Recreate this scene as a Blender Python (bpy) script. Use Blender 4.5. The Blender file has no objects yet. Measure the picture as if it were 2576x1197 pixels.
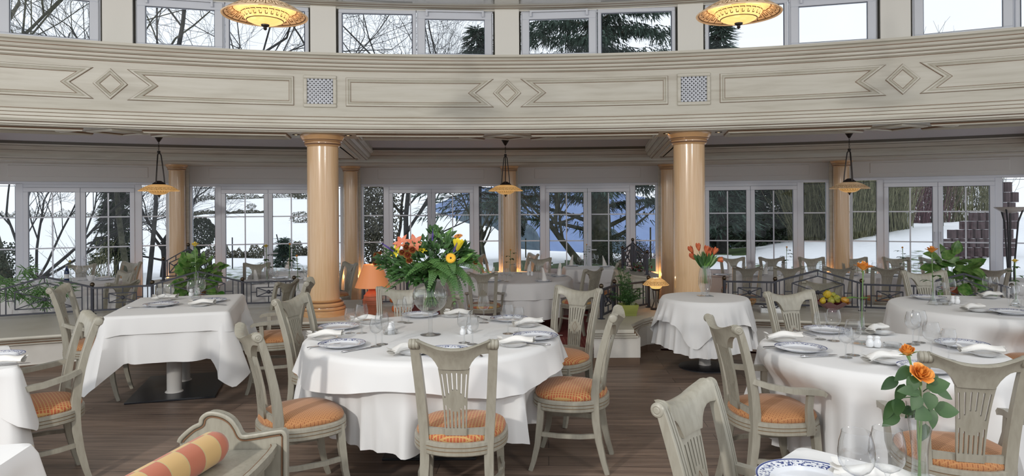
import bpy, bmesh, math, random
from mathutils import Vector, Matrix
PI = math.pi
sin, cos, rad = math.sin, math.cos, math.radians
S = bpy.context.scene
COL = S.collection
# ------------------------------------------------------------------ camera
FPX, PCX, PCY, ROLL, EYE = 1690.0, 1288.0, 521.0, .006, 1.66
cam_data = bpy.data.cameras.new('camera')
cam = bpy.data.objects.new('camera', cam_data)
COL.objects.link(cam)
cam_data.sensor_fit = 'HORIZONTAL'
cam_data.sensor_width = 36.0
cam_data.lens = 36.0 * FPX / 2576
cam_data.shift_y = -(598.5 - PCY) / 2576
cam_data.clip_start = .05
cam_data.clip_end = 3000
cam.location = (0, 0, EYE)
cam.rotation_euler = (PI / 2, ROLL, 0)
S.camera = cam
# ------------------------------------------------------------------ world, lights, exposure
wd = bpy.data.worlds.new('overcast_sky')
S.world = wd
wd.use_nodes = True
wn = wd.node_tree
bg = wn.nodes['Background']
bg.inputs[0].default_value = (.90, .945, 1.0, 1)
bg.inputs[1].default_value = 1.15
S.view_settings.view_transform = 'Standard'
S.view_settings.look = 'None'
S.view_settings.exposure = 0.0
S.view_settings.gamma = 1.0
S.cycles.max_bounces = 8
S.cycles.diffuse_bounces = 4
S.cycles.glossy_bounces = 3
S.cycles.transmission_bounces = 4
S.cycles.transparent_max_bounces = 24
S.cycles.caustics_reflective = False
S.cycles.caustics_refractive = False
S.cycles.use_denoising = True
S.cycles.use_adaptive_sampling = True
S.cycles.adaptive_threshold = .02
S.cycles.sample_clamp_indirect = 4.0


def area_light(name, loc, target, size, power, color=(1, 1, 1)):
    d = bpy.data.lights.new(name, 'AREA')
    d.shape = 'DISK'
    d.size = size
    d.energy = power
    d.color = color
    o = bpy.data.objects.new(name, d)
    COL.objects.link(o)
    o.location = loc
    o.rotation_euler = (Vector(target) - Vector(loc)).to_track_quat('-Z', 'Y').to_euler()
    return o


def point_light(name, loc, power, color, r=.04):
    d = bpy.data.lights.new(name, 'POINT')
    d.energy = power
    d.color = color
    d.shadow_soft_size = r
    o = bpy.data.objects.new(name, d)
    COL.objects.link(o)
    o.location = loc
    return o


# the photographer's two studio flashes, either side of the camera
area_light('flash_left', (-3.6, -1.2, 3.3), (-.5, 7.5, 1.0), .3, 190, (1, .96, .9))
area_light('flash_right', (3.4, -1.0, 3.2), (1.5, 7, 1.3), .35, 62, (1, .96, .9))

# ------------------------------------------------------------------ geometry helpers
CEN = (-.05, -4.8)           # centre of the rotunda
ZS = -.26                    # level of the sunken outer ring


def ray(px, py):
    u = (px - PCX) / FPX
    v = (PCY - py) / FPX
    return u + ROLL * v, v - ROLL * u


def G(px, py, z):
    a, b = ray(px, py)
    Y = (z - EYE) / b
    return Vector((a * Y, Y, z))


def AT(px, py, Y):
    a, b = ray(px, py)
    return Vector((a * Y, Y, EYE + b * Y))


def RING(px, py, R):
    a, b = ray(px, py)
    A = a * a + 1
    B = -2 * (a * CEN[0] + CEN[1])
    D = CEN[0] ** 2 + CEN[1] ** 2 - R * R
    Y = (-B + math.sqrt(B * B - 4 * A * D)) / (2 * A)
    return Vector((a * Y, Y, EYE + b * Y))


def PO(R, deg, z=0.0):
    return Vector((CEN[0] + R * sin(rad(deg)), CEN[1] + R * cos(rad(deg)), z))


def ANG(p):
    return math.degrees(math.atan2(p[0] - CEN[0], p[1] - CEN[1]))


def RAD(p):
    return math.hypot(p[0] - CEN[0], p[1] - CEN[1])


class MB:
    def __init__(self):
        self.v, self.f, self.m = [], [], []
        self.x = None

    def av(self, p):
        p = Vector(p)
        if self.x is not None:
            p = self.x @ p
        self.v.append(p)
        return len(self.v) - 1

    def af(self, ids, m=0):
        self.f.append(tuple(ids))
        self.m.append(m)

    def box(self, c, s, m=0, rz=0.0, bevel=0.0):
        cx, cy, cz = c
        sx, sy, sz = s[0] / 2, s[1] / 2, s[2] / 2
        b = min(bevel, sx * .9, sy * .9, sz * .9)
        def P(x, y, z):
            return (cx + x * cos(rz) - y * sin(rz), cy + x * sin(rz) + y * cos(rz), cz + z)
        if b <= 0:
            i = [self.av(P(x, y, z)) for z in (-sz, sz) for x, y in ((-sx, -sy), (sx, -sy), (sx, sy), (-sx, sy))]
            for q in ((3, 2, 1, 0), (4, 5, 6, 7), (0, 1, 5, 4), (1, 2, 6, 5), (2, 3, 7, 6), (3, 0, 4, 7)):
                self.af([i[k] for k in q], m)
        else:
            rings = []
            for z, ins in ((-sz, b), (-sz + b, 0), (sz - b, 0), (sz, b)):
                pts = []
                for x, y, dx, dy in ((-sx, -sy, 0, 1), (-sx, -sy, 1, 0), (sx, -sy, -1, 0), (sx, -sy, 0, 1), (sx, sy, 0, -1), (sx, sy, -1, 0), (-sx, sy, 1, 0), (-sx, sy, 0, -1)):
                    xx = x + dx * b
                    yy = y + dy * b
                    xx = max(-sx + ins, min(sx - ins, xx))
                    yy = max(-sy + ins, min(sy - ins, yy))
                    pts.append(self.av(P(xx, yy, z)))
                rings.append(pts)
            for a in range(3):
                for k in range(8):
                    self.af((rings[a][k], rings[a][(k + 1) % 8], rings[a + 1][(k + 1) % 8], rings[a + 1][k]), m)
            self.af(rings[0][::-1], m)
            self.af(rings[3], m)

    def tube(self, pts, r, n=8, caps=True, m=0, closed=False):
        pts = [Vector(p) for p in pts]
        if not isinstance(r, (list, tuple)):
            r = [r] * len(pts)
        N = len(pts)
        up = None
        rings = []
        for i, p in enumerate(pts):
            if closed:
                d = pts[(i + 1) % N] - pts[i - 1]
            else:
                d = pts[min(i + 1, N - 1)] - pts[max(i - 1, 0)]
            if d.length < 1e-9:
                d = Vector((0, 0, 1))
            d.normalize()
            if up is None:
                up = Vector((0, 0, 1)) if abs(d.z) < .9 else Vector((1, 0, 0))
            s = d.cross(up)
            if s.length < 1e-6:
                s = d.orthogonal()
            s.normalize()
            up = s.cross(d).normalized()
            rings.append([self.av(p + (s * cos(2 * PI * k / n) + up * sin(2 * PI * k / n)) * r[i]) for k in range(n)])
        for i in range(N if closed else N - 1):
            a, b = rings[i], rings[(i + 1) % N]
            for k in range(n):
                self.af((a[k], a[(k + 1) % n], b[(k + 1) % n], b[k]), m)
        if caps and not closed:
            self.af(rings[0][::-1], m)
            self.af(rings[-1], m)

    def bar(self, pts, w, t, side, m=0, prof=None, pm=None):
        """rectangular (or custom profile) section swept along pts; side = vector of the width axis"""
        pts = [Vector(p) for p in pts]
        N = len(pts)
        if not isinstance(w, (list, tuple)):
            w = [w] * N
        if not isinstance(t, (list, tuple)):
            t = [t] * N
        prof = prof or [(-.5, -.5), (.5, -.5), (.5, .5), (-.5, .5)]
        side = Vector(side).normalized()
        rings = []
        for i, p in enumerate(pts):
            d = (pts[min(i + 1, N - 1)] - pts[max(i - 1, 0)]).normalized()
            nn = d.cross(side).normalized()
            s = nn.cross(d).normalized()
            rings.append([self.av(p + s * (a * w[i]) + nn * (b * t[i])) for a, b in prof])
        n = len(prof)
        for i in range(N - 1):
            for k in range(n):
                self.af((rings[i][k], rings[i][(k + 1) % n], rings[i + 1][(k + 1) % n], rings[i + 1][k]), pm[k] if pm else m)
        self.af(rings[0][::-1], m)
        self.af(rings[-1], m)

    def lathe(self, prof, n=24, c=(0, 0, 0), m=0, axis='z'):
        rings = []
        for r, z in prof:
            if r < 1e-6:
                rings.append([self._lp(0, 0, z, c, axis)])
            else:
                rings.append([self._lp(r * cos(2 * PI * k / n), r * sin(2 * PI * k / n), z, c, axis) for k in range(n)])
        for i in range(len(rings) - 1):
            a, b = rings[i], rings[i + 1]
            mm = m[i] if isinstance(m, (list, tuple)) else m
            for k in range(n):
                k2 = (k + 1) % n
                if len(a) == 1 and len(b) == 1:
                    continue
                if len(a) == 1:
                    self.af((a[0], b[k2], b[k]), mm)
                elif len(b) == 1:
                    self.af((a[k], a[k2], b[0]), mm)
                else:
                    self.af((a[k], a[k2], b[k2], b[k]), mm)

    def _lp(self, x, y, z, c, axis):
        if axis == 'x':
            return self.av((c[0] + z, c[1] + x, c[2] + y))
        if axis == 'y':
            return self.av((c[0] + y, c[1] + z, c[2] + x))
        return self.av((c[0] + x, c[1] + y, c[2] + z))

    def grid(self, fn, nu, nv, cu=False, cv=False, m=0):
        ids = [[self.av(fn(i, j)) for j in range(nv)] for i in range(nu)]
        for i in range(nu if cu else nu - 1):
            for j in range(nv if cv else nv - 1):
                i2, j2 = (i + 1) % nu, (j + 1) % nv
                self.af((ids[i][j], ids[i2][j], ids[i2][j2], ids[i][j2]), m(i, j) if callable(m) else m)
        return ids

    def prism(self, poly, z0, z1, m=0):
        a = [self.av((x, y, z0)) for x, y in poly]
        b = [self.av((x, y, z1)) for x, y in poly]
        n = len(poly)
        for k in range(n):
            self.af((a[k], a[(k + 1) % n], b[(k + 1) % n], b[k]), m)
        self.af(a[::-1], m)
        self.af(b, m)

    def arc(self, prof, a0, a1, n=40, m=0, caps=True, cen=CEN):
        """profile (r,z[,mat]) swept round the rotunda from a0 to a1 degrees"""
        rings = []
        for i in range(n + 1):
            a = rad(a0 + (a1 - a0) * i / n)
            rings.append([self.av((cen[0] + p[0] * sin(a), cen[1] + p[0] * cos(a), p[1])) for p in prof])
        L = len(prof)
        for i in range(n):
            for k in range(L - 1):
                mm = prof[k][2] if len(prof[k]) > 2 else m
                self.af((rings[i][k], rings[i + 1][k], rings[i + 1][k + 1], rings[i][k + 1]), mm)
        if caps:
            self.af(rings[0], m)
            self.af(rings[-1][::-1], m)

    def mesh(self, name, mats, smooth=None):
        me = bpy.data.meshes.new(name)
        me.from_pydata([tuple(p) for p in self.v], [], self.f)
        if not isinstance(mats, (list, tuple)):
            mats = [mats]
        for q in mats:
            me.materials.append(q)
        if len(mats) > 1:
            me.polygons.foreach_set('material_index', self.m)
        if smooth:
            me.polygons.foreach_set('use_smooth', [True] * len(me.polygons))
            if smooth < 170:
                me.set_sharp_from_angle(angle=rad(smooth))
        me.update()
        return me

    def build(self, name, mats, parent=None, smooth=40, loc=None, rz=None, fix=False):
        me = self.mesh(name, mats, smooth)
        if fix:
            b = bmesh.new()
            b.from_mesh(me)
            bmesh.ops.remove_doubles(b, verts=b.verts, dist=1e-5)
            bmesh.ops.recalc_face_normals(b, faces=b.faces)
            b.to_mesh(me)
            b.free()
            if smooth and smooth < 170:
                me.set_sharp_from_angle(angle=rad(smooth))
        o = bpy.data.objects.new(name, me)
        COL.objects.link(o)
        if parent is not None:
            o.parent = parent
        if loc is not None:
            o.location = loc
        if rz is not None:
            o.rotation_euler = (0, 0, rz)
        return o


def tag(o, label, cat, group=None, kind=None):
    o['label'] = label
    o['category'] = cat
    if group:
        o['group'] = group
    if kind:
        o['kind'] = kind
    return o


def thing(name, label, cat, loc=(0, 0, 0), rz=0.0, group=None):
    o = bpy.data.objects.new(name, None)
    COL.objects.link(o)
    o.empty_display_size = .1
    o.location = loc
    o.rotation_euler = (0, 0, rz)
    return tag(o, label, cat, group)


def struct(mb, name, mats, smooth=40, **k):
    o = mb.build(name, mats, None, smooth, **k)
    o['kind'] = 'structure'
    return o


KIDS = {}


def kids(o):
    return [c for c in KIDS.get(o.name, [])]


def index_kids():
    KIDS.clear()
    for o in S.objects:
        if o.parent is not None:
            KIDS.setdefault(o.parent.name, []).append(o)


def dup(root, loc, rz=0.0, label=None, group=None, scale=None):
    r = root.copy()
    COL.objects.link(r)
    r.location = loc
    r.rotation_euler = (0, 0, rz)
    if scale:
        r.scale = (scale,) * 3 if not isinstance(scale, tuple) else scale
    if label:
        r['label'] = label
    if group:
        r['group'] = group
    for ch in kids(root):
        c = ch.copy()
        COL.objects.link(c)
        c.parent = r
        for g in kids(ch):
            d = g.copy()
            COL.objects.link(d)
            d.parent = c
    return r


def face_rz(f):
    """rotation so that local +Y points along f"""
    return math.atan2(-f[0], f[1])


# ------------------------------------------------------------------ materials
def mat(name, col=(.8, .8, .8), rough=.5, metal=0.0, **kw):
    m = bpy.data.materials.new(name)
    m.use_nodes = True
    b = m.node_tree.nodes['Principled BSDF']
    b.inputs['Base Color'].default_value = (*col, 1)
    b.inputs['Roughness'].default_value = rough
    b.inputs['Metallic'].default_value = metal
    for k, v in kw.items():
        b.inputs[k.replace('_', ' ')].default_value = v
    return m


def nd(m, t, **kw):
    n = m.node_tree.nodes.new(t)
    for k, v in kw.items():
        setattr(n, k, v)
    return n


def lk(m, a, ao, b, bi):
    m.node_tree.links.new(a.outputs[ao], b.inputs[bi])


def bsdf(m):
    return m.node_tree.nodes['Principled BSDF']


def coords(m, scale=(1, 1, 1), which='Object', rot=(0, 0, 0)):
    tc = nd(m, 'ShaderNodeTexCoord')
    mp = nd(m, 'ShaderNodeMapping')
    mp.inputs['Scale'].default_value = scale
    mp.inputs['Rotation'].default_value = rot
    lk(m, tc, which, mp, 'Vector')
    return mp


def ramp(m, stops):
    r = nd(m, 'ShaderNodeValToRGB')
    e = r.color_ramp.elements
    while len(e) < len(stops):
        e.new(.5)
    for k, (p, c) in enumerate(stops):
        e[k].position = p
        e[k].color = (*c, 1)
    return r


def noise_col(m, stops, scale=(1, 1, 1), ns=5.0, detail=4.0, which='Object', bump=0.0, dist=0.0, rough=.55):
    mp = coords(m, scale, which)
    n = nd(m, 'ShaderNodeTexNoise')
    n.inputs['Scale'].default_value = ns
    n.inputs['Detail'].default_value = detail
    n.inputs['Roughness'].default_value = rough
    n.inputs['Distortion'].default_value = dist
    lk(m, mp, 'Vector', n, 'Vector')
    r = ramp(m, stops)
    lk(m, n, 'Fac', r, 'Fac')
    lk(m, r, 'Color', bsdf(m), 'Base Color')
    if bump:
        b = nd(m, 'ShaderNodeBump')
        b.inputs['Strength'].default_value = bump
        b.inputs['Distance'].default_value = .01
        lk(m, n, 'Fac', b, 'Height')
        lk(m, b, 'Normal', bsdf(m), 'Normal')
    return n, r


MT = {}
m = MT['panel'] = mat('glazed_cream_panelling', rough=.42)
noise_col(m, [(.25, (.50, .465, .385)), (.5, (.60, .572, .49)), (.75, (.65, .625, .55))], (1.0, 1.0, 12), 1.6, 6, dist=.3)
m = MT['chairwood'] = mat('antiqued_cream_wood', rough=.36)
noise_col(m, [(.25, (.285, .264, .21)), (.5, (.335, .315, .257)), (.75, (.375, .354, .292))], (9, 9, 2), 5, 5, dist=.3)
MT['brown'] = mat('brown_glaze_line', (.20, .105, .055), .5)
MT['darkgroove'] = mat('dark_groove', (.10, .085, .06), .6)
m = MT['plaster'] = mat('white_plaster', rough=.75)
noise_col(m, [(.35, (.66, .63, .57)), (.65, (.73, .70, .645))], (1, 1, 1), 3, 6)
MT['ceiling'] = mat('lilac_white_ceiling', (.56, .53, .54), .6)
MT['whitewall'] = mat('white_wall', (.70, .68, .655), .7)
MT['pier'] = mat('cream_white_pier', (.84, .82, .765), .6)
MT['pvc'] = mat('white_window_frame', (.71, .735, .80), .3)
MT['gasket'] = mat('dark_window_seal', (.04, .05, .08), .5)
m = MT['column'] = mat('peach_marbled_lacquer', rough=.2, Coat_Weight=.6, Coat_Roughness=.08)
noise_col(m, [(.3, (.70, .45, .245)), (.55, (.75, .51, .295)), (.8, (.79, .57, .36))], (26, 26, .9), 3, 6, bump=.1)
m = MT['basecol'] = mat('peach_lacquered_wood', rough=.18, Coat_Weight=.5, Coat_Roughness=.06)
noise_col(m, [(.3, (.56, .31, .135)), (.7, (.69, .43, .22))], (1, 1, 8), 3, 5)
m = MT['steel'] = mat('gunmetal_steel', (.05, .052, .066), .42, .35)
MT['brass'] = mat('bronze_knob', (.10, .075, .05), .3, .8)
MT['chrome'] = mat('polished_cutlery_steel', (.62, .62, .64), .16, 1.0)
MT['blackmetal'] = mat('black_painted_metal', (.018, .019, .023), .33)
MT['darkmetal'] = mat('dark_bronze_metal', (.035, .028, .025), .4, .5)
MT['skirting'] = mat('brown_skirting_wood', (.16, .105, .07), .45)
# plank floor
m = MT['floor'] = mat('weathered_oak_planks', rough=.42)
mp = coords(m, (1, 1, 1), 'Object', (0, 0, rad(3)))
bk = nd(m, 'ShaderNodeTexBrick', offset=.37, squash=1.0)
for k, v in (('Color1', (.8, .8, .8, 1)), ('Color2', (.25, .25, .25, 1)), ('Mortar', (0, 0, 0, 1)), ('Scale', 1.0), ('Mortar Size', .003), ('Mortar Smooth', .2), ('Bias', 0), ('Brick Width', 1.9), ('Row Height', .16)):
    bk.inputs[k].default_value = v
lk(m, mp, 'Vector', bk, 'Vector')
mp2 = coords(m, (1.1, 15, 1), 'Object', (0, 0, rad(3)))
n1 = nd(m, 'ShaderNodeTexNoise')
n1.inputs['Scale'].default_value = 1.3
n1.inputs['Detail'].default_value = 7
n1.inputs['Roughness'].default_value = .62
lk(m, mp2, 'Vector', n1, 'Vector')
r1 = ramp(m, [(.25, (.085, .064, .055)), (.42, (.20, .145, .112)), (.6, (.29, .215, .165)), (.8, (.38, .30, .25))])
lk(m, n1, 'Fac', r1, 'Fac')
mx = nd(m, 'ShaderNodeMix', data_type='RGBA', blend_type='MULTIPLY')
mx.inputs['Factor'].default_value = .85
lk(m, r1, 'Color', mx, 'A')
r2 = ramp(m, [(0, (.12, .11, .11)), (.12, (.55, .53, .53)), (1, (1.2, 1.15, 1.12))])
lk(m, bk, 'Color', r2, 'Fac')
lk(m, r2, 'Color', mx, 'B')
lk(m, mx, 'Result', bsdf(m), 'Base Color')
bp = nd(m, 'ShaderNodeBump')
bp.inputs['Strength'].default_value = .25
bp.inputs['Distance'].default_value = .004
lk(m, n1, 'Fac', bp, 'Height')
lk(m, bp, 'Normal', bsdf(m), 'Normal')
# red carpet with small dots
m = MT['carpet'] = mat('red_dotted_carpet', rough=.95)
mp = coords(m, (1, 1, 1))
vo = nd(m, 'ShaderNodeTexVoronoi')
vo.inputs['Scale'].default_value = 22
vo.inputs['Randomness'].default_value = .1
lk(m, mp, 'Vector', vo, 'Vector')
r1 = ramp(m, [(.0, (.42, .22, .12)), (.16, (.40, .16, .10)), (.24, (.21, .035, .032)), (1, (.185, .03, .03))])
lk(m, vo, 'Distance', r1, 'Fac')
lk(m, r1, 'Color', bsdf(m), 'Base Color')


def glass_mat(name, tint=(1, 1, 1), base=.05, edge=.75, pw=3.0, rough=.015):
    m = bpy.data.materials.new(name)
    m.use_nodes = True
    nt = m.node_tree
    nt.nodes.clear()
    out = nd(m, 'ShaderNodeOutputMaterial')
    tr = nd(m, 'ShaderNodeBsdfTransparent')
    gl = nd(m, 'ShaderNodeBsdfGlossy')
    gl.inputs['Roughness'].default_value = rough
    mxs = nd(m, 'ShaderNodeMixShader')
    lw = nd(m, 'ShaderNodeLayerWeight')
    lw.inputs['Blend'].default_value = .5
    p = nd(m, 'ShaderNodeMath', operation='POWER')
    p.inputs[1].default_value = pw
    lk(m, lw, 'Facing', p, 0)
    mr = nd(m, 'ShaderNodeMapRange')
    mr.inputs['To Min'].default_value = base
    mr.inputs['To Max'].default_value = edge
    lk(m, p, 'Value', mr, 'Value')
    tr.inputs['Color'].default_value = (*tint, 1)
    lk(m, mr, 'Result', mxs, 'Fac')
    lk(m, tr, 'BSDF', mxs, 1)
    lk(m, gl, 'BSDF', mxs, 2)
    lk(m, mxs, 'Shader', out, 'Surface')
    return m


MT['pane'] = glass_mat('window_glass', (.97, .985, 1), .012, .4, 5)
MT['glass'] = glass_mat('clear_drinking_glass', (.962, .968, .972), .07, .95, 2.1)
MT['water'] = glass_mat('water', (.93, .96, .94), .05, .5, 3.0)
MT['redglass'] = glass_mat('red_glass', (.55, .06, .09), .08, .5, 2.5)
m = MT['cloth'] = mat('white_damask_cloth', rough=.8, Sheen_Weight=.15)
bsdf(m).inputs['Base Color'].default_value = (.775, .77, .76, 1)
MT['napkin'] = mat('white_linen_napkin', (.80, .785, .75), .8)
MT['china'] = mat('white_china', (.80, .81, .82), .12, Coat_Weight=.3)
# blue rimmed plate
m = MT['plate'] = mat('white_china_blue_rim', rough=.1, Coat_Weight=.4)
mp = coords(m)
sx = nd(m, 'ShaderNodeSeparateXYZ')
lk(m, mp, 'Vector', sx, 0)
cb = nd(m, 'ShaderNodeCombineXYZ')
lk(m, sx, 'X', cb, 'X')
lk(m, sx, 'Y', cb, 'Y')
ln = nd(m, 'ShaderNodeVectorMath', operation='LENGTH')
lk(m, cb, 0, ln, 0)
nz = nd(m, 'ShaderNodeTexNoise')
nz.inputs['Scale'].default_value = 62
nz.inputs['Detail'].default_value = 1.0
nz.inputs['Distortion'].default_value = 1.6
lk(m, mp, 'Vector', nz, 'Vector')
th = ramp(m, [(.50, (0, 0, 0)), (.56, (1, 1, 1))])
lk(m, nz, 'Fac', th, 'Fac')
sc = nd(m, 'ShaderNodeMath', operation='MULTIPLY')
sc.inputs[1].default_value = 5.0
lk(m, ln, 'Value', sc, 0)
band = ramp(m, [(.0, (0, 0, 0)), (.545, (0, 0, 0)), (.56, (1, 1, 1)), (.69, (1, 1, 1)), (.70, (0, 0, 0))])
lk(m, sc, 'Value', band, 'Fac')
line = ramp(m, [(.0, (0, 0, 0)), (.715, (0, 0, 0)), (.72, (1, 1, 1)), (.742, (1, 1, 1)), (.75, (0, 0, 0))])
lk(m, sc, 'Value', line, 'Fac')
mu = nd(m, 'ShaderNodeMath', operation='MULTIPLY')
lk(m, th, 'Color', mu, 0)
lk(m, band, 'Color', mu, 1)
ad = nd(m, 'ShaderNodeMath', operation='MAXIMUM')
lk(m, mu, 'Value', ad, 0)
lk(m, line, 'Color', ad, 1)
mx = nd(m, 'ShaderNodeMix', data_type='RGBA')
lk(m, ad, 'Value', mx, 'Factor')
mx.inputs['A'].default_value = (.80, .82, .86, 1)
mx.inputs['B'].default_value = (.035, .06, .22, 1)
lk(m, mx, 'Result', bsdf(m), 'Base Color')
# seat fabrics
def check_mat(name, c1, c2, line, sc, lw=.16, rot=rad(0)):
    m = mat(name, rough=.85, Sheen_Weight=.2)
    mp = coords(m, (sc, sc, 0), 'Object', (0, 0, rot))
    sp = nd(m, 'ShaderNodeSeparateXYZ')
    lk(m, mp, 'Vector', sp, 0)
    lines = []
    for ax in ('X', 'Y'):
        fr = nd(m, 'ShaderNodeMath', operation='FRACT')
        lk(m, sp, ax, fr, 0)
        g = nd(m, 'ShaderNodeMath', operation='LESS_THAN')
        g.inputs[1].default_value = lw
        lk(m, fr, 'Value', g, 0)
        lines.append(g)
    mxx = nd(m, 'ShaderNodeMath', operation='MAXIMUM')
    lk(m, lines[0], 'Value', mxx, 0)
    lk(m, lines[1], 'Value', mxx, 1)
    ck = nd(m, 'ShaderNodeTexChecker')
    ck.inputs['Scale'].default_value = 1.0
    ck.inputs['Color1'].default_value = (*c1, 1)
    ck.inputs['Color2'].default_value = (*c2, 1)
    lk(m, mp, 'Vector', ck, 'Vector')
    mix = nd(m, 'ShaderNodeMix', data_type='RGBA')
    lk(m, mxx, 'Value', mix, 'Factor')
    lk(m, ck, 'Color', mix, 'A')
    mix.inputs['B'].default_value = (*line, 1)
    lk(m, mix, 'Result', bsdf(m), 'Base Color')
    return m


MT['seatcheck'] = check_mat('orange_grid_fabric', (.46, .12, .045), (.42, .105, .04), (.54, .32, .115), 58, .27)
MT['seatgold'] = check_mat('golden_weave_fabric', (.42, .175, .066), (.32, .12, .045), (.48, .235, .09), 95, .3)
MT['plaid'] = check_mat('orange_plaid_fabric', (.46, .14, .07), (.60, .36, .13), (.55, .42, .16), 11, .08)
MT['bolster'] = check_mat('plaid_bolster_fabric', (.50, .155, .085), (.62, .40, .16), (.50, .42, .2), 9.5, .05)
# ------------------------------------------------------------------ room shell
STEP = 9.75
mb = MB()
mb.arc([(0.5, 0), (12.66, 0)], -60, 60, 60, caps=False)
mb.v = [Vector((p.x, p.y, p.z)) for p in mb.v]
n0 = len(mb.v)
for x, y in ((-11.1, 1.6), (11.0, 1.6), (11.0, -6), (-11.1, -6)):
    mb.av((x, y, -.001))
mb.af((n0 + 3, n0 + 2, n0 + 1, n0))
struct(mb, 'floor', [MT['floor']], None)
# sunken ring with carpet, and the landing in the gap of the low wall
mb = MB()
mb.arc([(12.0, ZS), (18.6, ZS)], -40, 40, 40, caps=False)
struct(mb, 'floor_sunken_ring', [MT['carpet']], None)
mb = MB()
mb.arc([(12.62, .004), (13.35, .004), (13.35, -.125), (13.66, -.125), (13.66, ZS)], -5.6, 4.6, 12, caps=False)
struct(mb, 'floor_steps', [MT['carpet']], None)


# low wall with wide ledge
def ledge(a0, a1, r0, r1, name, n):
    mb = MB()
    W, P, B, K = 0, 1, 2, 3
    prof = [(r0, 0.0, B), (r0, .075, W), (r0 + .012, .08, W), (r0 + .012, .285, P), (r0 - .03, .29, P), (r0 - .035, .305, K), (r0 - .03, .312, P), (r0 - .05, .318, P), (r0 - .06, .335, K), (r0 - .055, .34, P), (r0 - .075, .345, P), (r0 - .085, .362, P), (r0 - .075, .38, P), (r1, .38, W), (r1, ZS)]
    mb.arc(prof, a0, a1, n)
    return struct(mb, name, [MT['plaster'], MT['panel'], MT['skirting'], MT['brown']], 50)


ledge(-40, -5.6, 12.66, 14.35, 'wall_ledge_left', 60)
ledge(4.62, 40, 12.76, 14.2, 'wall_ledge_right', 60)
# end block that closes the right ledge towards the steps
def cap_block(poly, name):
    mb = MB()
    def grow(d):
        n = len(poly)
        cx = sum(p[0] for p in poly) / n
        cy = sum(p[1] for p in poly) / n
        return [(x + d * (1 if x > cx else -1), y + d * (1 if y > cy else -1)) for x, y in poly]
    mb.prism(grow(.008), ZS, .075, 2)
    mb.prism(poly, .075, .29, 0)
    mb.prism(grow(.03), .29, .312, 1)
    mb.prism(grow(.036), .312, .318, 3)
    mb.prism(grow(.055), .318, .34, 1)
    mb.prism(grow(.062), .34, .346, 3)
    mb.prism(grow(.08), .346, .3835, 1)
    return struct(mb, name, [MT['plaster'], MT['panel'], MT['skirting'], MT['brown']], None)


c0 = G(1494, 918, 0)
c1 = G(1612, 918, 0)
blk = [(c0.x, c0.y), (c1.x, c0.y)]
qa = PO(12.84, 4.7)
blk += [(c1.x + .02, c0.y + .3), (c1.x + .08, c0.y + .52), (c1.x + .2, c0.y + .66), (c1.x + .36, c0.y + .72), (c1.x + .42, c0.y + .95), (qa.x, qa.y)]
cap_block(blk, 'wall_end_block')

# frieze (balcony front) with its mouldings
mb = MB()
P, B = 0, 1
prof = [(13.15, 3.43, P), (12.60, 3.43, P), (12.60, 3.405, P), (12.635, 3.395, P), (12.645, 3.372, B), (12.65, 3.366, P), (12.655, 3.34, P), (12.685, 3.33, B), (12.69, 3.325, P), (12.69, 3.30, P), (12.715, 3.292, B), (12.72, 3.288, P), (12.72, 3.268, P), (12.75, 3.255, B), (12.752, 3.25, P),
        (12.752, 2.722, B), (12.75, 2.717, P), (12.725, 2.705, P), (12.725, 2.682, P), (12.70, 2.672, B), (12.695, 2.667, P), (12.695, 2.64, P), (12.665, 2.63, B), (12.66, 2.625, P), (12.66, 2.60, P), (12.64, 2.592, P), (12.65, 2.572, B), (12.68, 2.566, P), (12.68, 2.548, P), (12.72, 2.542, P), (12.72, 2.535, P), (13.42, 2.535, P)]
mb.arc(prof, -40, 40, 120)
struct(mb, 'wall_frieze', [MT['panel'], MT['brown']], 30)


def moulding(path, closed, w, h, name, R=None, parent=None, soff=None):
    """raised panel moulding along path of (deg, z) on the frieze face (R) or (R,deg) on a soffit at height soff"""
    mb = MB()
    pts = []
    for i in range(len(path) if closed else len(path) - 1):
        a, b = path[i], path[(i + 1) % len(path)]
        pts.append((a, b))
    n = len(path)
    # mitred offset in the plane
    def to2(p):
        return Vector((p[0], p[1]))
    def off(i, d):
        p = to2(path[i])
        pa, pb = to2(path[i - 1]), to2(path[(i + 1) % n])
        if not closed and i == 0:
            e = (pb - p).normalized()
            return p + Vector((-e.y, e.x)) * d
        if not closed and i == n - 1:
            e = (p - pa).normalized()
            return p + Vector((-e.y, e.x)) * d
        e1, e2 = (p - pa).normalized(), (pb - p).normalized()
        n1, n2 = Vector((-e1.y, e1.x)), Vector((-e2.y, e2.x))
        t = (n1 + n2)
        t = t / max(.2, t.length_squared) * 2
        return p + t * d
    sect = [(0, 0, 1), (.06, .5, 0), (.14, .95, 0), (.38, 1.0, 0), (.5, .55, 0), (.62, .9, 0), (.84, .6, 0), (.93, .08, 1), (1.0, 0, 1)]
    def place(q, hh):
        if soff is None:
            a = q.x / R
            return (CEN[0] + (R - hh) * sin(a), CEN[1] + (R - hh) * cos(a), q.y)
        return (q.x, q.y, soff - hh)
    segs = n if closed else n - 1
    for i in range(segs):
        j = (i + 1) % n
        K = max(1, int((to2(path[j]) - to2(path[i])).length / .25)) if soff is None else 1
        A = [off(i, w * s[0]) for s in sect]
        Bb = [off(j, w * s[0]) for s in sect]
        rows = []
        for k in range(K + 1):
            t = k / K
            rows.append([mb.av(place(A[q].lerp(Bb[q], t), h * sect[q][1])) for q in range(len(sect))])
        for k in range(K):
            for q in range(len(sect) - 1):
                mb.af((rows[k][q], rows[k + 1][q], rows[k + 1][q + 1], rows[k][q + 1]), sect[q][2])
    return mb


FR = 12.752
mbp = MB()
Z0, Z1 = 2.842, 3.178
zc = (Z0 + Z1) / 2
hz = (Z1 - Z0) / 2


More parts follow.
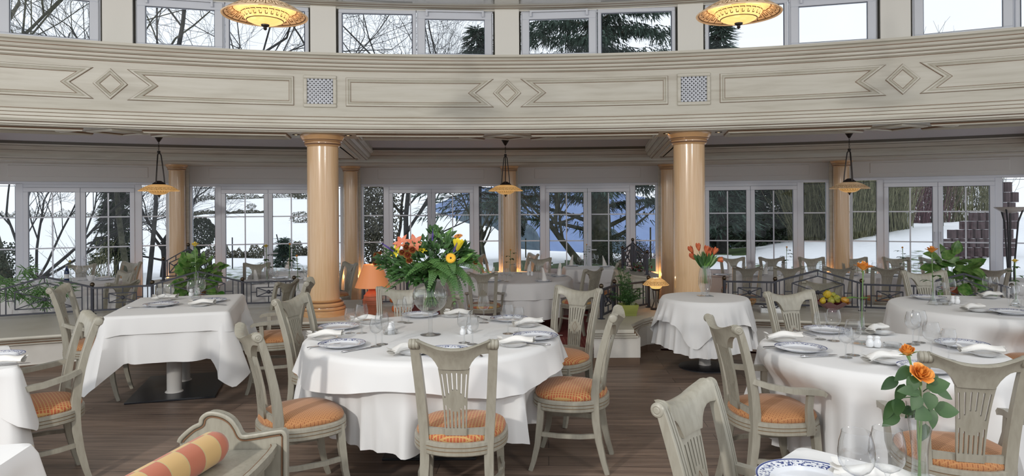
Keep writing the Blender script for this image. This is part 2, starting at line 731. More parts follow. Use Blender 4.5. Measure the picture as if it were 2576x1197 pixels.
def join(dst, src):
    k = len(dst.v)
    dst.v += src.v
    dst.f += [tuple(i + k for i in f) for f in src.f]
    dst.m += src.m


AR = rad(1) * FR           # metres of arc per degree
for k in (-2, 0, 2):
    u0 = k * STEP * AR
    dm = [(u0 - hz, zc), (u0, Z1), (u0 + hz, zc), (u0, Z0)]
    join(mbp, moulding(dm, True, -.05, .022, '', R=FR))
    for s in (-1, 1):
        a = u0 + s * .155
        b = u0 + s * (STEP * AR - .29)
        po = [(a, Z1), (a + s * .215, zc), (a, Z0), (b, Z0), (b, Z1)]
        if s > 0:
            po = po[::-1]
        join(mbp, moulding(po, True, -.058, .024, '', R=FR))
struct(mbp, 'trim_frieze_panels', [MT['panel'], MT['brown']], 30)
# ventilation grilles in the frieze
for k, lab in ((-1, 'square pierced vent grille in the frieze above the left big column'), (1, 'square pierced vent grille in the frieze above the right big column')):
    t = thing('vent_grille', lab, 'vent', PO(FR, k * STEP, zc), -rad(k * STEP), 'frieze vent grilles')
    fm = MB()
    o_ = .185
    for (x, z, sx_, sz_) in ((0, o_ - .02, 2 * o_, .04), (0, -o_ + .02, 2 * o_, .04), (o_ - .02, 0, .04, 2 * o_ - .08), (-o_ + .02, 0, .04, 2 * o_ - .08)):
        fm.box((x, -.014, z), (sx_, .028, sz_), 0, 0, .008)
    fm.build('frame', [MT['panel']], t, 30)
    gm = MB()
    h = .146
    gm.box((0, -.0025, 0), (2 * h, .003, 2 * h), 1)  # black sheet painted in for the shade behind the openings
    for d in (-1, 1):
        for q in range(-6, 7):
            c = q * h * 2 / 6.5
            a0 = max(-h, c - h) if True else 0
            pts = []
            # diagonal x+d*z=c clipped to the square
            for x in (-h, h):
                z = (c - x) * d
                if -h - 1e-6 <= z <= h + 1e-6:
                    pts.append((x, z))
            for z in (-h, h):
                x = c - d * z
                if -h < x < h:
                    pts.append((x, z))
            if len(pts) >= 2:
                gm.bar([(pts[0][0], -.006, pts[0][1]), (pts[1][0], -.006, pts[1][1])], .006, .0145, (0, 1, 0), 0)
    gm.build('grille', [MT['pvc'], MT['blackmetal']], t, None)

# soffit trim frames with diamond (underside of the frieze)
mbp = MB()
for k in (-2, 0, 2):
    c = k * STEP
    rI, rO = 12.86, 13.34
    def sp(R, d):
        p = PO(R, d)
        return (p.x, p.y)
    rm = (rI + rO) / 2
    hd = .24 / AR
    join(mbp, moulding([sp(rm, c - hd), sp(rO, c), sp(rm, c + hd), sp(rI, c)], True, .05, .022, '', soff=2.535))
    for s in (-1, 1):
        a = c + s * (hd + .15)
        b = c + s * (STEP - 1.75)
        a2 = a + s * hd
        N = 6
        inner = [sp(rI, a + (b - a) * i / N) for i in range(N + 1)]
        outer = [sp(rO, b + (a - b) * i / N) for i in range(N + 1)]
        po = inner + outer + [sp(rm, a2)]
        if s > 0:
            po = po[::-1]
        join(mbp, moulding(po, True, -.06, .03, '', soff=2.535))
struct(mbp, 'trim_soffit_frames', [MT['panel'], MT['brown']], 30)

# ceiling of the outer ring, radial beams and coves
CZ = 2.74
mb = MB()
mb.arc([(13.3, CZ), (18.4, CZ)], -40, 40, 60, caps=False)
mb.f = [f[::-1] for f in mb.f]
struct(mb, 'ceiling', [MT['ceiling']], None)
mb = MB()
mb.arc([(13.42, 2.535, 0), (13.45, 2.56, 1), (13.46, 2.565, 0), (13.50, 2.60, 0), (13.50, 2.64, 0), (13.56, 2.66, 0), (13.56, CZ - .01, 0)], -40, 40, 60, caps=False)
struct(mb, 'trim_inner_cove', [MT['panel'], MT['brown']], 30)
mb = MB()
mb.arc([(17.0, CZ - .002, 1), (17.06, CZ - .03, 1), (17.08, 2.70, 0), (17.2, 2.685, 1), (17.21, 2.68, 0), (17.24, 2.645, 0), (17.28, 2.62, 1), (17.29, 2.615, 0), (17.33, 2.56, 0), (17.33, 2.505, 0), (17.38, 2.495, 1), (17.39, 2.49, 0), (17.41, 2.46, 0), (18.3, 2.455, 0)], -40, 40, 60, caps=False)
struct(mb, 'trim_outer_cove', [MT['panel'], MT['darkgroove']], 30)
mbb = MB()
for k in (-3, -1, 1, 3):
    a = k * STEP
    ca, sa = cos(rad(a)), sin(rad(a))
    def bp(R, w, z):
        return (CEN[0] + R * sa + w * ca, CEN[1] + R * ca - w * sa, z)
    for s in (-1, 1):
        sec = [(.02, 2.535, 0), (.20, 2.535, 1), (.205, 2.545, 0), (.23, 2.55, 0), (.235, 2.575, 1), (.24, 2.58, 0), (.28, 2.60, 0), (.28, 2.64, 1), (.285, 2.645, 0), (.33, 2.68, 0), (.33, CZ, 0)]
        r = []
        for R in (13.3, 17.35):
            w_add = (R - 13.3) * .03
            r.append([mbb.av(bp(R, s * (q[0] + w_add), q[1])) for q in sec])
        for q in range(len(sec) - 1):
            ids = (r[0][q], r[1][q], r[1][q + 1], r[0][q + 1])
            mbb.af(ids if s < 0 else ids[::-1], sec[q][2])
    ids = [mbb.av(bp(13.3, -.05, 2.535)), mbb.av(bp(13.3, .05, 2.535)), mbb.av(bp(17.35, .16, 2.535)), mbb.av(bp(17.35, -.16, 2.535))]
    mbb.af(ids)
    # trim frame on the beam soffit
    po = [bp(13.6, -.13, 0)[:2], bp(16.9, -.2, 0)[:2], bp(16.9, .2, 0)[:2], bp(13.6, .13, 0)[:2]]
    join(mbb, moulding(po, True, .035, .018, '', soff=2.534))
struct(mbb, 'trim_ceiling_beams', [MT['panel'], MT['brown']], 30)

# clerestory wall with piers, and the cornice over it
CR = 13.15
mb = MB()
for k in range(-4, 5):
    a = k * STEP
    hw = .15 / CR * 180 / PI
    mb.arc([(CR, 3.40), (CR - .05, 3.40), (CR - .05, 4.12), (CR, 4.12)], a - hw, a + hw, 2)
    mb.arc([(CR, 3.40), (CR + .35, 3.40), (CR + .35, 4.12), (CR, 4.12)], a - hw * 1.15, a + hw * 1.15, 2)
mb.arc([(CR - .03, 3.36), (CR - .03, 3.455), (CR + .4, 3.455)], -40, 40, 40)
mb.arc([(CR + .09, 4.09), (CR - .02, 4.09), (CR - .02, 4.2)], -40, 40, 40)
struct(mb, 'wall_clerestory', [MT['pier']], None)
mb = MB()
mb.arc([(13.2, 4.10, 0), (13.05, 4.10, 1), (13.04, 4.104, 0), (12.99, 4.108, 1), (12.98, 4.112, 0), (12.93, 4.118, 2), (12.66, 4.122, 1), (12.65, 4.118, 0), (12.60, 4.124, 1), (12.59, 4.13, 0), (12.53, 4.16, 0), (12.53, 4.20, 0), (12.45, 4.24, 0), (12.45, 4.6, 0), (8.9, 4.66, 0), (8.9, 4.9, 0), (13.24, 4.9, 0)], -40, 40, 80)  # the inner ring, out of view, is added to cut the skylight
MT['soffitgloss'] = mat('glossy_cream_soffit', (.55, .54, .50), .08, Coat_Weight=.6, Coat_Roughness=.03)
struct(mb, 'trim_cornice_and_skylight_screen', [MT['panel'], MT['brown'], MT['soffitgloss']], 30)


# windows -------------------------------------------------------------
def rect_frame(mb, u0, u1, z0, z1, w, y0, y1, m=0):
    """hollow frame in the local x-z plane"""
    for a, b, c, d in ((u0, u1, z1 - w, z1), (u0, u1, z0, z0 + w), (u0, u0 + w, z0 + w, z1 - w), (u1 - w, u1, z0 + w, z1 - w)):
        mb.box(((a + b) / 2, (y0 + y1) / 2, (c + d) / 2), (b - a, y1 - y0, d - c), m, 0, .006)


nwin = 0
for k in range(-4, 4):
    mid = (k + .5) * STEP
    half = CR * sin(rad(STEP / 2)) - .17
    base = PO(CR * cos(rad(STEP / 2)), mid)
    rz = -rad(mid)
    flip = k in (-1, 1, -3, 3)     # True: fixed pane left, opening sash right
    for side in (0, 1):
        nwin += 1
        u0, u1 = (-half, -.0) if side == 0 else (0, half)
        fixed = (side == 0) == flip
        t = MB()
        z0, z1 = 3.455, 4.09
        rect_frame(t, u0 + .005, u1 - .005, z0, z1, .045, .02, .09)
        g = MB()
        if fixed:
            gx0, gx1, gz0, gz1 = u0 + .05, u1 - .05, z0 + .05, z1 - .055
            rect_frame(t, gx0 - .002, gx1 + .002, gz0 - .002, gz1 + .002, .008, .012, .022, 1)
        else:
            rect_frame(t, u0 + .02, u1 - .02, z0 + .012, z1 - .02, .088, -.008, .06)
            gx0, gx1, gz0, gz1 = u0 + .108, u1 - .108, z0 + .10, z1 - .108
            rect_frame(t, gx0 - .002, gx1 + .002, gz0 - .002, gz1 + .002, .007, -.0, .01, 1)
            t.box(((u0 + u1) / 2, -.045, z1 - .02), (abs(u1 - u0) - .24, .016, .02), 0)
            for e in (u0 + .13, u1 - .13):
                t.box((e, -.03, z1 - .045), (.022, .045, .075), 0)
        wo = struct(t, 'window_%d' % nwin, [MT['pvc'], MT['gasket']], None, loc=base, rz=rz)
        g.box(((gx0 + gx1) / 2, .04, (gz0 + gz1) / 2), (gx1 - gx0, .004, gz1 - gz0), 0)
        g.build('window_glass', [MT['pane']], wo, None)

# far glazing bays ----------------------------------------------------
WR = 18.25
nd_ = 0
for k in range(-3, 3):
    mid = (k + .5) * STEP
    base = PO(WR * cos(rad(STEP / 2)), mid)
    rz = -rad(mid)
    zoff = {-3: .02, -2: 0, -1: 0, 0: 0, 1: .01, 2: .03}[k]
    zb = -.14 if k < -1 else .33
    HB = WR * sin(rad(STEP / 2))
    # wall over the glazing, jamb pilasters and parapet under it
    w = MB()
    w.box((0, .12, 2.30 + zoff / 2), (2 * HB + .02, .2, .34 - zoff), 0)
    w.box((0, .06, 2.33), (2.1, .1, .2), 1, 0, .01)
    if zb > 0:
        w.box((0, .10, (zb + ZS) / 2), (2.72, .16, zb - ZS), 0)
        w.box((0, -.01, zb - .015), (2.74, .08, .03), 0, 0, .006)
    else:
        w.box((0, .10, (zb + ZS) / 2), (2.72, .16, zb - ZS), 0)
    struct(w, 'wall_window_bay', [MT['whitewall'], MT['whitewall']], None, loc=base, rz=rz)
    j = MB()
    for s in (-1, 1):
        for (du, y, ww, dd) in ((.085, .06, .17, .2), (.12, -.05, .11, .06), (.05, -.07, .05, .05)):
            j.box((s * (HB - du), y, (2.455 + ZS) / 2), (ww, dd, 2.455 - ZS), 0, 0, .008)
        for (du, yy) in ((.128, -.081), (.075, -.095)):
            j.box((s * (HB - du), yy, (2.45 + ZS) / 2), (.006, .003, 2.44 - ZS), 1)
    struct(j, 'trim_pilasters', [MT['panel'], MT['brown']], None, loc=base, rz=rz)
    zt = 2.13 + zoff
    nd_ += 1
    fr = MB()
    rect_frame(fr, -1.38, 1.38, zb, zt, .05, 0, .09)
    for s in (-1, 1):
        fr.box((s * .885, .045, (zb + zt) / 2), (.11, .09, zt - zb - .06), 0, 0, .006)
    fr.box((0, .045, zt - .075), (1.66, .09, .06), 0, 0, .006)
    ms = (1.51 + zoff, .985 + zoff * .6)
    for s in (-1, 1):
        for z in ms:
            fr.box((s * 1.14, .045, z), (.385, .02, .022), 0)
        rect_frame(fr, s * 1.14 - .196, s * 1.14 + .196, zb + .048, zt - .078, .008, .03, .038, 1)
    wo = struct(fr, 'window_%d' % (nwin + nd_), [MT['pvc'], MT['gasket']], None, loc=base, rz=rz)
    for s in (-1, 1):
        g = MB()
        g.box((s * 1.14, .045, (zb + zt) / 2 - .01), (.39, .004, zt - zb - .12), 0)
        g.build('window_glass', [MT['pane']], wo, None)
    for s in (-1, 1):
        d = MB()
        a, b = (-.83, -.002) if s < 0 else (.002, .83)
        ztl = zt - .105
        rect_frame(d, a, b, zb + .03, ztl, .075, -.02, .07)
        c = (a + b) / 2
        rect_frame(d, a + .074, b - .074, zb + .104, ztl - .074, .007, -.004, .006, 1)
        d.box((c, .025, (zb + ztl) / 2), (.022, .02, ztl - zb - .18), 0)
        for z in ms:
            d.box((c, .025, z), (.68, .02, .022), 0)
        do = struct(d, 'door_%d' % (2 * nd_ + (s > 0)), [MT['pvc'], MT['gasket']], None, loc=base, rz=rz)
        g = MB()
        g.box((c, .025, (zb + ztl) / 2), (.68, .004, ztl - zb - .17), 0)
        g.build('window_glass', [MT['pane']], do, None)
        h = MB()
        if k >= 1:
            hu = s * .045
            h.box((hu, -.032, 1.17), (.02, .02, .035), 0)
            h.box((hu, -.05, 1.10), (.02, .018, .17), 0, 0, .005)
        elif s > 0:
            h.box((.04, -.03, .80), (.02, .02, .08), 0)
            h.box((.1, -.055, .81), (.15, .018, .02), 0, 0, .006)
        if h.v:
            h.build('handle', [MT['pvc']], do, None)

# columns -------------------------------------------------------------
def column(name, loc, r, z0, z1, caph, baseh, label):
    t = thing(name, label, 'column', loc)
    s = MB()
    s.lathe([(r * 1.02, z0 + baseh), (r, z0 + baseh + .15), (r * .985, z1 - caph)], 40)
    s.build('shaft', [MT['column']], t, 60)
    b = MB()
    k = r / .19
    H_ = baseh
    prof = [(.0, z0), (r + .085 * k, z0), (r + .09 * k, z0 + .15 * H_), (r + .085 * k, z0 + .36 * H_), (r + .072 * k, z0 + .39 * H_), (r + .075 * k, z0 + .46 * H_), (r + .07 * k, z0 + .56 * H_), (r + .05 * k, z0 + .60 * H_), (r + .058 * k, z0 + .72 * H_), (r + .045 * k, z0 + .82 * H_), (r + .02 * k, z0 + .86 * H_), (r + .028 * k, z0 + .93 * H_), (r + .01 * k, z0 + H_), (r, z0 + H_)]
    mm = [0] * (len(prof) - 1)
    for i in (3, 6, 9):
        mm[i] = 1
    b.lathe(prof, 40, m=mm)
    b.build('base', [MT['basecol'], MT['brown']], t, 35)
    c = MB()
    zc_ = z1 - caph
    prof = [(r, zc_), (r + .022 * k, zc_ + .02 * k), (r + .028 * k, zc_ + .04 * k), (r + .02 * k, zc_ + .07 * caph / .14), (r + .012 * k, zc_ + .28 * caph), (r + .03 * k, zc_ + .42 * caph), (r + .045 * k, zc_ + .5 * caph), (r + .048 * k, zc_ + .58 * caph), (r + .07 * k, zc_ + .8 * caph), (r + .075 * k, zc_ + .88 * caph), (r + .078 * k, z1), (0, z1)]
    mm = [0] * (len(prof) - 1)
    for i in (1, 4, 6):
        mm[i] = 1
    c.lathe(prof, 40, m=mm)
    c.build('capital', [MT['basecol'], MT['brown']], t, 35)
    return t


column('column', PO(13.10, -STEP - .05), .187, .38, 2.535, .14, .19, 'large peach lacquered column on the ledge left of the middle opening')
column('column', PO(13.10, STEP - .12), .187, .38, 2.535, .14, .19, 'large peach lacquered column behind the small tulip table')
cl = ['slim peach column between window bays, behind the hanging lamp at far left', 'slim peach column by the windows just right of the left big column', 'slim peach column by the windows behind the middle hanging lamp', 'slim peach column by the windows just left of the right big column', 'slim peach column by the windows left of the far right hanging lamp shade']
for k in range(-2, 3):
    column('column', PO(17.93, k * STEP), .135, ZS, 2.46, .11, .13, cl[k + 2])
    for s in (-1, 1):
        p = PO(18.07, k * STEP + s * .62)
        point_light('uplight', (p.x, p.y, ZS + .6), 2.0, (1, .46, .13), .03)
# plain closing wall pieces beyond the last bays
mb = MB()
for s in (-1, 1):
    mb.arc([(18.3, ZS), (18.3, 2.46)], s * 29.2, s * 40, 10, caps=False)
struct(mb, 'wall_outer', [MT['whitewall']], None)
# recessed downlights beside the column heads
i = 0
dl = ['small recessed spotlight in the soffit left of the left big column', 'small recessed spotlight in the soffit right of the left big column', 'small recessed spotlight in the beam behind the left big column', 'small recessed spotlight in the soffit left of the right big column', 'small recessed spotlight in the soffit right of the right big column', 'small recessed spotlight in the beam behind the right big column']
MT['lampglow'] = mat('lit_spotlight_lens', (.9, .8, .6), .3)
bsdf(MT['lampglow']).inputs['Emission Color'].default_value = (1, .75, .45, 1)
bsdf(MT['lampglow']).inputs['Emission Strength'].default_value = 6
for a, R in ((-STEP - 1.35, 13.0), (-STEP + 1.3, 13.0), (-STEP + .55, 13.75), (STEP - 1.3, 13.0), (STEP + 1.35, 13.0), (STEP - .55, 13.75)):
    t = thing('recessed_spotlight', dl[i], 'spotlight', PO(R, a, 2.535), 0, 'recessed spotlights')
    r_ = MB()
    r_.lathe([(.042, 0), (.042, -.008), (.03, -.008), (.028, .0)], 20)
    r_.build('ring', [MT['brass']], t)
    l_ = MB()
    l_.lathe([(.029, -.003), (0, -.003)], 16)
    l_.build('lens', [MT['lampglow']], t)
    i += 1
MT['keyline'] = mat('soft_brown_glaze', (.27, .2, .13), .5)
# ------------------------------------------------------------------ chairs
def holed_plate(outer, holes, thick, name='plate'):
    cu = bpy.data.curves.new('tmp', 'CURVE')
    cu.dimensions = '2D'
    cu.fill_mode = 'BOTH'
    cu.extrude = thick / 2
    for poly in [outer] + holes:
        sp = cu.splines.new('POLY')
        sp.points.add(len(poly) - 1)
        for k, (x, y) in enumerate(poly):
            sp.points[k].co = (x, y, 0, 1)
        sp.use_cyclic_u = True
    ob = bpy.data.objects.new('tmp', cu)
    COL.objects.link(ob)
    me = bpy.data.meshes.new_from_object(ob.evaluated_get(bpy.context.evaluated_depsgraph_get()))
    bpy.data.objects.remove(ob)
    bpy.data.curves.remove(cu)
    return me


def slot(cx0, z0, cx1, z1, w):
    """rounded slot from (cx0,z0) bottom to (cx1,z1) top"""
    pts = []
    for k in range(5):
        a = PI + PI * k / 4
        pts.append((cx0 + w * cos(a), z0 + w * sin(a)))
    for k in range(5):
        a = PI * k / 4
        pts.append((cx1 + w * cos(a), z1 + w * sin(a)))
    return pts


REED = [(-.5, -.5), (.5, -.5), (.5, .40), (.43, .5), (.23, .5), (.2, .36), (.14, .36), (.11, .5), (-.11, .5), (-.14, .36), (-.2, .36), (-.23, .5), (-.43, .5), (-.5, .40)]
REEDM = [0, 0, 0, 0, 0, 1, 0, 0, 0, 1, 0, 0, 0, 0]


def backy(z):
    """rake of the chair back"""
    return -.168 - .105 * max(0, (z - .47) / .5) ** 1.6


def seat_outline(k, n, grow=0.0):
    a = 2 * PI * k / n
    c, s = cos(a), sin(a)
    e = 2 / (2.7 if s > 0 else 2.25)
    x = math.copysign(abs(c) ** e, c) * .245
    y = math.copysign(abs(s) ** e, s) * .235
    x *= 1 + .04 * (y / .235)
    L = math.hypot(x, y)
    return x * (1 + grow / L), y * (1 + grow / L)


def make_chair(label, fabric, arms, cat='chair', name='dining_chair'):
    W = MT['chairwood']
    t = thing(name, label, cat)
    # cushion
    b = MB()
    N = 40
    rows = [(-.03, .445), (-.012, .452), (-.004, .468), (-.012, .485), (-.05, .503), (-.12, .514), (-.2, .517)]
    ids = []
    for g, z in rows:
        ids.append([b.av((*seat_outline(k, N, g), z)) for k in range(N)])
    for i in range(len(rows) - 1):
        for k in range(N):
            b.af((ids[i][k], ids[i][(k + 1) % N], ids[i + 1][(k + 1) % N], ids[i + 1][k]))
    b.af(ids[-1])
    b.build('seat', [fabric], t, 60)
    # frame ring with reeded edge
    b = MB()
    rows = [(-.03, .385), (.0, .385), (.008, .392), (.008, .408), (.003, .411), (.008, .414), (.008, .428), (.003, .431), (.008, .434), (.006, .45), (-.004, .456), (-.03, .456)]
    ids = []
    for g, z in rows:
        ids.append([b.av((*seat_outline(k, N, g), z)) for k in range(N)])
    for i in range(len(rows)):
        i2 = (i + 1) % len(rows)
        mm = 1 if i in (3, 6) else 0
        for k in range(N):
            b.af((ids[i][k], ids[i][(k + 1) % N], ids[i2][(k + 1) % N], ids[i2][k]), mm)
    b.build('seat_frame', [W, MT['keyline']], t, 35)
    for s in (-1, 1):
        b = MB()
        b.bar([(s * .195, .165, .43), (s * .2, .175, .3), (s * .205, .19, .17), (s * .208, .215, .06), (s * .21, .235, 0)], [.042, .04, .035, .03, .027], [.042, .04, .035, .03, .027], (1, 0, 0))
        b.build('front_leg', [W], t, 30)
    for s in (-1, 1):
        b = MB()
        zs = [0, .08, .2, .32, .42, .5, .6, .7, .78, .86, .915, .955, .977]
        pts = []
        for z in zs:
            y = backy(z) if z >= .42 else -.168 - .075 * ((.42 - z) / .42) ** 1.8
            x = .165 + .035 * max(0, (z - .4) / .56) + (.0 if z > .4 else .012 * (.4 - z) / .4)
            pts.append((s * x, y, z))
        w = [.032, .035, .042, .047, .049, .049, .048, .047, .047, .047, .046, .045, .042]
        tt = [.03, .034, .042, .048, .05, .05, .046, .042, .04, .038, .036, .034, .03]
        b.bar(pts, w, tt, (s, 0, 0) if s > 0 else (1, 0, 0), 0, REED, REEDM)
        # scroll at the head of the post
        cx = s * .2
        b.lathe([(0, -.028), (.016, -.028), (.022, -.026), (.026, -.02), (.026, -.012), (.023, -.009), (.026, -.006), (.026, .006), (.023, .009), (.026, .012), (.026, .02), (.022, .026), (.016, .028), (.013, .0262), (.009, .029), (0, .029)], 18, (cx, backy(.97) - .012, .973), 0, 'x')
        b.build('back_post', [W, MT['brown']], t, 30)
    # top rail
    b = MB()
    NX = 21
    def rail(i, j):
        u = -1 + 2 * i / (NX - 1)
        x = u * .185
        zt = 1.0 - .042 * (1 - u * u)
        q = abs(u)
        zb = .845 if q < .42 else .845 + .08 * sin(min(1, (q - .42) / .4) * PI / 2) ** .65
        bow = -.045 * (1 - u * u)
        sect = [(0, .016), (.12, .019), (.45, .018), (.75, .02), (.92, .016), (1.0, 0), (1.0, -.018), (.93, -.035), (.8, -.03), (.5, -.016), (.15, -.016), (0, -.016)]
        f, d = sect[j]
        z = zb + (zt - zb) * f
        return (x, backy(z) + bow + d, z)
    b.grid(rail, NX, 12, cv=True)
    b.af([11 - k for k in range(12)])
    b.af([(NX - 1) * 12 + k for k in range(12)])
    b.build('top_rail', [W], t, 45)
    # splat with slots
    zt, zb = .85, .49
    def hw(z):
        q = (z - zb) / (zt - zb)
        return .056 + .008 * q + .016 * q ** 2.5
    outer = [(-hw(zb), zb), (hw(zb), zb)] + [(hw(zb + (zt - zb) * k / 6), zb + (zt - zb) * k / 6) for k in range(1, 7)] + [(-hw(zb + (zt - zb) * k / 6), zb + (zt - zb) * k / 6) for k in range(6, 0, -1)]
    holes = []
    for k in range(6):
        q = (k - 2.5)
        a = abs(q) - .5
        lo = .735 - a * .021
        holes.append(slot(q * hw(lo) * .32, lo, q * hw(.82) * .33, .822 - a * .003, .0036))
        hi = .615 + a * .016
        holes.append(slot(q * hw(.53) * .33, .53, q * hw(hi) * .32, hi, .0036))
    me = holed_plate(outer, holes, .014)
    for v in me.vertices:
        x, z, y = v.co
        v.co = (x, backy(z) - .042 + y, z)
    me.materials.clear()
    me.materials.append(W)
    me.update()
    so = bpy.data.objects.new('splat', me)
    COL.objects.link(so)
    so.parent = t
    g = MB()
    for s in (1,):
        pa = [(-.026, .675), (0, .715), (.026, .675), (0, .635)]
        for k in range(4):
            p0, p1 = pa[k], pa[(k + 1) % 4]
            g.bar([(p0[0], backy(p0[1]) - .042 + s * .0072, p0[1]), (p1[0], backy(p1[1]) - .042 + s * .0072, p1[1])], .0014, .002, (0, 1, 0))
    g.build('diamond_inlay', [MT['brown']], so, None)
    b = MB()
    pts = [(x, backy(.5) - .03 * (1 - (x / .17) ** 2), .502) for x in (-.172, -.12, -.06, 0, .06, .12, .172)]
    b.bar(pts, .036, .02, (0, 0, 1))
    b.build('lower_rail', [W], t, 30)
    for s in (-1, 1):
        b = MB()
        b.bar([(s * .205, .185, .235), (s * .225, .06, .235), (s * .215, -.08, .235), (s * .172, -.19, .235)], .026, .018, (0, 0, 1))
        b.build('stretcher', [W], t, 30)
    if arms:
        for s in (-1, 1):
            b = MB()
            b.bar([(s * .19, backy(.68), .685), (s * .235, -.12, .665), (s * .268, 0, .645), (s * .275, .1, .64), (s * .272, .16, .632), (s * .27, .185, .615)], [.03, .036, .042, .044, .044, .036], [.03, .03, .03, .032, .03, .022], (1, 0, 0))
            b.build('armrest', [W], t, 40)
            b = MB()
            b.bar([(s * .235, .115, .39), (s * .25, .11, .45), (s * .262, .095, .54), (s * .27, .1, .63)], [.026, .03, .026, .026], [.05, .045, .034, .034], (1, 0, 0))
            b.build('arm_support', [W], t, 40)
    return t


PROTO = {}
PROTO['check'] = make_chair('x', MT['seatcheck'], False)
PROTO['gold'] = make_chair('x', MT['seatgold'], False)
PROTO['goldarm'] = make_chair('x', MT['seatgold'], True, 'chair', 'dining_armchair')
PROTO['checkarm'] = make_chair('x', MT['seatcheck'], True, 'chair', 'dining_armchair')
PROTO['plaid'] = make_chair('x', MT['plaid'], False)
PROTO['plaidarm'] = make_chair('x', MT['plaid'], True, 'chair', 'dining_armchair')
PUSED = set()


def chair(kind, x, y, f, label, group, z=0.0):
    rz = face_rz(f)
    fl = math.hypot(f[0], f[1])
    x, y = x - .045 * f[0] / fl, y - .045 * f[1] / fl
    if kind not in PUSED:
        PUSED.add(kind)
        o = PROTO[kind]
        o.location = (x, y, z)
        o.rotation_euler = (0, 0, rz)
        o['label'] = label
        o['group'] = group
        return o
    return dup(PROTO[kind], (x, y, z), rz, label, group)


def rail_chair(kind, px, py, f, label, group, z=ZS, top=.962):
    """chair whose top-rail middle is seen at (px,py)"""
    p = G(px, py, z + top)
    f = Vector((f[0], f[1])).normalized()
    return chair(kind, p.x + f.x * .355, p.y + f.y * .355, f, label, group, z)


index_kids()
GU = 'dining chairs on the plank floor'
GS = 'dining chairs in the sunken ring'
chair('check', -.282, 3.71, (.05, 1), 'cream chair with orange grid seat, back to the camera, before the flower table', GU)
chair('gold', -1.20, 3.93, (.83, .56), 'cream chair with golden orange seat at front left of the flower table', GU)
chair('check', .34, 4.40, (-.97, .22), 'cream chair with orange grid seat seen from its side, right of the flower table', GU)
chair('check', .34, 5.32, (-.62, -.78), 'cream chair behind the right rim of the flower table, red carpet beyond', GU)
chair('gold', -1.36, 5.02, (.97, -.25), 'cream chair left of the flower table, in front of the left big column', GU)
chair('check', -.90, 5.36, (.08, -1), 'cream chair behind the flower table, beside the terracotta lamp', GU)
chair('checkarm', -2.93, 4.06, (-.74, -.67), 'cream armchair with orange grid seat turned away, at the cut-off left table', GU)
chair('goldarm', -3.66, 5.98, (.96, .27), 'cream armchair at the left side of the square-cornered table', GU)
chair('goldarm', -2.24, 6.24, (-.97, -.22), 'cream armchair at the right side of the square-cornered table', GU)
chair('goldarm', 1.55, 3.95, (.99, .1), 'cream armchair with golden seat facing right, left of the right round table', GU)
chair('goldarm', 2.14, 3.30, (.26, .96), 'cream armchair seen from behind at the right, behind the two orange roses', GU)
chair('gold', 2.25, 4.92, (.28, -.96), 'cream chair behind the right round table, by the bowl of gourds', GU)
chair('goldarm', .88, 2.22, (.77, -.64), 'cream armchair nearest the camera, cut off below, by the white table corner', GU)
chair('gold', 4.15, 6.45, (0, -1), 'cream chair behind the far right round table, before the broad-leaved plant', GU)
chair('gold', 4.0, 5.1, (.1, 1), 'chair cut off by the right picture edge, before the far right round table', GU)

N_, F_ = (.05, 1), (-.05, -1)
for i, (px, py) in enumerate(((1882, 675), (1986, 675), (2112, 676), (2234, 676))):
    rail_chair('check' if i != 3 else 'check', px, py, (.12 + .02 * i, 1), ['chair with its back to us at the long right table, leftmost of the near row', 'chair with its back to us at the long right table, second of near row', 'chair with its back to us at the long right table, third, under the gable railing', 'chair with its back to us at the long right table, beside the leafy plant'][i], GS)
rail_chair('check', 2502, 680, (.2, 1), 'chair with its back to us right of the leafy plant, by the floor lamp', GS)
for i, px in enumerate((1841, 1940, 2040, 2147, 2252, 2345)):
    rail_chair('check', px, 650.5, (-.1 - .02 * i, -1), ['chair facing us at the long right table, window side, behind the tulips', 'chair facing us on the window side of the long right table, second from the tulips', 'chair facing us on the window side, beside the slim column with glowing foot', 'chair facing us on the window side, just right of the slim column', 'chair facing us on the window side, behind the small rose right of the column', 'chair facing us on the window side, half hidden behind the leafy plant'][i], GS)
rail_chair('checkarm', 2066, 712, (.2, 1), 'armchair standing close behind the gable railing, behind the bowl of gourds', GS)
rail_chair('plaidarm', 1213, 690, (.05, 1), 'armchair with plaid seat, back to us, at the round table behind the flowers', GS)
rail_chair('plaid', 1357, 652, (-.1, -1), 'chair facing us on the window side of the sunken round table', GS)
chair('plaid', .98, 10.3, (-.72, .70), 'chair turned to the sunken round table, right of it, plaid seat', GS, ZS)
chair('check', 1.47, 11.35, (-.97, .25), 'chair with orange grid seat farther back, beside the small square window table', GS, ZS)
rail_chair('plaidarm', 1120, 745, (.75, .66), 'armchair with plaid seat mostly hidden behind the glass bowl vase', GS)
rail_chair('check', 1205, 645, (.95, -.3), 'chair seen edge-on before the window left of the middle slim column', GS)
rail_chair('check', 1345, 641, (-.9, -.4), 'chair head peeping over another chair before the middle window', GS)
rail_chair('check', 647, 665, (.15, -1), 'chair facing us at the sunken table behind the left railing', GS)
rail_chair('check', 884, 664, (-.72, -.69), 'chair turned left between the left big column and the slim column', GS)
rail_chair('check', 727, 712, (-.95, .3), 'chair seen edge-on behind the left railing, next to the left big column', GS)
rail_chair('checkarm', 335, 662, (-.35, -1), 'chair in shade by the far left window, the farther of two', GS)
rail_chair('checkarm', 323, 686, (-.55, -.83), 'chair in shade by the far left window, the nearer of two', GS)
rail_chair('check', 205, 668, (.35, -1), 'chair facing us behind the far left round table, before the window', GS)
rail_chair('check', 548, 668, (-.98, .1), 'chair behind the potted ivy at left, seen edge-on', GS)
rail_chair('check', 312, 714, (-.9, .45), 'chair seen edge-on behind the left railing, near the far left table', GS)
# ------------------------------------------------------------------ tables and cloths
TT = .768      # table top height (board)


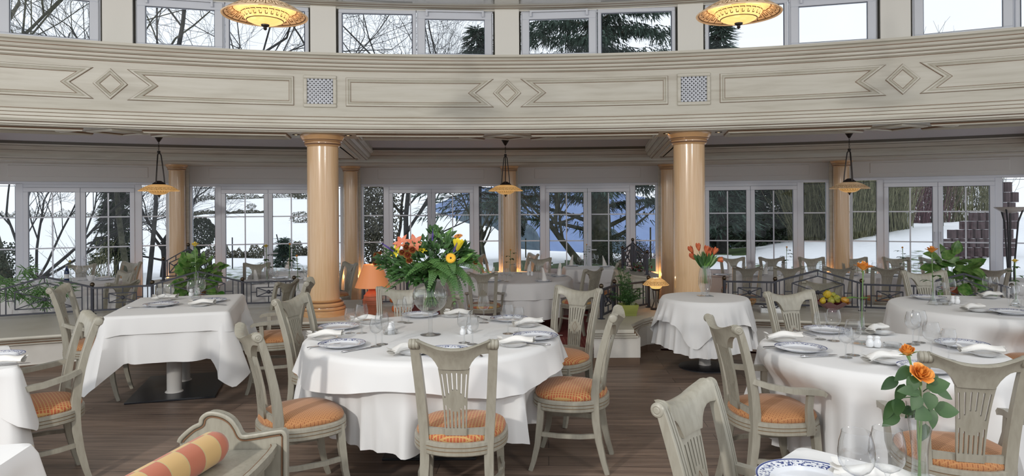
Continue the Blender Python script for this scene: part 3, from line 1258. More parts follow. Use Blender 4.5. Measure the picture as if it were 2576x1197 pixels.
def fold(th, seed, n):
    """pleats: narrow outward ridges of uneven strength"""
    r = random.Random(seed)
    out = 0
    for k in range(3):
        m_ = n + (0, -3, 4)[k]
        p, q = r.random() * 6.28, r.random() * 6.28
        a = (1 - abs(sin(m_ * th / 2 + p + .35 * sin(2 * th + q)))) ** 1.5
        out += (1.9 * a - .55) * (.75, .45, .35)[k] * (.75 + .45 * sin(3 * th + q))
    return out


def round_cloth(name, label, c, R, z, drop, flare, nf, amp, seed, hem=None, group=None, NT=168, push=()):
    """cloth over a round top; hem(theta) adds to the drop"""
    b = MB()
    prof = [(.0, 0), (.3, 0), (.6, 0), (.85, 0), (.96, 0), (.985, -.002), (1.0, -.010)]
    ids = []
    c0 = b.av((0, 0, z))
    for q, dz in prof[1:]:
        ids.append([b.av((R * q * cos(2 * PI * k / NT), R * q * sin(2 * PI * k / NT), z + dz + (.0012 * sin(9 * k / NT * 6.28 + q * 9) if q < .95 else 0))) for k in range(NT)])
    NS = 16
    dents = []
    for (qx, qy, fx, fy) in push:      # chairs pushed under the table press the cloth back
        d = Vector((qx - c[0], qy - c[1]))
        dents.append((math.atan2(d.y, d.x), min(.15, max(0, R + flare * .6 - (d.length - .25))), .21 / max(.3, d.length - .2)))
    for j in range(1, NS + 1):
        t = j / NS
        row = []
        for k in range(NT):
            th = 2 * PI * k / NT
            D = drop + (hem(th) if hem else 0)
            fo = fold(th, seed, nf)
            fo2 = fold(th, seed + 7, int(nf * 1.7)) * .35
            rr = R + .012 + flare * t + amp * (t ** .9) * (max(fo, -.55) * (1.0 if fo > 0 else .75) + fo2 * t) * min(1, .35 + t)
            zz = z - .012 - (D - .012) * t
            for (a, dep, wd) in dents:
                da = (th - a + PI) % (2 * PI) - PI
                q = max(0, 1 - (abs(da) / (wd * 1.7)) ** 3)
                if q > 0:
                    zz_ = min(1, max(0, (z - zz - .05) / .2))
                    lim = R + .014 - dep * zz_ * zz_ * (3 - 2 * zz_)
                    rr = rr * (1 - q) + min(rr, lim + .065 * t * (max(fo, -.7) + fo2)) * q
            row.append(b.av((rr * cos(th), rr * sin(th), zz)))
        ids.append(row)
    for k in range(NT):
        b.af((c0, ids[0][k], ids[0][(k + 1) % NT]))
    for i in range(len(ids) - 1):
        for k in range(NT):
            b.af((ids[i][k], ids[i + 1][k], ids[i + 1][(k + 1) % NT], ids[i][(k + 1) % NT]))
    o = b.build(name, [MT['cloth']], None, 80, loc=c)
    return tag(o, label, 'tablecloth', group)


def rect_cloth(name, label, c, rz, w, d, z, drop, flare, seed, group=None, corner=.5, amp=.012, off=.0, cdrop=.38):
    """cloth over a square-cornered top; corners hang lower and flare out"""
    b = MB()
    rc = .035
    NPS = 26
    pts = []
    hw, hd = w / 2 + off, d / 2 + off
    # perimeter with rounded corners: (x,y,nx,ny,cornerweight,s)
    def side(p0, p1, nx, ny):
        for k in range(NPS):
            t = k / NPS
            x = p0[0] + (p1[0] - p0[0]) * t
            y = p0[1] + (p1[1] - p0[1]) * t
            L = math.hypot(p1[0] - p0[0], p1[1] - p0[1])
            dc = min(t, 1 - t) * L
            pts.append((x, y, nx, ny, max(0, 1 - dc / .10) ** 2, .6 * max(0, 1 - dc / .11) ** 1.2, math.exp(-((dc - .12) / .045) ** 2)))
    def corner_(cx, cy, a0):
        for k in range(9):
            a = a0 + PI / 2 * k / 9
            pts.append((cx + rc * cos(a), cy + rc * sin(a), cos(a), sin(a), 1.0, .6 + .4 * (1 - abs(k / 9 - .5) * 2), 0))
    side((-hw + rc, -hd), (hw - rc, -hd), 0, -1)
    corner_(hw - rc, -hd + rc, -PI / 2)
    side((hw, -hd + rc), (hw, hd - rc), 1, 0)
    corner_(hw - rc, hd - rc, 0)
    side((hw - rc, hd), (-hw + rc, hd), 0, 1)
    corner_(-hw + rc, hd - rc, PI / 2)
    side((-hw, hd - rc), (-hw, -hd + rc), -1, 0)
    corner_(-hw + rc, -hd + rc, PI)
    n = len(pts)
    r = random.Random(seed)
    ph = [r.random() * 6.28 for _ in range(6)]
    rows = []
    c0 = b.av((0, 0, z))
    for q in (.35, .7, .93, .985):
        rows.append([b.av((p[0] * q, p[1] * q, z)) for p in pts])
    rows.append([b.av((p[0] - p[2] * .004, p[1] - p[3] * .004, z - .004)) for p in pts])
    NS = 14
    for j in range(1, NS + 1):
        t = j / NS
        row = []
        for k, p in enumerate(pts):
            s = k / n * 2 * PI
            cw = p[4]
            D = drop * (1 + cdrop * p[5])
            fl = flare * t + corner * cw * drop * t * .55
            wob = amp * t * (sin(7 * s + ph[0]) + .6 * sin(13 * s + ph[1]) + .4 * sin(23 * s + ph[2])) * (1 - cw * .5) - corner * .10 * t * p[6] * min(1, drop / .3)
            tw = corner * .10 * cw * t * sin(5 * s + ph[3])
            x = p[0] + p[2] * (.008 + fl + wob) - p[3] * tw
            y = p[1] + p[3] * (.008 + fl + wob) + p[2] * tw
            row.append(b.av((x, y, z - .006 - (D - .006) * t)))
        rows.append(row)
    for k in range(n):
        b.af((c0, rows[0][k], rows[0][(k + 1) % n]))
    for i in range(len(rows) - 1):
        for k in range(n):
            b.af((rows[i][k], rows[i + 1][k], rows[i + 1][(k + 1) % n], rows[i][(k + 1) % n]))
    # pressed creases
    o = b.build(name, [MT['cloth']], None, 60, loc=c, rz=rz)
    return tag(o, label, 'tablecloth', group)


MT['tabletop'] = mat('table_board', (.5, .42, .3), .6)
MT['whitemetal'] = mat('white_painted_tube', (.62, .60, .57), .35)


def table(label, c, rz, shape, w, d, base, cols, h=TT, group='dining tables'):
    t = thing('dining_table', label, 'table', c, rz, group)
    b = MB()
    if shape == 'round':
        b.lathe([(0, h - .03), (w - .012, h - .03), (w - .004, h - .026), (w - .004, h - .006), (w - .01, h - .002), (0, h - .002)], 48)
    else:
        b.box((0, 0, h - .016), (w - .012, d - .012, .028), 0, 0, .004)
    b.build('table_top', [MT['tabletop']], t, 40)
    for (x, y, r) in cols:
        p = MB()
        p.lathe([(r, .012), (r, h - .03)], 28, (x, y, 0))
        p.lathe([(r * 1.25, .016), (r * 1.2, .022), (r * 1.02, .03)], 28, (x, y, 0))
        p.build('pedestal', [MT['whitemetal']], t, 40)
    b = MB()
    if base[0] == 'rect':
        b.box((base[3] if len(base) > 3 else 0, base[4] if len(base) > 4 else 0, .0085), (base[1], base[2], .017), 0, 0, .004)
    else:
        b.lathe([(0, 0), (base[1], 0), (base[1], .01), (base[1] - .02, .016), (base[1] * .5, .026), (0, .028)], 44)
    b.build('base_plate', [MT['blackmetal']], t, 40)
    return t


def near(c, R=1.25):
    return [(o.location.x, o.location.y, 0, 0) for o in S.objects if o.get('category') == 'chair' and (o.location - Vector(c)).length < R]


# T2 : the round flower table
T2 = Vector((-.556, 4.72, 0))
table('large round table under the glass bowl of flowers', T2, 0, 'round', .855, 0, ('rect', .62, .62), [(0, 0, .07)])
CG = 'white tablecloths'
round_cloth('tablecloth', 'long white under-cloth falling in deep folds round the flower table', T2, .86, TT + .002, .52, .03, 17, .10, 5, None, CG, 240, near(T2))
round_cloth('tablecloth', 'short white top cloth spread over the flower table, scalloped hem', T2, .868, TT + .007, .165, .048, 15, .022, 11, lambda th: .055 * abs(sin(2 * th + .35)) ** 2 + .012 * sin(5 * th), CG)
# T1 : square-cornered table on the left
a1, a2, a3, a4 = G(275, 793, TT), G(563, 790, TT), G(606, 742, TT), G(362, 748, TT)
T1 = (a1 + a2 + a3 + a4) / 4
T1.z = 0
rz1 = math.atan2((a3 - a2).y + (a4 - a1).y, (a3 - a2).x + (a4 - a1).x) - PI / 2
w1 = ((a2 - a1).length + (a3 - a4).length) / 2
d1 = ((a4 - a1).length + (a3 - a2).length) / 2
table('square-cornered table at left with two white pedestals on a black plate', T1, rz1, 'rect', w1, d1, ('rect', .72, .95, 0, -.02), [(-.02, -.22, .062), (-.02, .2, .062)])
rect_cloth('tablecloth', 'long white under-cloth with drooping corners on the square-cornered table', T1, rz1, w1, d1, TT + .002, .40, .02, 3, CG, .75, .014, 0, .55)
rect_cloth('tablecloth', 'short white top cloth with pressed creases on the square-cornered table', T1, rz1, w1, d1, TT + .006, .155, .012, 4, CG, .3, .004, .012, .12)
# T3 : right round table
T3 = Vector((2.25, 4.13, 0))
table('round table at right, set for dinner, with the single orange rose', T3, 0, 'round', .68, 0, ('rect', .62, .62), [(0, 0, .07)])
round_cloth('tablecloth', 'white cloth hanging in long soft folds from the right round table', T3, .69, TT + .002, .62, .05, 15, .12, 23, lambda th: .04 * sin(2 * th), CG, 240, near(T3, 1.1))
# T4 : far right round table
T4 = Vector((4.15, 5.88, 0))
table('far right round table, near the broad-leaved plant', T4, 0, 'round', .745, 0, ('rect', .62, .62), [(0, 0, .07)])
round_cloth('tablecloth', 'white cloth on the far right round table, half in shade', T4, .755, TT + .002, .55, .05, 13, .07, 31, None, CG, 168, near(T4))
# T5 : small tulip table
T5 = Vector((1.98, 6.93, 0))
table('small round pedestal table carrying the tulips', T5, 0, 'round', .42, 0, ('disc', .265), [(0, 0, .058)], .715)
round_cloth('tablecloth', 'white under-cloth on the small tulip table', T5, .425, .717, .50, .05, 20, .05, 41, lambda th: .03 * sin(3 * th + 1), CG)
round_cloth('tablecloth', 'square white top cloth with pointed corners on the small tulip table', T5, .434, .722, .215, .06, 15, .04, 43, lambda th: .23 * abs(cos(2 * th + .9)) ** 5, CG)
# T6 : corner of the nearest table, bottom right
T6 = Vector((1.06, 1.90, 0))
table('nearest table, only its corner in view at the bottom right', T6, rad(45), 'rect', .82, .82, ('rect', .55, .55), [(0, 0, .065)])
rect_cloth('tablecloth', 'white cloth on the nearest table corner at the bottom right', T6, rad(45), .83, .83, TT + .004, .25, .03, 9, CG, .4)
# T7 : tables cut off at the lower left
T7 = Vector((-3.36, 3.84, 0))
table('table cut off by the left picture edge, before the turned-away armchair', T7, rad(40), 'rect', .80, .80, ('rect', .5, .5), [(0, 0, .065)])
rect_cloth('tablecloth', 'white cloth with a hanging corner at the left picture edge', T7, rad(40), .80, .80, TT + .006, .22, .02, 12, CG, .45, .008, .01, .7)
rect_cloth('tablecloth', 'longer white cloth under the top cloth at the left picture edge', T7, rad(40), .80, .80, TT + .002, .50, .03, 14, CG, .25)
T8 = Vector((-2.14, 2.12, 0))
table('table in the bottom left corner, nearest on that side', T8, rad(10), 'rect', .78, .78, ('rect', .5, .5), [(0, 0, .065)])
rect_cloth('tablecloth', 'crumpled white cloth in the bottom left corner of the picture', T8, rad(10), .78, .78, TT + .004, .33, .05, 17, CG, .4)
# sunken ring tables
D4 = Vector((.03, 11.0, ZS))
table('round table in the sunken ring, behind the big flowers', D4, 0, 'round', .92, 0, ('rect', .62, .62), [(0, 0, .07)], group='sunken tables')
round_cloth('tablecloth', 'white under-cloth on the sunken round table behind the flowers', D4, .925, TT + .002, .55, .05, 22, .045, 51, None, CG, 168, near(D4, 1.4))
round_cloth('tablecloth', 'short white top cloth on the sunken round table behind the flowers', D4, .932, TT + .006, .25, .04, 11, .03, 53, None, CG)
D5 = Vector((1.47, 12.65, ZS))
table('small square table at the middle window, beside the panelled sideboard', D5, 0, 'rect', .95, .75, ('rect', .5, .5), [(0, 0, .065)], group='sunken tables')
rect_cloth('tablecloth', 'long white cloth on the small square window table', D5, 0, .95, .75, TT + .002, .56, .02, 61, CG, .2)
rect_cloth('tablecloth', 'short white top cloth on the small square window table', D5, 0, .95, .75, TT + .006, .24, .015, 62, CG, .3, .006, .012)
D2 = Vector((-3.75, 10.6, ZS))
table('table behind the left railing with folded napkins', D2, rad(14), 'rect', 1.5, .85, ('rect', .9, .5), [(0, 0, .065)], group='sunken tables')
rect_cloth('tablecloth', 'white cloth on the table behind the left railing', D2, rad(14), 1.5, .85, TT + .004, .42, .03, 71, CG, .3)
D3 = Vector((-4.0, 12.05, ZS))
table('table close to the left window, behind the railing table', D3, rad(14), 'rect', 1.3, .7, ('rect', .6, .5), [(0, 0, .065)], group='sunken tables')
rect_cloth('tablecloth', 'white cloth on the table close to the left window', D3, rad(14), 1.3, .7, TT + .004, .35, .03, 73, CG, .3)
D1 = Vector((-7.15, 10.65, ZS))
table('far left round table in shade by the window', D1, 0, 'round', .84, 0, ('rect', .62, .62), [(0, 0, .07)], group='sunken tables')
round_cloth('tablecloth', 'shaded white cloth on the far left round table', D1, .85, TT + .004, .45, .05, 12, .04, 81, None, CG)
D1b = Vector((-6.3, 9.35, ZS))
table('table right behind the railing at the left edge, full of glasses', D1b, rad(24), 'rect', 1.7, .8, ('rect', .9, .5), [(0, 0, .065)], group='sunken tables', h=.74)
rect_cloth('tablecloth', 'white cloth on the table right behind the left edge railing', D1b, rad(24), 1.7, .8, .745, .4, .03, 83, CG, .3)
for q, (x, lab) in enumerate(((5.05, 'left'), (6.75, 'right'))):
    xx = 4.55 + 1.62 * q
    D6 = Vector((xx, 11.35 - .55 * q, ZS))
    table('%s half of the long table row at the right windows' % lab, D6, rad(-19), 'rect', 1.66, .8, ('rect', .9, .5), [(0, 0, .065)], group='sunken tables')
    rect_cloth('tablecloth', 'white cloth on the %s half of the long right table row' % lab, D6, rad(-19), 1.67, .8, TT + .004, .42, .02, 91 + q, CG, .3)
D7 = Vector((7.75, 10.15, ZS))
table('table at the far right window beside the floor lamp', D7, rad(-22), 'rect', 1.3, .8, ('rect', .9, .5), [(0, 0, .065)], group='sunken tables')
rect_cloth('tablecloth', 'white cloth on the far right window table beside the floor lamp', D7, rad(-22), 1.3, .8, TT + .004, .42, .02, 95, CG, .3)
# ------------------------------------------------------------------ plants and flowers: helpers
def veg(name, c1, c2, rough=.45, sc=8, trans=.0):
    m = mat(name, c1, rough)
    noise_col(m, [(.35, c1), (.65, c2)], (1, 1, 1), sc, 3)
    return m


MT['leaf'] = veg('dark_green_leaf', (.022, .065, .016), (.05, .125, .03), .4)
MT['leaflight'] = veg('bright_green_leaf', (.07, .19, .025), (.15, .30, .06), .38)
MT['pothos'] = veg('variegated_pothos_leaf', (.045, .15, .022), (.20, .33, .09), .32, 14)
MT['fern'] = veg('fern_green', (.045, .13, .028), (.10, .21, .055), .5)
MT['stemgreen'] = veg('green_stem', (.10, .19, .05), (.17, .27, .09), .45)
MT['roseleaf'] = veg('rose_leaf', (.022, .065, .016), (.05, .11, .03), .5)
def petal(name, c1, c2, sc=25):
    m = mat(name, c1, .55)
    noise_col(m, [(.35, c1), (.65, c2)], (1, 1, 1), sc, 2)
    bsdf(m).inputs['Subsurface Weight'].default_value = .0
    return m


MT['roseorange'] = petal('orange_rose_petal', (.70, .22, .03), (.80, .36, .07))
MT['roseyellow'] = petal('yellow_rose_petal', (.72, .50, .06), (.78, .62, .14))
MT['tulipred'] = petal('orange_red_tulip_petal', (.55, .09, .03), (.72, .22, .09))
MT['tulipyellow'] = petal('yellow_tulip_petal', (.80, .62, .02), (.86, .72, .05))
MT['gerbera'] = petal('golden_gerbera_petal', (.85, .42, .01), (.88, .52, .02))
MT['gerberaorange'] = petal('orange_gerbera_petal', (.72, .26, .05), (.78, .35, .08))
MT['lily'] = petal('salmon_lily_petal', (.60, .14, .07), (.70, .28, .17))
MT['mum'] = petal('dark_red_mum_petal', (.16, .016, .016), (.24, .03, .02))
MT['mumtip'] = petal('gold_petal_tip', (.68, .36, .03), (.7, .42, .06))
MT['violet'] = petal('violet_spike', (.06, .03, .22), (.12, .07, .38))
MT['darkeye'] = mat('dark_flower_eye', (.06, .03, .015), .8)


def leafq(b, p, d, n, L, W, curl=.2, m=0, rows=5, tip=1.0, foldk=.18):
    d = Vector(d).normalized()
    n = Vector(n)
    s = d.cross(n)
    if s.length < 1e-4:
        s = d.orthogonal()
    s.normalize()
    n = s.cross(d).normalized()
    p = Vector(p)
    ids = []
    for i in range(rows + 1):
        t = i / rows
        w = W * (sin(PI * min(1, t ** .75 * 1.0)) ** .8) * .5 if 0 < t < 1 else 0
        c = p + d * (L * t) - n * (curl * L * t * t)
        if w == 0:
            ids.append([b.av(c)])
        else:
            ids.append([b.av(c - s * w + n * (foldk * w)), b.av(c), b.av(c + s * w + n * (foldk * w))])
    for i in range(rows):
        a, q = ids[i], ids[i + 1]
        if len(a) == 1:
            b.af((a[0], q[1], q[0]), m)
            b.af((a[0], q[2], q[1]), m)
        elif len(q) == 1:
            b.af((a[0], a[1], q[0]), m)
            b.af((a[1], a[2], q[0]), m)
        else:
            b.af((a[0], a[1], q[1], q[0]), m)
            b.af((a[1], a[2], q[2], q[1]), m)


def petal_cup(b, c, ax, r, h, ang, width, flare, m=0, rows=5, cols=5, curl=.0):
    """one cupped petal of a rose/tulip; ax frame (x,y,z vectors)"""
    X, Y, Z = ax
    ids = []
    for i in range(rows + 1):
        t = i / rows
        rr = r * (sin(t * 1.45) ** .7) * (1 + flare * t * t)
        zz = h * t + curl * h * (-(max(0, t - .75) * 4) ** 2) * .18
        row = []
        for j in range(cols):
            u = (j / (cols - 1) - .5) * 2
            aa = ang + u * width * (.55 + .45 * sin(PI * min(1, .25 + t * .75)))
            edge = 1 - .14 * u * u * t
            q = c + (X * cos(aa) + Y * sin(aa)) * rr + Z * (zz * edge)
            row.append(b.av(q))
        ids.append(row)
    for i in range(rows):
        for j in range(cols - 1):
            b.af((ids[i][j], ids[i][j + 1], ids[i + 1][j + 1], ids[i + 1][j]), m)


def frame(d):
    Z = Vector(d).normalized()
    X = Z.orthogonal().normalized()
    return X, Z.cross(X), Z


def bez(p0, p1, p2, n=8):
    p0, p1, p2 = Vector(p0), Vector(p1), Vector(p2)
    return [p0 * (1 - t) ** 2 + p1 * (2 * t * (1 - t)) + p2 * t * t for t in [k / n for k in range(n + 1)]]


def rose_bloom(b, c, d, r, seed=0, opened=.35):
    rr = random.Random(seed)
    ax = frame(d)
    Z = ax[2]
    for ring, (q, n, fl, hh) in enumerate(((.28, 3, -.1, 1.0), (.5, 4, .0, .98), (.75, 5, .1 + opened * .4, .9), (1.0, 5, .12 + opened * .8, .84), (1.2, 5, .25 + opened * 1.3, .66))):
        for k in range(n):
            a = 2 * PI * k / n + ring * .7 + rr.random() * .3
            petal_cup(b, c + Z * (r * .05), ax, r * q * .62, r * 1.5 * hh * (.92 + .16 * rr.random()), a, PI / n * 1.25, fl, 0, 6, 5, .6 if ring > 1 else .1)


# ------------------------------------------------------------------ glasses and table things: prototypes
def make_wineglass(H, rb, rr, rf, lab='x'):
    t = thing('wine_glass', lab, 'wine glass')
    b = MB()
    z0 = H * .46
    hb = H - z0
    pr = [(.0, z0), (rb * .35, z0 + hb * .03), (rb * .72, z0 + hb * .13), (rb * .93, z0 + hb * .27), (rb, z0 + hb * .42), (rb * .985, z0 + hb * .56), (rb * .93, z0 + hb * .75), (rr + (rb - rr) * .12, z0 + hb * .93), (rr, H)]
    b.lathe(pr, 26)
    b.lathe([(rr - .0006, H - .0006), (rr, H + .0006), (rr + .0008, H)], 26)
    b.build('bowl', [MT['glass']], t, 80)
    b = MB()
    b.lathe([(.009, z0 - .001), (.005, z0 - .012), (.0038, z0 * .55), (.004, z0 * .3), (.0055, .012), (.011, .007)], 12)
    b.build('stem', [MT['glass']], t, 80)
    b = MB()
    b.lathe([(.011, .007), (rf * .6, .0045), (rf, .002), (rf, .0), (0, .0)], 26)
    b.build('foot', [MT['glass']], t, 80)
    return t


PG = {'big': make_wineglass(.205, .046, .036, .038), 'small': make_wineglass(.178, .040, .032, .035), 'huge': make_wineglass(.235, .050, .039, .04)}


def lathe_thing(name, label, cat, prof, m, n=40, sm=50, group=None):
    b = MB()
    b.lathe(prof, n)
    o = b.build(name, [m], None, sm)
    return tag(o, label, cat, group)


P_plate = lathe_thing('dinner_plate', 'x', 'plate', [(0, .007), (.088, .007), (.096, .009), (.104, .0145), (.125, .0185), (.147, .0215), (.150, .0225), (.1495, .0205), (.12, .0145), (.1, .008), (.092, .002), (.085, 0), (0, 0)], MT['plate'], 64)
P_side = lathe_thing('side_plate', 'x', 'plate', [(0, .004), (.05, .004), (.058, .008), (.082, .0145), (.084, .0145), (.062, .006), (.05, 0), (0, 0)], MT['china'], 40)
# folded napkin lying on the side plate
def make_napkin():
    b = MB()
    N, M = 16, 14
    def f(i, j):
        t = i / (N - 1)
        a = 2 * PI * j / M
        x = (t - .5) * .22
        w = .036 - .012 * sin(PI * t) + .014 * max(0, t - .75) * 4 * .5
        h = .012 + .006 * sin(PI * t) + .006 * max(0, t - .8) * 5
        sw = .018 * sin(t * 3.4) + .012 * t * t
        r = 1 + .14 * sin(3 * a + 5 * t)
        z = .022 + h * sin(a) * r + .018 * sin(PI * t) ** 2 + .012 * t ** 3
        return (x, sw + w * cos(a) * r, z)
    b.grid(f, N, M, cv=True)
    # layered fold at the ends
    for e, x0 in ((0, -.105), (1, .108)):
        for k in range(3):
            leafq(b, (x0 * .85, -.01 + .012 * k, .022 + .007 * k), ((1 if e else -1), .25 * (k - 1), .12 * k), (0, 0, 1), .04, .055, -.2, 0, 4)
    o = b.build('folded_napkin', [MT['napkin']], None, 60)
    return tag(o, 'x', 'napkin')


P_nap = make_napkin()
# upright cone napkin (mitre fold)
b = MB()
N, M = 12, 22
def f(i, j):
    t = i / (N - 1)
    a = 2 * PI * j / M
    hgt = .11 + .085 * (.5 + .5 * cos(a - .6)) ** 1.5
    r = .042 - .012 * t
    tipx = .018 * t * t
    return (r * cos(a) * (1 - .25 * t) + tipx, r * sin(a) * (1 - .1 * t), .006 + hgt * t)
b.grid(f, N, M, cv=True)
def f2(i, j):
    t = i / 9
    a = j / 10 * PI * 1.2 - .5
    return (.043 * cos(a) * (1 - .3 * t), .044 * sin(a) * (1 - .25 * t), .006 + .075 * t + .02 * sin(j * .6) * t)
b.grid(f2, 10, 11)
P_cone = tag(b.build('napkin_cone', [MT['napkin']], None, 60), 'x', 'napkin')
# cutlery
def make_knife():
    b = MB()
    b.bar([(0, -.115, .005), (0, -.112, .006), (0, -.06, .006), (0, -.018, .005), (0, -.012, .004)], [.010, .0145, .013, .010, .012], [.005, .009, .008, .006, .004], (1, 0, 0), 0, [(-.5, -.3), (-.3, -.5), (.3, -.5), (.5, -.3), (.5, .3), (.3, .5), (-.3, .5), (-.5, .3)])
    b.bar([(0, -.012, .004), (.001, .03, .004), (.002, .08, .004), (.003, .11, .004), (.006, .122, .004)], [.014, .017, .018, .014, .004], [.003, .0024, .002, .0016, .001], (1, 0, 0))
    return tag(b.build('table_knife', [MT['chrome']], None, 50), 'x', 'knife')


def make_fork():
    b = MB()
    b.bar([(0, -.105, .004), (0, -.09, .005), (0, -.02, .005), (0, .03, .006), (0, .045, .008)], [.012, .016, .007, .006, .016], [.003, .004, .004, .003, .0025], (1, 0, 0))
    b.bar([(0, .045, .008), (0, .058, .009), (0, .066, .009)], [.018, .024, .024], [.0025, .002, .002], (1, 0, 0))
    for k in range(4):
        x = -.0095 + k * .0063
        b.bar([(x, .064, .009), (x, .09, .0075), (x, .112, .010)], [.0036, .003, .0018], [.002, .002, .0012], (1, 0, 0))
    return tag(b.build('table_fork', [MT['chrome']], None, 50), 'x', 'fork')


P_knife, P_fork = make_knife(), make_fork()
b = MB()
b.lathe([(0, 0), (.015, 0), (.019, .006), (.0205, .018), (.0195, .03), (.0135, .04), (.0125, .044), (.016, .05), (.0145, .058), (.007, .062), (0, .063)], 20)
P_salt = tag(b.build('salt_shaker', [MT['china']], None, 60), 'x', 'salt shaker')
t = thing('glass_ashtray', 'x', 'ashtray')
b = MB()
b.lathe([(0, 0), (.05, 0), (.054, .008), (.052, .028), (.046, .03), (.043, .012), (0, .01)], 12)
b.build('dish', [MT['glass']], t, 30)
P_ash = t
# ---- slim bud vase and rose
def make_vase(H, label):
    t = thing('bud_vase', label, 'vase')
    b = MB()
    b.lathe([(0, .0), (.036, .0), (.037, .006), (.03, .016), (.016, .045), (.0125, .09), (.0115, H * .6), (.014, H * .85), (.0175, H), (.016, H)], 24)
    b.build('glass', [MT['glass']], t, 60)
    b = MB()
    b.lathe([(0, .012), (.024, .014), (.0135, .045), (.0105, .09), (.010, H * .45), (0, H * .45)], 16)
    b.build('water', [MT['water']], t, 60)
    return t


P_vase = make_vase(.19, 'x')


def make_rose(petalm, hz=.35, lean=(.01, 0), r=.024, leaves=5, seed=1, opened=.3, pairs=()):
    """rose whose stem foot is at the origin"""
    t = thing('rose', 'x', 'rose')
    rr = random.Random(seed)
    top = Vector((lean[0], lean[1], hz))
    path = bez((0, 0, .03), (lean[0] * .2, lean[1] * .2, hz * .55), top, 8)
    b = MB()
    b.tube(path, [.0028] * 7 + [.0034, .005], 6)
    b.build('stem', [MT['stemgreen']], t)
    b = MB()
    rose_bloom(b, top, (lean[0] * 2, lean[1] * 2, .3), r, seed, opened)
    b.build('bloom', [petalm], t, 80)
    b = MB()
    for k in range(5):
        a = k * 2 * PI / 5
        leafq(b, top + Vector((cos(a), sin(a), 0)) * r * .12, (cos(a), sin(a), .25), (0, 0, 1), r * 1.1, r * .35, .35, 0, 3)
    for k in range(leaves):
        q = .45 + .42 * k / max(1, leaves - 1) + rr.uniform(-.03, .03)
        i = int(q * 8)
        p = path[i]
        a = k * 2.4 + rr.random()
        d = Vector((cos(a), sin(a), .25))
        L = .045 + .02 * rr.random()
        b.tube([p, p + d * L * .8], .0012, 5)
        for e, (aa, sc) in enumerate(((0, 1), (.9, .8), (-.9, .8))):
            dd = Vector((cos(a + aa), sin(a + aa), .12 - .3 * rr.random()))
            leafq(b, p + d * L * (.8 if e == 0 else .55), dd, (0, 0, 1), .052 * sc, .034 * sc, .25, 0, 5)
    for (z, a, L) in pairs:
        leafq(b, path[int(z * 8)], (cos(a), sin(a), .18), (0, 0, 1), L, L * .62, .15, 0, 7)
    b.build('leaves', [MT['leaflight' if pairs else 'roseleaf']], t, 80)
    return t


PR = {'single': make_rose(MT['roseorange'], .34, (.012, .0), .037, 0, 9, .45, ((.5, 2.9, .095), (.5, .2, .07))), 'orange': make_rose(MT['roseorange'], .36, (.012, .0), .034, 4, 3), 'yellow': make_rose(MT['roseyellow'], .36, (-.01, .005), .024, 5, 4), 'bud': make_rose(MT['roseorange'], .34, (.008, -.006), .016, 6, 6, -.1)}
index_kids()
USED = set()


def put(proto, loc, label, group=None, rz=0.0, scale=None, tilt=None):
    if proto.name in USED:
        o = dup(proto, loc, rz, label, group, scale)
    else:
        USED.add(proto.name)
        o = proto
        o.location = loc
        o.rotation_euler = (0, 0, rz)
        if scale:
            o.scale = (scale,) * 3
        o['label'] = label
        if group:
            o['group'] = group
    if tilt:
        o.rotation_euler = (tilt[0], tilt[1], rz)
    return o


RN = random.Random(77)
ZT = TT + .0075        # cloth surface


def plates(items, z=ZT, s=1.0, g='blue-rimmed dinner plates'):
    for px, py, lab in items:
        p = G(px, py, z + .012)
        put(P_plate, (p.x, p.y, z), lab, g, RN.random() * 6, s)


def side(px, py, lab, ang=0.0, z=ZT, npx=0, cone=False, naplab=None):
    p = G(px, py, z + .006)
    put(P_side, (p.x, p.y, z), lab, 'small white side plates')
    if naplab:
        q = G(px + npx, py, z + .006)
        put(P_nap, (q.x, q.y, z + .005), naplab, 'folded white napkins', ang)


def glass(px, py, kind, lab, z=ZT, s=None):
    p = G(px, py, z)
    put(PG[kind], (p.x, p.y, z), lab, 'wine glasses', RN.random() * 6, s)


# ---- T2 the flower table
ft = 'on the flower table'
plates([(860, 866, 'blue-rimmed plate at the front left of the flower table'), (852, 822, 'blue-rimmed plate at the back left of the flower table'), (1057, 792, 'blue-rimmed plate at the back of the flower table, behind the vase stem'), (1281, 802, 'blue-rimmed plate at the back right of the flower table'), (1347, 846, 'blue-rimmed plate at the right edge of the flower table'), (1125, 884, 'blue-rimmed plate seen through the back of the front chair')])
side(1040, 888, 'side plate beside the front chair top, flower table', .9, ZT, -22, naplab='twisted napkin left of the front chair top on the flower table')
side(818, 851, 'side plate between the two left plates of the flower table', .12, ZT, 0, naplab='long napkin between the two left plates of the flower table')
side(1136, 795, 'side plate right of the vase stem at the back, flower table', -.4, ZT, 16, naplab='crumpled napkin right of the vase stem at the back')
side(1325, 819, 'side plate between the two right plates of the flower table', .28, ZT, 2, naplab='long napkin pointing off the right rim of the flower table')
side(1292, 868, 'side plate right of the front chair scroll, flower table', -.1, ZT, 6, naplab='napkin right of the front chair scroll on the flower table')
side(932, 811, 'side plate in front of the terracotta lamp, flower table', .1, ZT, -12, naplab='napkin in front of the terracotta lamp on the flower table')
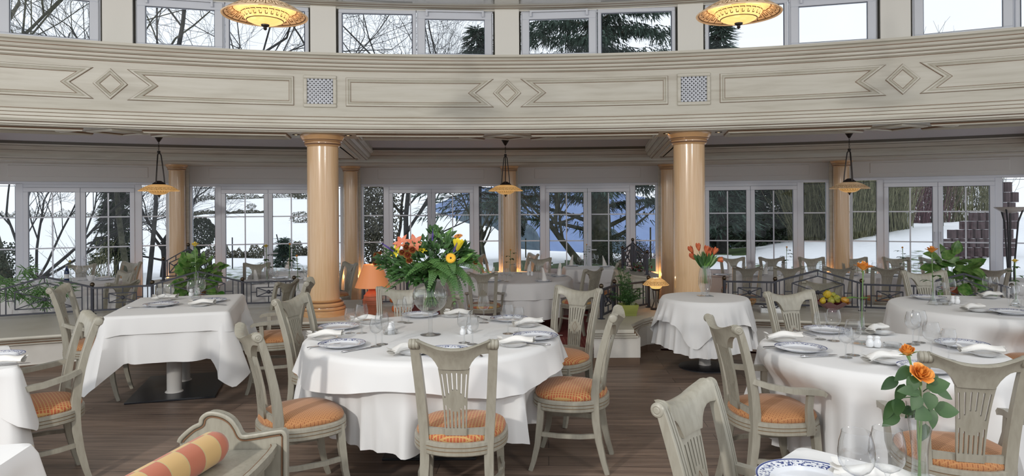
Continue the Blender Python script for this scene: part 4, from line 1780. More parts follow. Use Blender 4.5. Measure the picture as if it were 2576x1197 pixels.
for px, py, k, lab in ((946, 871, 'small', 'front glass of the pair behind the front left plate'), (961, 866, 'big', 'rear glass of the pair behind the front left plate'), (881, 838, 'small', 'left glass of the pair at the back left plate'), (910, 838, 'big', 'right glass of the pair at the back left plate'), (1011, 810, 'small', 'left glass of the pair before the cream chair back, flower table'), (1027, 812, 'big', 'right glass of the pair before the cream chair back, flower table'), (1168, 862, 'big', 'left glass of the pair above the front chair top rail'), (1189, 866, 'small', 'right glass of the pair above the front chair top rail'), (1217, 812, 'big', 'single glass right of the vase, plaid seat behind it'), (1278, 839, 'big', 'left glass of the pair at the right side of the flower table'), (1305, 836, 'small', 'right glass of the pair at the right side of the flower table')):
    glass(px, py, k, lab)
for px, py, lab in ((982, 832, 'white shaker near the ashtray, left of the vase foot'), (987, 829, 'second white shaker near the ashtray, left of the vase foot'), (1164, 842, 'white shaker behind the glass pair, right of the vase foot'), (1180, 839, 'second white shaker behind the glass pair, right of the vase foot')):
    p = G(px, py, ZT)
    put(P_salt, (p.x, p.y, ZT), lab, 'salt and pepper shakers')
p = G(984, 838, ZT)
put(P_ash, (p.x, p.y - .02, ZT), 'clear glass ashtray left of the vase foot on the flower table', 'glass ashtrays')
def cut(proto, px0, py0, px1, py1, lab, z=ZT, g=None):
    a, b_ = G(px0, py0, z), G(px1, py1, z)
    c = (a + b_) / 2
    put(proto, (c.x, c.y, z), lab, g or ('table knives' if proto is P_knife else 'table forks'), math.atan2(-(b_ - a).x, (b_ - a).y))


cut(P_knife, 852, 889, 948, 872, 'table knife right of the front left plate, flower table')
cut(P_knife, 792, 835, 850, 841, 'table knife left of the back left plate, flower table')
cut(P_fork, 788, 874, 840, 868, 'table fork left of the front left plate, flower table')
cut(P_fork, 1110, 893, 1062, 880, 'table fork at the front chair, left of its plate')
cut(P_fork, 1408, 845, 1352, 850, 'table fork at the right rim of the flower table')
cut(P_fork, 1225, 806, 1196, 797, 'table fork at the back of the flower table')
cut(P_knife, 1378, 869, 1310, 862, 'table knife below the right plate, flower table')
cut(P_fork, 1213, 899, 1185, 880, 'cutlery end showing right of the splat of the front chair')
# ---- T1
plates([(528, 756, 'blue-rimmed plate at the right of the square-cornered table'), (405, 766, 'blue-rimmed plate at the left of the square-cornered table')])
side(503, 768, 'side plate at the middle of the square-cornered table', .1, ZT, 5, naplab='napkin before the right plate on the square-cornered table')
side(415, 754, 'side plate at the back left of the square-cornered table', .1, ZT, 0, naplab='napkin behind the left plate on the square-cornered table')
for px, py, k, lab in ((405, 773, 'small', 'left glass of the left pair on the square-cornered table'), (425, 770, 'big', 'right glass of the left pair on the square-cornered table'), (483, 762, 'big', 'left glass beside the yellow rose vase, square-cornered table'), (505, 757, 'big', 'right glass beside the yellow rose vase, square-cornered table')):
    glass(px, py, k, lab)
for px, py, lab in ((481, 745, 'white shaker left of the yellow rose vase'), (497, 741, 'white shaker right of the yellow rose vase')):
    p = G(px, py, ZT)
    put(P_salt, (p.x, p.y, ZT), lab, 'salt and pepper shakers', 0, 1.2)
cut(P_knife, 318, 776, 392, 771, 'table knife at the left end of the square-cornered table')
cut(P_fork, 568, 768, 530, 765, 'table fork at the right end of the square-cornered table')
# ---- T3
plates([(2014, 876, 'blue-rimmed plate at the left front of the right round table'), (2078, 830, 'blue-rimmed plate at the back left of the right round table'), (2420, 866, 'blue-rimmed plate at the back right of the right round table'), (2335, 926, 'blue-rimmed plate hidden behind the right chair top and the roses')])
side(1972, 856, 'side plate at the left rim of the right round table', -.06, ZT, 0, naplab='napkin at the left rim of the right round table')
side(2235, 910, 'side plate left of the orange roses on the right round table', .3, ZT, -18, naplab='napkin left of the orange roses on the right round table')
side(2216, 837, 'side plate right of the single rose vase, right round table', .7, ZT, -10, naplab='pointed napkin right of the single rose vase')
side(2478, 891, 'side plate above the right chair top rail', -.3, ZT, -10, naplab='napkin above the right chair top rail')
for px, py, k, lab in ((2064, 853, 'small', 'left glass of the pair at the back left plate of the right table'), (2097, 857, 'big', 'right glass of the pair at the back left plate of the right table'), (2128, 899, 'small', 'front glass of the middle pair on the right round table'), (2146, 893, 'big', 'rear glass of the middle pair on the right round table'), (2297, 866, 'big', 'front glass of the pair right of the shakers on the right table'), (2312, 861, 'big', 'rear glass of the pair right of the shakers on the right table'), (2343, 899, 'big', 'left glass of the pair behind the right chair top'), (2387, 906, 'small', 'right glass of the pair behind the right chair top')):
    glass(px, py, k, lab)
for px, py, lab in ((2188, 872, 'left white shaker in the middle of the right round table'), (2207, 873, 'right white shaker in the middle of the right round table')):
    p = G(px, py, ZT)
    put(P_salt, (p.x, p.y, ZT), lab, 'salt and pepper shakers', 0, 1.15)
p = G(2245, 874, ZT)
put(P_ash, (p.x, p.y, ZT), 'clear glass ashtray right of the shakers on the right round table', 'glass ashtrays')
p = G(2165, 864, ZT)
put(P_ash, (p.x, p.y, ZT), 'clear glass ashtray under the single rose vase', 'glass ashtrays', .4)
cut(P_knife, 2005, 899, 2112, 893, 'table knife in front of the left plate, right round table')
cut(P_knife, 1998, 832, 2052, 846, 'dark knife left of the back plate, right round table')
cut(P_fork, 1928, 874, 1985, 870, 'table fork at the left rim of the right round table')
cut(P_fork, 2290, 935, 2268, 910, 'table fork under the upper orange rose')
# ---- T4
plates([(2335, 748, 'blue-rimmed plate at the back of the far right round table'), (2545, 785, 'blue-rimmed plate at the right edge, far right round table')])
side(2460, 781, 'side plate at the front of the far right round table', .4, ZT, -14, naplab='napkin with a pointed end at the front of the far right table')
side(2490, 748, 'side plate at the back of the far right round table', .2, ZT, 0, naplab='flat napkin at the back of the far right table')
for px, py, k, lab in ((2366, 758, 'small', 'left glass of the pair by the orange rose vase'), (2391, 757, 'big', 'right glass of the pair by the orange rose vase'), (2538, 780, 'big', 'front glass near the yellow rose at the right edge'), (2552, 768, 'small', 'middle glass near the yellow rose at the right edge'), (2570, 772, 'big', 'rightmost glass near the yellow rose at the right edge'), (2483, 742, 'small', 'left glass of the small pair at the back of the far right table'), (2500, 742, 'small', 'right glass of the small pair at the back of the far right table')):
    glass(px, py, k, lab)
for px, py, lab in ((2397, 763, 'left white shaker on the far right round table'), (2408, 764, 'right white shaker on the far right round table')):
    p = G(px, py, ZT)
    put(P_salt, (p.x, p.y, ZT), lab, 'salt and pepper shakers', 0, 1.1)
p = G(2378, 765, ZT)
put(P_ash, (p.x, p.y, ZT), 'clear glass ashtray by the shakers on the far right table', 'glass ashtrays', .2)
cut(P_fork, 2525, 797, 2490, 778, 'table fork left of the plate at the right edge')
# ---- T6, T7
p = G(2040, 1212, ZT + .012)
put(P_plate, (p.x, p.y, ZT), 'large blue-rimmed plate cut off at the bottom of the picture', 'blue-rimmed dinner plates', 2.0, 1.1)
for (x, y, lab) in ((.985, 1.93, 'left big glass on the nearest table corner, bottom of picture'), (1.085, 1.95, 'right big glass on the nearest table corner, napkin behind it')):
    put(PG['huge'], (x, y, ZT), lab, 'wine glasses')
put(P_side, (1.14, 2.06, ZT), 'side plate behind the big glass on the nearest table', 'small white side plates')
put(P_nap, (1.13, 2.07, ZT + .012), 'napkin seen through the big glass on the nearest table', 'folded white napkins', -.6, 1.15)
p = G(-12, 902, ZT)
put(P_plate, (p.x, p.y, ZT), 'blue-rimmed plate just in view at the left picture edge', 'blue-rimmed dinner plates', 1.0)
p = G(2, 922, ZT)
put(P_nap, (p.x, p.y, ZT), 'napkin at the left picture edge', 'folded white napkins', .3)
cut(P_knife, -20, 921, 46, 916, 'knife tip beside the napkin at the left picture edge')
# ---- bud vases with roses
def vase_rose(px, py, z, kind, lab, s=1.0, rz=0.0, rs=None):
    p = G(px, py, z)
    put(P_vase, (p.x, p.y, z), 'slim clear bud vase ' + lab[0], 'slim bud vases', 0, s)
    put(PR[kind], (p.x, p.y, z + .004), lab[1], 'single roses', rz, rs or s)


vase_rose(2168, 838, ZT, 'single', ('with the single rose on the right round table', 'single orange rose with two leaves on the right round table'), 1.2, .3, 1.25)
vase_rose(494, 748, ZT, 'yellow', ('with the yellow rose on the square-cornered table', 'yellow rose before the potted ivy at left'), 1.25, 0, 1.4)
vase_rose(2347, 765, ZT, 'orange', ('at the left of the far right round table', 'orange rose in front of the broad-leaved plant'), 1.2, 1.5, 1.25)
vase_rose(2556, 763, ZT, 'yellow', ('at the right edge on the far right round table', 'pale yellow rose at the right picture edge'), .9, .8, 1.0)
zd = ZS + TT + .007
vase_rose(1283, 696, zd, 'bud', ('on the sunken round table behind the flowers', 'small orange rose before the middle slim column'), 1.1, 0, 1.25)
vase_rose(1475, 668, zd, 'bud', ('on the small square window table', 'small orange rose on the small square window table'), 1.0, 1, 1.15)
vase_rose(672, 712, zd, 'yellow', ('with a yellow rose on the table behind the left railing', 'small yellow rose before the left window handle'), 1.2, 0, 1.5)
vase_rose(728, 702, zd, 'bud', ('left of the left big column, tallest rose', 'tall rosebud with dark leaves left of the left big column'), 1.1, 2, 1.6)
vase_rose(750, 735, zd, 'bud', ('close to the left big column, front', 'shorter rosebud with dark leaves close to the left big column'), 1.0, 4, 1.4)
vase_rose(1978, 692, zd, 'bud', ('on the left half of the long right table', 'small rose with dark leaves before the right window'), 1.1, 1, 1.3)
vase_rose(2273, 695, zd, 'bud', ('on the right half of the long right table', 'small rose with dark leaves left of the leafy plant'), 1.1, 3, 1.3)
vase_rose(178, 712, zd, 'yellow', ('on the far left round table', 'yellow flower before the far left window post'), .9, 1, .9)
# ---- sunken tables: plates, cone napkins and glasses
def sunk(tab, cones, gl, pls):
    for i, (px, py, w) in enumerate(cones):
        p = G(px, py, zd)
        put(P_cone, (p.x, p.y, zd), 'upright folded napkin ' + w, 'upright folded napkins', RN.random() * 6, 1.05)
    for px, py, k, w in gl:
        glass(px, py, k, w, zd)
    for px, py, w in pls:
        p = G(px, py, zd)
        put(P_plate, (p.x, p.y, zd), w, 'plates on the sunken tables', RN.random() * 6, .85)


sunk('', [(1370, 706, 'at the front right of the sunken round table'), (1407, 693, 'at the right rim of the sunken round table'), (1331, 683, 'at the back of the sunken round table'), (1238, 705, 'at the plaid armchair before the sunken round table')],
     [(1263, 706, 'small', 'left glass by the rose on the sunken round table'), (1274, 708, 'big', 'right glass by the rose on the sunken round table'), (1355, 700, 'big', 'glass left of the front right napkin, sunken round table'), (1377, 692, 'big', 'glass between two napkins, sunken round table'), (1298, 687, 'small', 'left glass of the back pair on the sunken round table'), (1309, 688, 'small', 'right glass of the back pair on the sunken round table'), (1190, 690, 'big', 'glass at the left rim of the sunken round table'), (1203, 690, 'small', 'small glass at the left rim of the sunken round table')],
     [(1240, 708, 'plate under the napkin by the plaid armchair'), (1366, 708, 'plate under the front right napkin, sunken round table'), (1404, 695, 'plate under the right rim napkin, sunken round table')])
for px, py, lab in ((1329, 693, 'left white shaker on the sunken round table'), (1338, 693, 'right white shaker on the sunken round table')):
    p = G(px, py, zd)
    put(P_salt, (p.x, p.y, zd), lab, 'salt and pepper shakers', 0, 1.15)
sunk('', [(1437, 668, 'at the left of the small square window table'), (1521, 670, 'at the right of the small square window table')],
     [(1458, 669, 'small', 'left glass on the small square window table'), (1465, 668, 'big', 'second glass on the small square window table'), (1491, 664, 'big', 'third glass on the small square window table'), (1501, 664, 'small', 'right glass on the small square window table')],
     [(1440, 669, 'plate at the left of the small square window table'), (1522, 671, 'plate at the right of the small square window table')])
sunk('', [(645, 712, 'at the front of the table behind the left railing'), (722, 676, 'on the table close to the left window'), (770, 706, 'half behind the left big column')],
     [(684, 712, 'big', 'front glass of the cluster behind the left railing'), (690, 706, 'big', 'rear glass of the cluster behind the left railing'), (678, 704, 'small', 'left glass of the cluster behind the left railing'), (695, 711, 'small', 'right glass of the cluster behind the left railing'), (756, 700, 'big', 'left glass beside the left big column'), (768, 698, 'small', 'right glass beside the left big column'), (772, 712, 'big', 'front glass beside the left big column')],
     [(642, 713, 'plate under the napkin behind the left railing'), (705, 700, 'plate at the back of the table behind the left railing'), (716, 680, 'plate on the table close to the left window')])
for i, (px, py) in enumerate(((1838, 689), (1925, 690), (2022, 690), (2165, 688), (2270, 690))):
    w = ['behind the tulips', 'second from the tulips', 'left of the gable railing top', 'right of the single orange rose', 'left of the leafy plant'][i]
    sunk('', [(px, py, 'on the long right table, ' + w)], [(px + 35, py + 3, 'big', 'glass on the long right table, ' + w), (px + 46, py + 1, 'small', 'smaller glass on the long right table, ' + w)], [(px - 24, py + 4, 'plate on the long right table, ' + w)])
sunk('', [], [(100, 712, 'huge', 'big glass standing out above the gable railing at far left'), (135, 708, 'big', 'glass left of the bottle on the far left table'), (149, 710, 'small', 'slender glass left of the bottle on the far left table'), (178, 706, 'big', 'glass right of the bottle on the far left table'), (201, 705, 'huge', 'tall glass beside the sugar bowl, far left table'), (217, 704, 'big', 'glass in front of the far chair, far left table')], [(262, 704, 'plate with bread at the right of the far left table')])
for i, (px, py) in enumerate(((18, 735), (42, 740), (68, 742), (92, 738), (120, 742))):
    glass(px, py, 'big', ['leftmost', 'second', 'middle', 'fourth', 'rightmost'][i] + ' of the glasses behind the left edge railing', ZS + .75)
t = thing('water_bottle', 'blue label bottle on the far left round table', 'bottle', G(168, 708, zd))
b = MB()
b.lathe([(0, 0), (.033, 0), (.036, .01), (.036, .15), (.03, .18), (.014, .215), (.013, .25), (.0, .25)], 20)
MT['bluebottle'] = mat('dark_blue_glass', (.02, .04, .12), .1)
b.build('body', [MT['bluebottle']], t)
b = MB()
b.lathe([(.0365, .05), (.0365, .12)], 20)
b.build('paper_label', [MT['china']], t)
t = thing('sugar_bowl', 'white bowl on the far left round table', 'bowl', G(228, 706, zd))
b = MB()
b.lathe([(0, .0), (.03, 0), (.035, .012), (.055, .045), (.06, .085), (.056, .085), (.05, .045), (0, .015)], 24)
b.build('bowl', [MT['china']], t)
b = MB()
b.tube(bez((.056, 0, .03), (.1, 0, .045), (.058, 0, .075)), .005, 6)
b.build('handle', [MT['china']], t)
b = MB()
b.grid(lambda i, j: (.11 * (i / 9 - .5) * 2, .04 * cos(j * .52), .018 + .022 * max(0, sin(j * .52)) * sin(PI * (i + .3) / 9.6)), 10, 13, cv=False)
p = G(262, 700, zd)
tag(b.build('folded_napkin', [MT['napkin']], None, 60, loc=p), 'thick folded napkin on the plate at far left', 'napkin', 'folded white napkins')
# ------------------------------------------------------------------ the big bouquet
VB = G(1083, 842, ZT)
bw = thing('glass_bowl_vase', 'tall stemmed round glass vase holding the big bouquet', 'vase', VB)
b = MB()
b.lathe([(0, .0), (.07, 0), (.071, .004), (.03, .010), (.016, .016)], 32)
b.build('foot', [MT['glass']], bw, 60)
b = MB()
b.lathe([(.016, .016), (.0145, .05), (.0145, .13), (.018, .155), (.03, .165)], 20)
b.build('stem', [MT['glass']], bw, 60)
b = MB()
zc0, rb0 = .275, .122
b.lathe([(rb0 * sin(a), zc0 - rb0 * cos(a)) for a in [PI * k / 22 for k in range(1, 18)]] + [(.072, .375), (.078, .385)], 40)
b.build('bowl', [MT['glass']], bw, 60)
b = MB()
b.lathe([(0, zc0 - rb0 * .97)] + [(rb0 * .97 * sin(a), zc0 - rb0 * .97 * cos(a)) for a in [PI * k / 22 for k in range(1, 14)]] + [(0, zc0 + rb0 * .97 * .28)], 32)
b.build('water', [MT['water']], bw, 60)
NECK = VB + Vector((0, 0, .38))
Yb = VB.y


def stem_to(b, top, r=.003, seed=0):
    rr = random.Random(seed)
    a = rr.random() * 6.28
    foot = VB + Vector((.05 * cos(a), .05 * sin(a), .20 + .02 * rr.random()))
    nk = NECK + Vector((-.03 * cos(a), -.03 * sin(a), 0))
    b.tube([foot, (foot + nk) / 2, nk] + bez(nk, nk + (top - nk) * .5 + Vector((0, 0, .04)), top, 6)[1:], r, 6)


def flower(name, cat, lab, px, py, dy, builder, mats, sr=.003, seed=0):
    p = AT(px, py, Yb + dy)
    t = thing(name, lab, cat, p, 0, 'flowers of the big bouquet')
    b = MB()
    builder(b)
    b.build('bloom', mats, t, 70)
    s = MB()
    s.x = Matrix.Translation(-p)
    stem_to(s, p, sr, seed)
    s.build('stem', [MT['stemgreen']], t)
    return t


def gerb(b, d, r):
    X, Y, Z = frame(d)
    for ring, (q0, q1, n, tl) in enumerate(((.22, 1.0, 26, .02), (.2, .8, 24, .10), (.16, .45, 18, .16))):
        for k in range(n):
            a = 2 * PI * k / n + ring * .12
            e = X * cos(a) + Y * sin(a)
            leafq(b, e * (r * q0) + Z * (.003 + ring * .002), e + Z * tl * 2, Z, r * (q1 - q0), r * .24, .12, 0, 4, foldk=.1)
    b.lathe([(0, .012), (r * .12, .011), (r * .2, .006), (r * .21, 0)], 14, m=1)
    k = len(b.v)


def gerb_b(d, r):
    def f(b):
        gerb(b, d, r)
        # turn the eye (built along z) into d
        X, Y, Z = frame(d)
        n = 14 * 3 + 1
        M = Matrix((X, Y, Z)).transposed()
        for i in range(len(b.v) - n, len(b.v)):
            b.v[i] = M @ b.v[i]
    return f


flower('gerbera', 'flower', 'golden gerbera with a dark eye facing the camera', 1134, 649, -.16, gerb_b((.05, -1, .15), .037), [MT['gerbera'], MT['darkeye']], .003, 1)
flower('gerbera', 'flower', 'orange gerbera seen from the side at the top of the bouquet', 1153, 594, -.02, gerb_b((-.1, -.35, 1), .036), [MT['gerberaorange'], MT['darkeye']], .003, 2)


def tulip_b(d, r, h, fl=.0):
    def f(b):
        ax = frame(d)
        for k in range(3):
            petal_cup(b, Vector((0, 0, 0)), ax, r * .88, h, 2 * PI * k / 3, 1.0, fl - .1, 0, 7, 5)
        for k in range(3):
            petal_cup(b, Vector((0, 0, 0)), ax, r, h * 1.02, 2 * PI * k / 3 + PI / 3, .85, fl, 0, 7, 5)
    return f


flower('tulip', 'flower', 'large yellow tulip at the upper right of the bouquet', 1150, 632, -.1, tulip_b((.15, -.1, 1), .036, .085, .12), [MT['tulipyellow']], .004, 3)


def lily_b(d, r):
    def f(b):
        X, Y, Z = frame(d)
        for k in range(6):
            a = 2 * PI * k / 6
            e = X * cos(a) + Y * sin(a)
            leafq(b, e * .006, e + Z * .7, -e + Z, r, r * .55, .35, 0, 6)
    return f


flower('lily', 'flower', 'salmon lily at the left of the bouquet, left one', 1012, 612, -.03, lily_b((-.3, -.6, .6), .062), [MT['lily']], .003, 4)
flower('lily', 'flower', 'salmon lily at the left of the bouquet, right one', 1043, 612, -.05, lily_b((.25, -.8, .45), .062), [MT['lily']], .003, 5)
flower('lily', 'flower', 'yellow lily low at the left of the bouquet', 998, 632, -.02, lily_b((-.3, -.7, .3), .045), [MT['tulipyellow']], .003, 6)
flower('lily', 'flower', 'small yellow lily right of the dark red mums', 1061, 630, -.04, lily_b((.2, -.5, .8), .036), [MT['tulipyellow']], .003, 16)


def mum_b(r, seed, n=70):
    def f(b):
        rr = random.Random(seed)
        for k in range(n):
            q = k / n
            a = k * 2.4
            el = (1 - q) * 1.5
            d = Vector((cos(a) * cos(el), -sin(el) * .9 - .15, sin(a) * cos(el)))
            leafq(b, d * r * .15, d, (0, -1, .3), r * .95, r * .2, -.12, 0, 3)
            leafq(b, d * r * .78, d, (0, -1, .3), r * .34, r * .15, -.3, 1, 2)
    return f


for i, (px, py, dy, r) in enumerate(((1012, 634, -.12, .026), (1026, 641, -.14, .028), (1038, 628, -.13, .027), (1022, 622, -.11, .026), (1030, 655, -.13, .024), (947, 642, .02, .022), (944, 662, .0, .018), (956, 636, .02, .015), (1196, 660, .0, .017), (1185, 652, .0, .014))):
    w = ['leftmost of the middle clump', 'lowest front one of the middle clump', 'right one of the middle clump', 'top one of the middle clump', 'hanging just under the middle clump', 'at the far left tip of the bouquet', 'lowest at the far left tip above the lamp', 'small, upper one at the far left tip', 'lower one at the far right tip of the bouquet', 'upper one at the far right tip of the bouquet'][i]
    flower('chrysanthemum', 'flower', 'dark red gold-tipped mum, ' + w, px, py, dy, mum_b(r, i), [MT['mum'], MT['mumtip']], .002, 20 + i)


def spike_b(d, L):
    def f(b):
        X, Y, Z = frame(d)
        for k in range(60):
            t = k / 60
            a = k * 2.4
            r = .011 * (1 - t) ** .7 + .002
            p = Z * (L * t) + (X * cos(a) + Y * sin(a)) * r * .5
            leafq(b, p, (X * cos(a) + Y * sin(a)) + Z * .5, Z, r * 1.3, .007, .2, 0, 2)
        b.tube([Z * 0, Z * L * .5, Z * L], [.006, .005, .001], 6)
    return f


flower('veronica_spike', 'flower', 'violet flower spike pointing left above the lamp shade', 990, 632, -.05, spike_b((-.85, -.1, .62), .105), [MT['violet']], .0025, 41)
flower('veronica_spike', 'flower', 'violet flower spike standing up at the top of the bouquet', 1088, 605, -.02, spike_b((.04, 0, 1), .085), [MT['violet']], .0025, 42)
flower('veronica_spike', 'flower', 'violet flower spike crossing in front of the yellow tulip', 1141, 634, -.16, spike_b((.35, -.1, .9), .07), [MT['violet']], .0025, 43)


def frond(b, path, W, n=22, m=0, seed=0):
    rr = random.Random(seed)
    b.tube(path, [.0016] * len(path), 4, False, m)
    N = len(path) - 1
    for k in range(n):
        t = .12 + .88 * k / n
        q = t * N
        i = min(N - 1, int(q))
        p = path[i].lerp(path[i + 1], q - i)
        d = (path[i + 1] - path[i]).normalized()
        up = Vector((0, -.4, 1))
        s = d.cross(up).normalized()
        nn = s.cross(d)
        w = W * (1 - t) ** .8 * min(1, t * 4) + .006
        for sg in (-1, 1):
            dd = (s * sg + d * .45 + nn * -.1 + Vector((0, 0, -.15))).normalized()
            for e in range(5):
                f = (e + .5) / 5
                pp = p + dd * (w * f)
                for h in (-1, 1):
                    leafq(b, pp, dd * .5 + d * h * .9, nn, (w * .36 + .004) * (1 - f * .5), w * .17 + .002, .1, m, 2)
            leafq(b, p + dd * w * .75, dd, nn, w * .36, w * .17, .1, m, 2)


fr_list = [((1100, 640), (1040, 690), -.16, .07), ((1110, 650), (1075, 735), -.2, .06), ((1130, 660), (1150, 735), -.2, .075), ((1140, 650), (1185, 720), -.15, .075), ((1150, 640), (1215, 690), -.05, .07), ((1120, 660), (1115, 720), -.24, .07), ((1060, 670), (975, 712), -.05, .065), ((1050, 680), (968, 735), .0, .06), ((1150, 670), (1165, 765), -.12, .05), ((1085, 640), (1140, 700), -.26, .08), ((1170, 660), (1195, 735), .05, .06)]
for i, ((x0, y0), (x1, y1), dy, W) in enumerate(fr_list):
    st = NECK + Vector((RN.uniform(-.03, .03), RN.uniform(-.04, .02), .02))
    mid = AT(x0, y0, Yb + dy * .7)
    end = AT(x1, y1, Yb + dy)
    t = thing('fern_frond', ['fern frond curling to the lower left over the glass bowl', 'fern frond hanging over the front of the glass bowl', 'fern frond drooping right of the bowl, front', 'fern frond drooping at the right side of the bouquet', 'fern frond reaching to the right tip of the bouquet', 'fern frond straight down the front of the bouquet', 'fern frond reaching left towards the lamp shade', 'lowest fern frond at the left, next to the lamp base', 'longest hanging fern frond at the right', 'fern frond crossing the centre of the bouquet', 'fern frond behind the right drooping ones'][i], 'fern', mid, 0, 'fern fronds of the bouquet')
    b = MB()
    b.x = Matrix.Translation(-mid)
    pth = [st] + bez(st, mid + Vector((0, 0, .05)), end, 10)
    frond(b, pth, W * 1.2, 24, 0, i)
    off = Vector((RN.uniform(-.05, .05), RN.uniform(-.03, .05), RN.uniform(-.03, .05)))
    frond(b, [st] + bez(st, mid + Vector((0, 0, .07)) + off, end + off * 1.4, 10), W, 22, 0, i + 40)
    b.build('frond', [MT['fern']], t, None)
b = MB()
rr = random.Random(5)
for k in range(34):
    a = 2 * PI * k / 34
    foot = VB + Vector((.06 * cos(a) * rr.random(), .06 * sin(a) * rr.random(), .19 + .03 * rr.random()))
    nk = NECK + Vector((-.045 * cos(a), -.045 * sin(a), .0))
    b.tube([foot, foot.lerp(nk, .5), nk], .0035, 5)
def gleaf(px, py, dy, n, sp, L, W, mi=0):
    for k in range(int(n * 2.0)):
        p = AT(px + rr.uniform(-sp, sp), py + rr.uniform(-sp, sp) * .8, Yb + dy + rr.uniform(-.08, .08))
        d = (p - NECK).normalized() + Vector((rr.uniform(-.7, .7), rr.uniform(-.9, .2), rr.uniform(-.6, .5)))
        leafq(b, p, d, (rr.uniform(-.5, .5), -1, .8), L * rr.uniform(.55, .95), W * rr.uniform(.45, .8), .25, mi, 4)
for (px, py, dy, n, sp, L, W) in ((1085, 660, .0, 110, 50, .07, .035), (1010, 668, .0, 60, 26, .06, .03), (970, 660, .02, 30, 18, .055, .028), (1050, 690, -.08, 40, 25, .07, .035), (1150, 640, .02, 45, 25, .09, .04), (1110, 612, .03, 24, 22, .085, .045), (1180, 650, .03, 22, 14, .05, .028), (1000, 690, .03, 34, 16, .06, .03), (1095, 585, .05, 10, 10, .07, .04), (985, 640, .03, 14, 14, .05, .03), (1060, 625, .02, 20, 24, .06, .04)):
    gleaf(px, py, dy, n, sp, L, W)
for (px, py, ex, ey, dy) in ((1150, 665, 1178, 640, -.08), (1110, 600, 1088, 575, 0), (1115, 610, 1130, 580, 0), (1165, 640, 1205, 660, 0)):
    p, q = AT(px, py, Yb + dy), AT(ex, ey, Yb + dy)
    leafq(b, p, q - p, (0, -1, .6), (q - p).length * 1.3, .035, .25, 1, 6)
for k in range(26):
    top = AT(rr.choice((1085, 1010, 960, 1150, 1185, 1110)) + rr.uniform(-15, 15), rr.uniform(630, 680), Yb + rr.uniform(-.05, .05))
    b.tube(bez(NECK, NECK + (top - NECK) * .5 + Vector((0, 0, .05)), top, 6), .002, 5)
gr = b.build('bouquet_greenery', [MT['leaf'], MT['leaflight']], None, None)
tag(gr, 'dark green leaves and stems filling the big bouquet in the glass bowl', 'greenery', None, 'stuff')

# ------------------------------------------------------------------ tulips in the oval vase
TV = G(1774, 744, .725)
t = thing('oval_glass_vase', 'flat oval glass vase with tulips on the small table', 'vase', TV)
b = MB()
sh = [(.045, .0), (.05, .005), (.036, .018), (.04, .03), (.068, .11), (.072, .16), (.062, .25), (.05, .30), (.048, .315)]
def ell(rr_):
    def f(i, j):
        r, z = rr_[i]
        a = 2 * PI * j / 32
        return (r * cos(a), r * sin(a) * .55, z)
    return f
b.grid(ell(sh), len(sh), 32, cv=True)
b.build('body', [MT['glass']], t, 60)
b = MB()
sh2 = [(.02, .02), (.03, .032), (.05, .11), (.054, .16), (.046, .25), (.044, .30)]
b.grid(ell(sh2), len(sh2), 32, cv=True)
b.build('inner_wall', [MT['glass']], t, 60)
b = MB()
b.box((0, 0, -.001), (.15, .12, .008), 0, 0, .003)
b.build('base_slab', [MT['glass']], t, 40)
tl = [(1739, 629, -.6, 'leftmost, leaning far left'), (1757, 622, -.2, 'second from left, highest on the left'), (1743, 646, -.8, 'drooping at the left, lowest there'), (1777, 628, .1, 'bud in the middle'), (1787, 632, .25, 'largest open one'), (1799, 632, .45, 'right of the largest'), (1808, 653, 1.6, 'drooping at the far right'), (1783, 640, .1, 'low in the middle')]
for i, (px, py, le, w) in enumerate(tl):
    p = AT(px, py, TV.y + (-.03 if i % 2 else .03))
    q = thing('tulip', 'orange striped tulip on the small table, ' + w, 'flower', p, 0, 'orange tulips')
    b = MB()
    dvec = Vector((le, -.15, 1 if le < 1.2 else .05))
    tulip_b(dvec, .03, .088, -.02)(b)
    b.v = [v - dvec.normalized() * .045 for v in b.v]
    b.build('bloom', [MT['tulipred']], q, 70)
    s = MB()
    s.x = Matrix.Translation(-p)
    nk = TV + Vector((RN.uniform(-.02, .02), RN.uniform(-.012, .012), .30))
    ft_ = TV + Vector((RN.uniform(-.025, .025), 0, .13))
    pe = p - dvec.normalized() * .045
    s.tube([ft_, nk] + bez(nk, nk.lerp(pe, .5) + Vector((0, 0, .035)), pe, 7)[1:], .0035, 6)
    s.build('stem', [MT['stemgreen']], q)
    s = MB()
    s.x = Matrix.Translation(-p)
    for e in range(3):
        a = RN.uniform(0, 6.28)
        d = (pe - nk) * .8 + Vector((cos(a), sin(a) * .6, .3)) * .09
        leafq(s, nk - Vector((0, 0, .02)), d, Vector((-d.x, -1, .4)), .19, .045, .12, 0, 7)
    s.build('leaves', [MT['leaflight'] if i % 3 == 0 else MT['leaf']], q, 80)
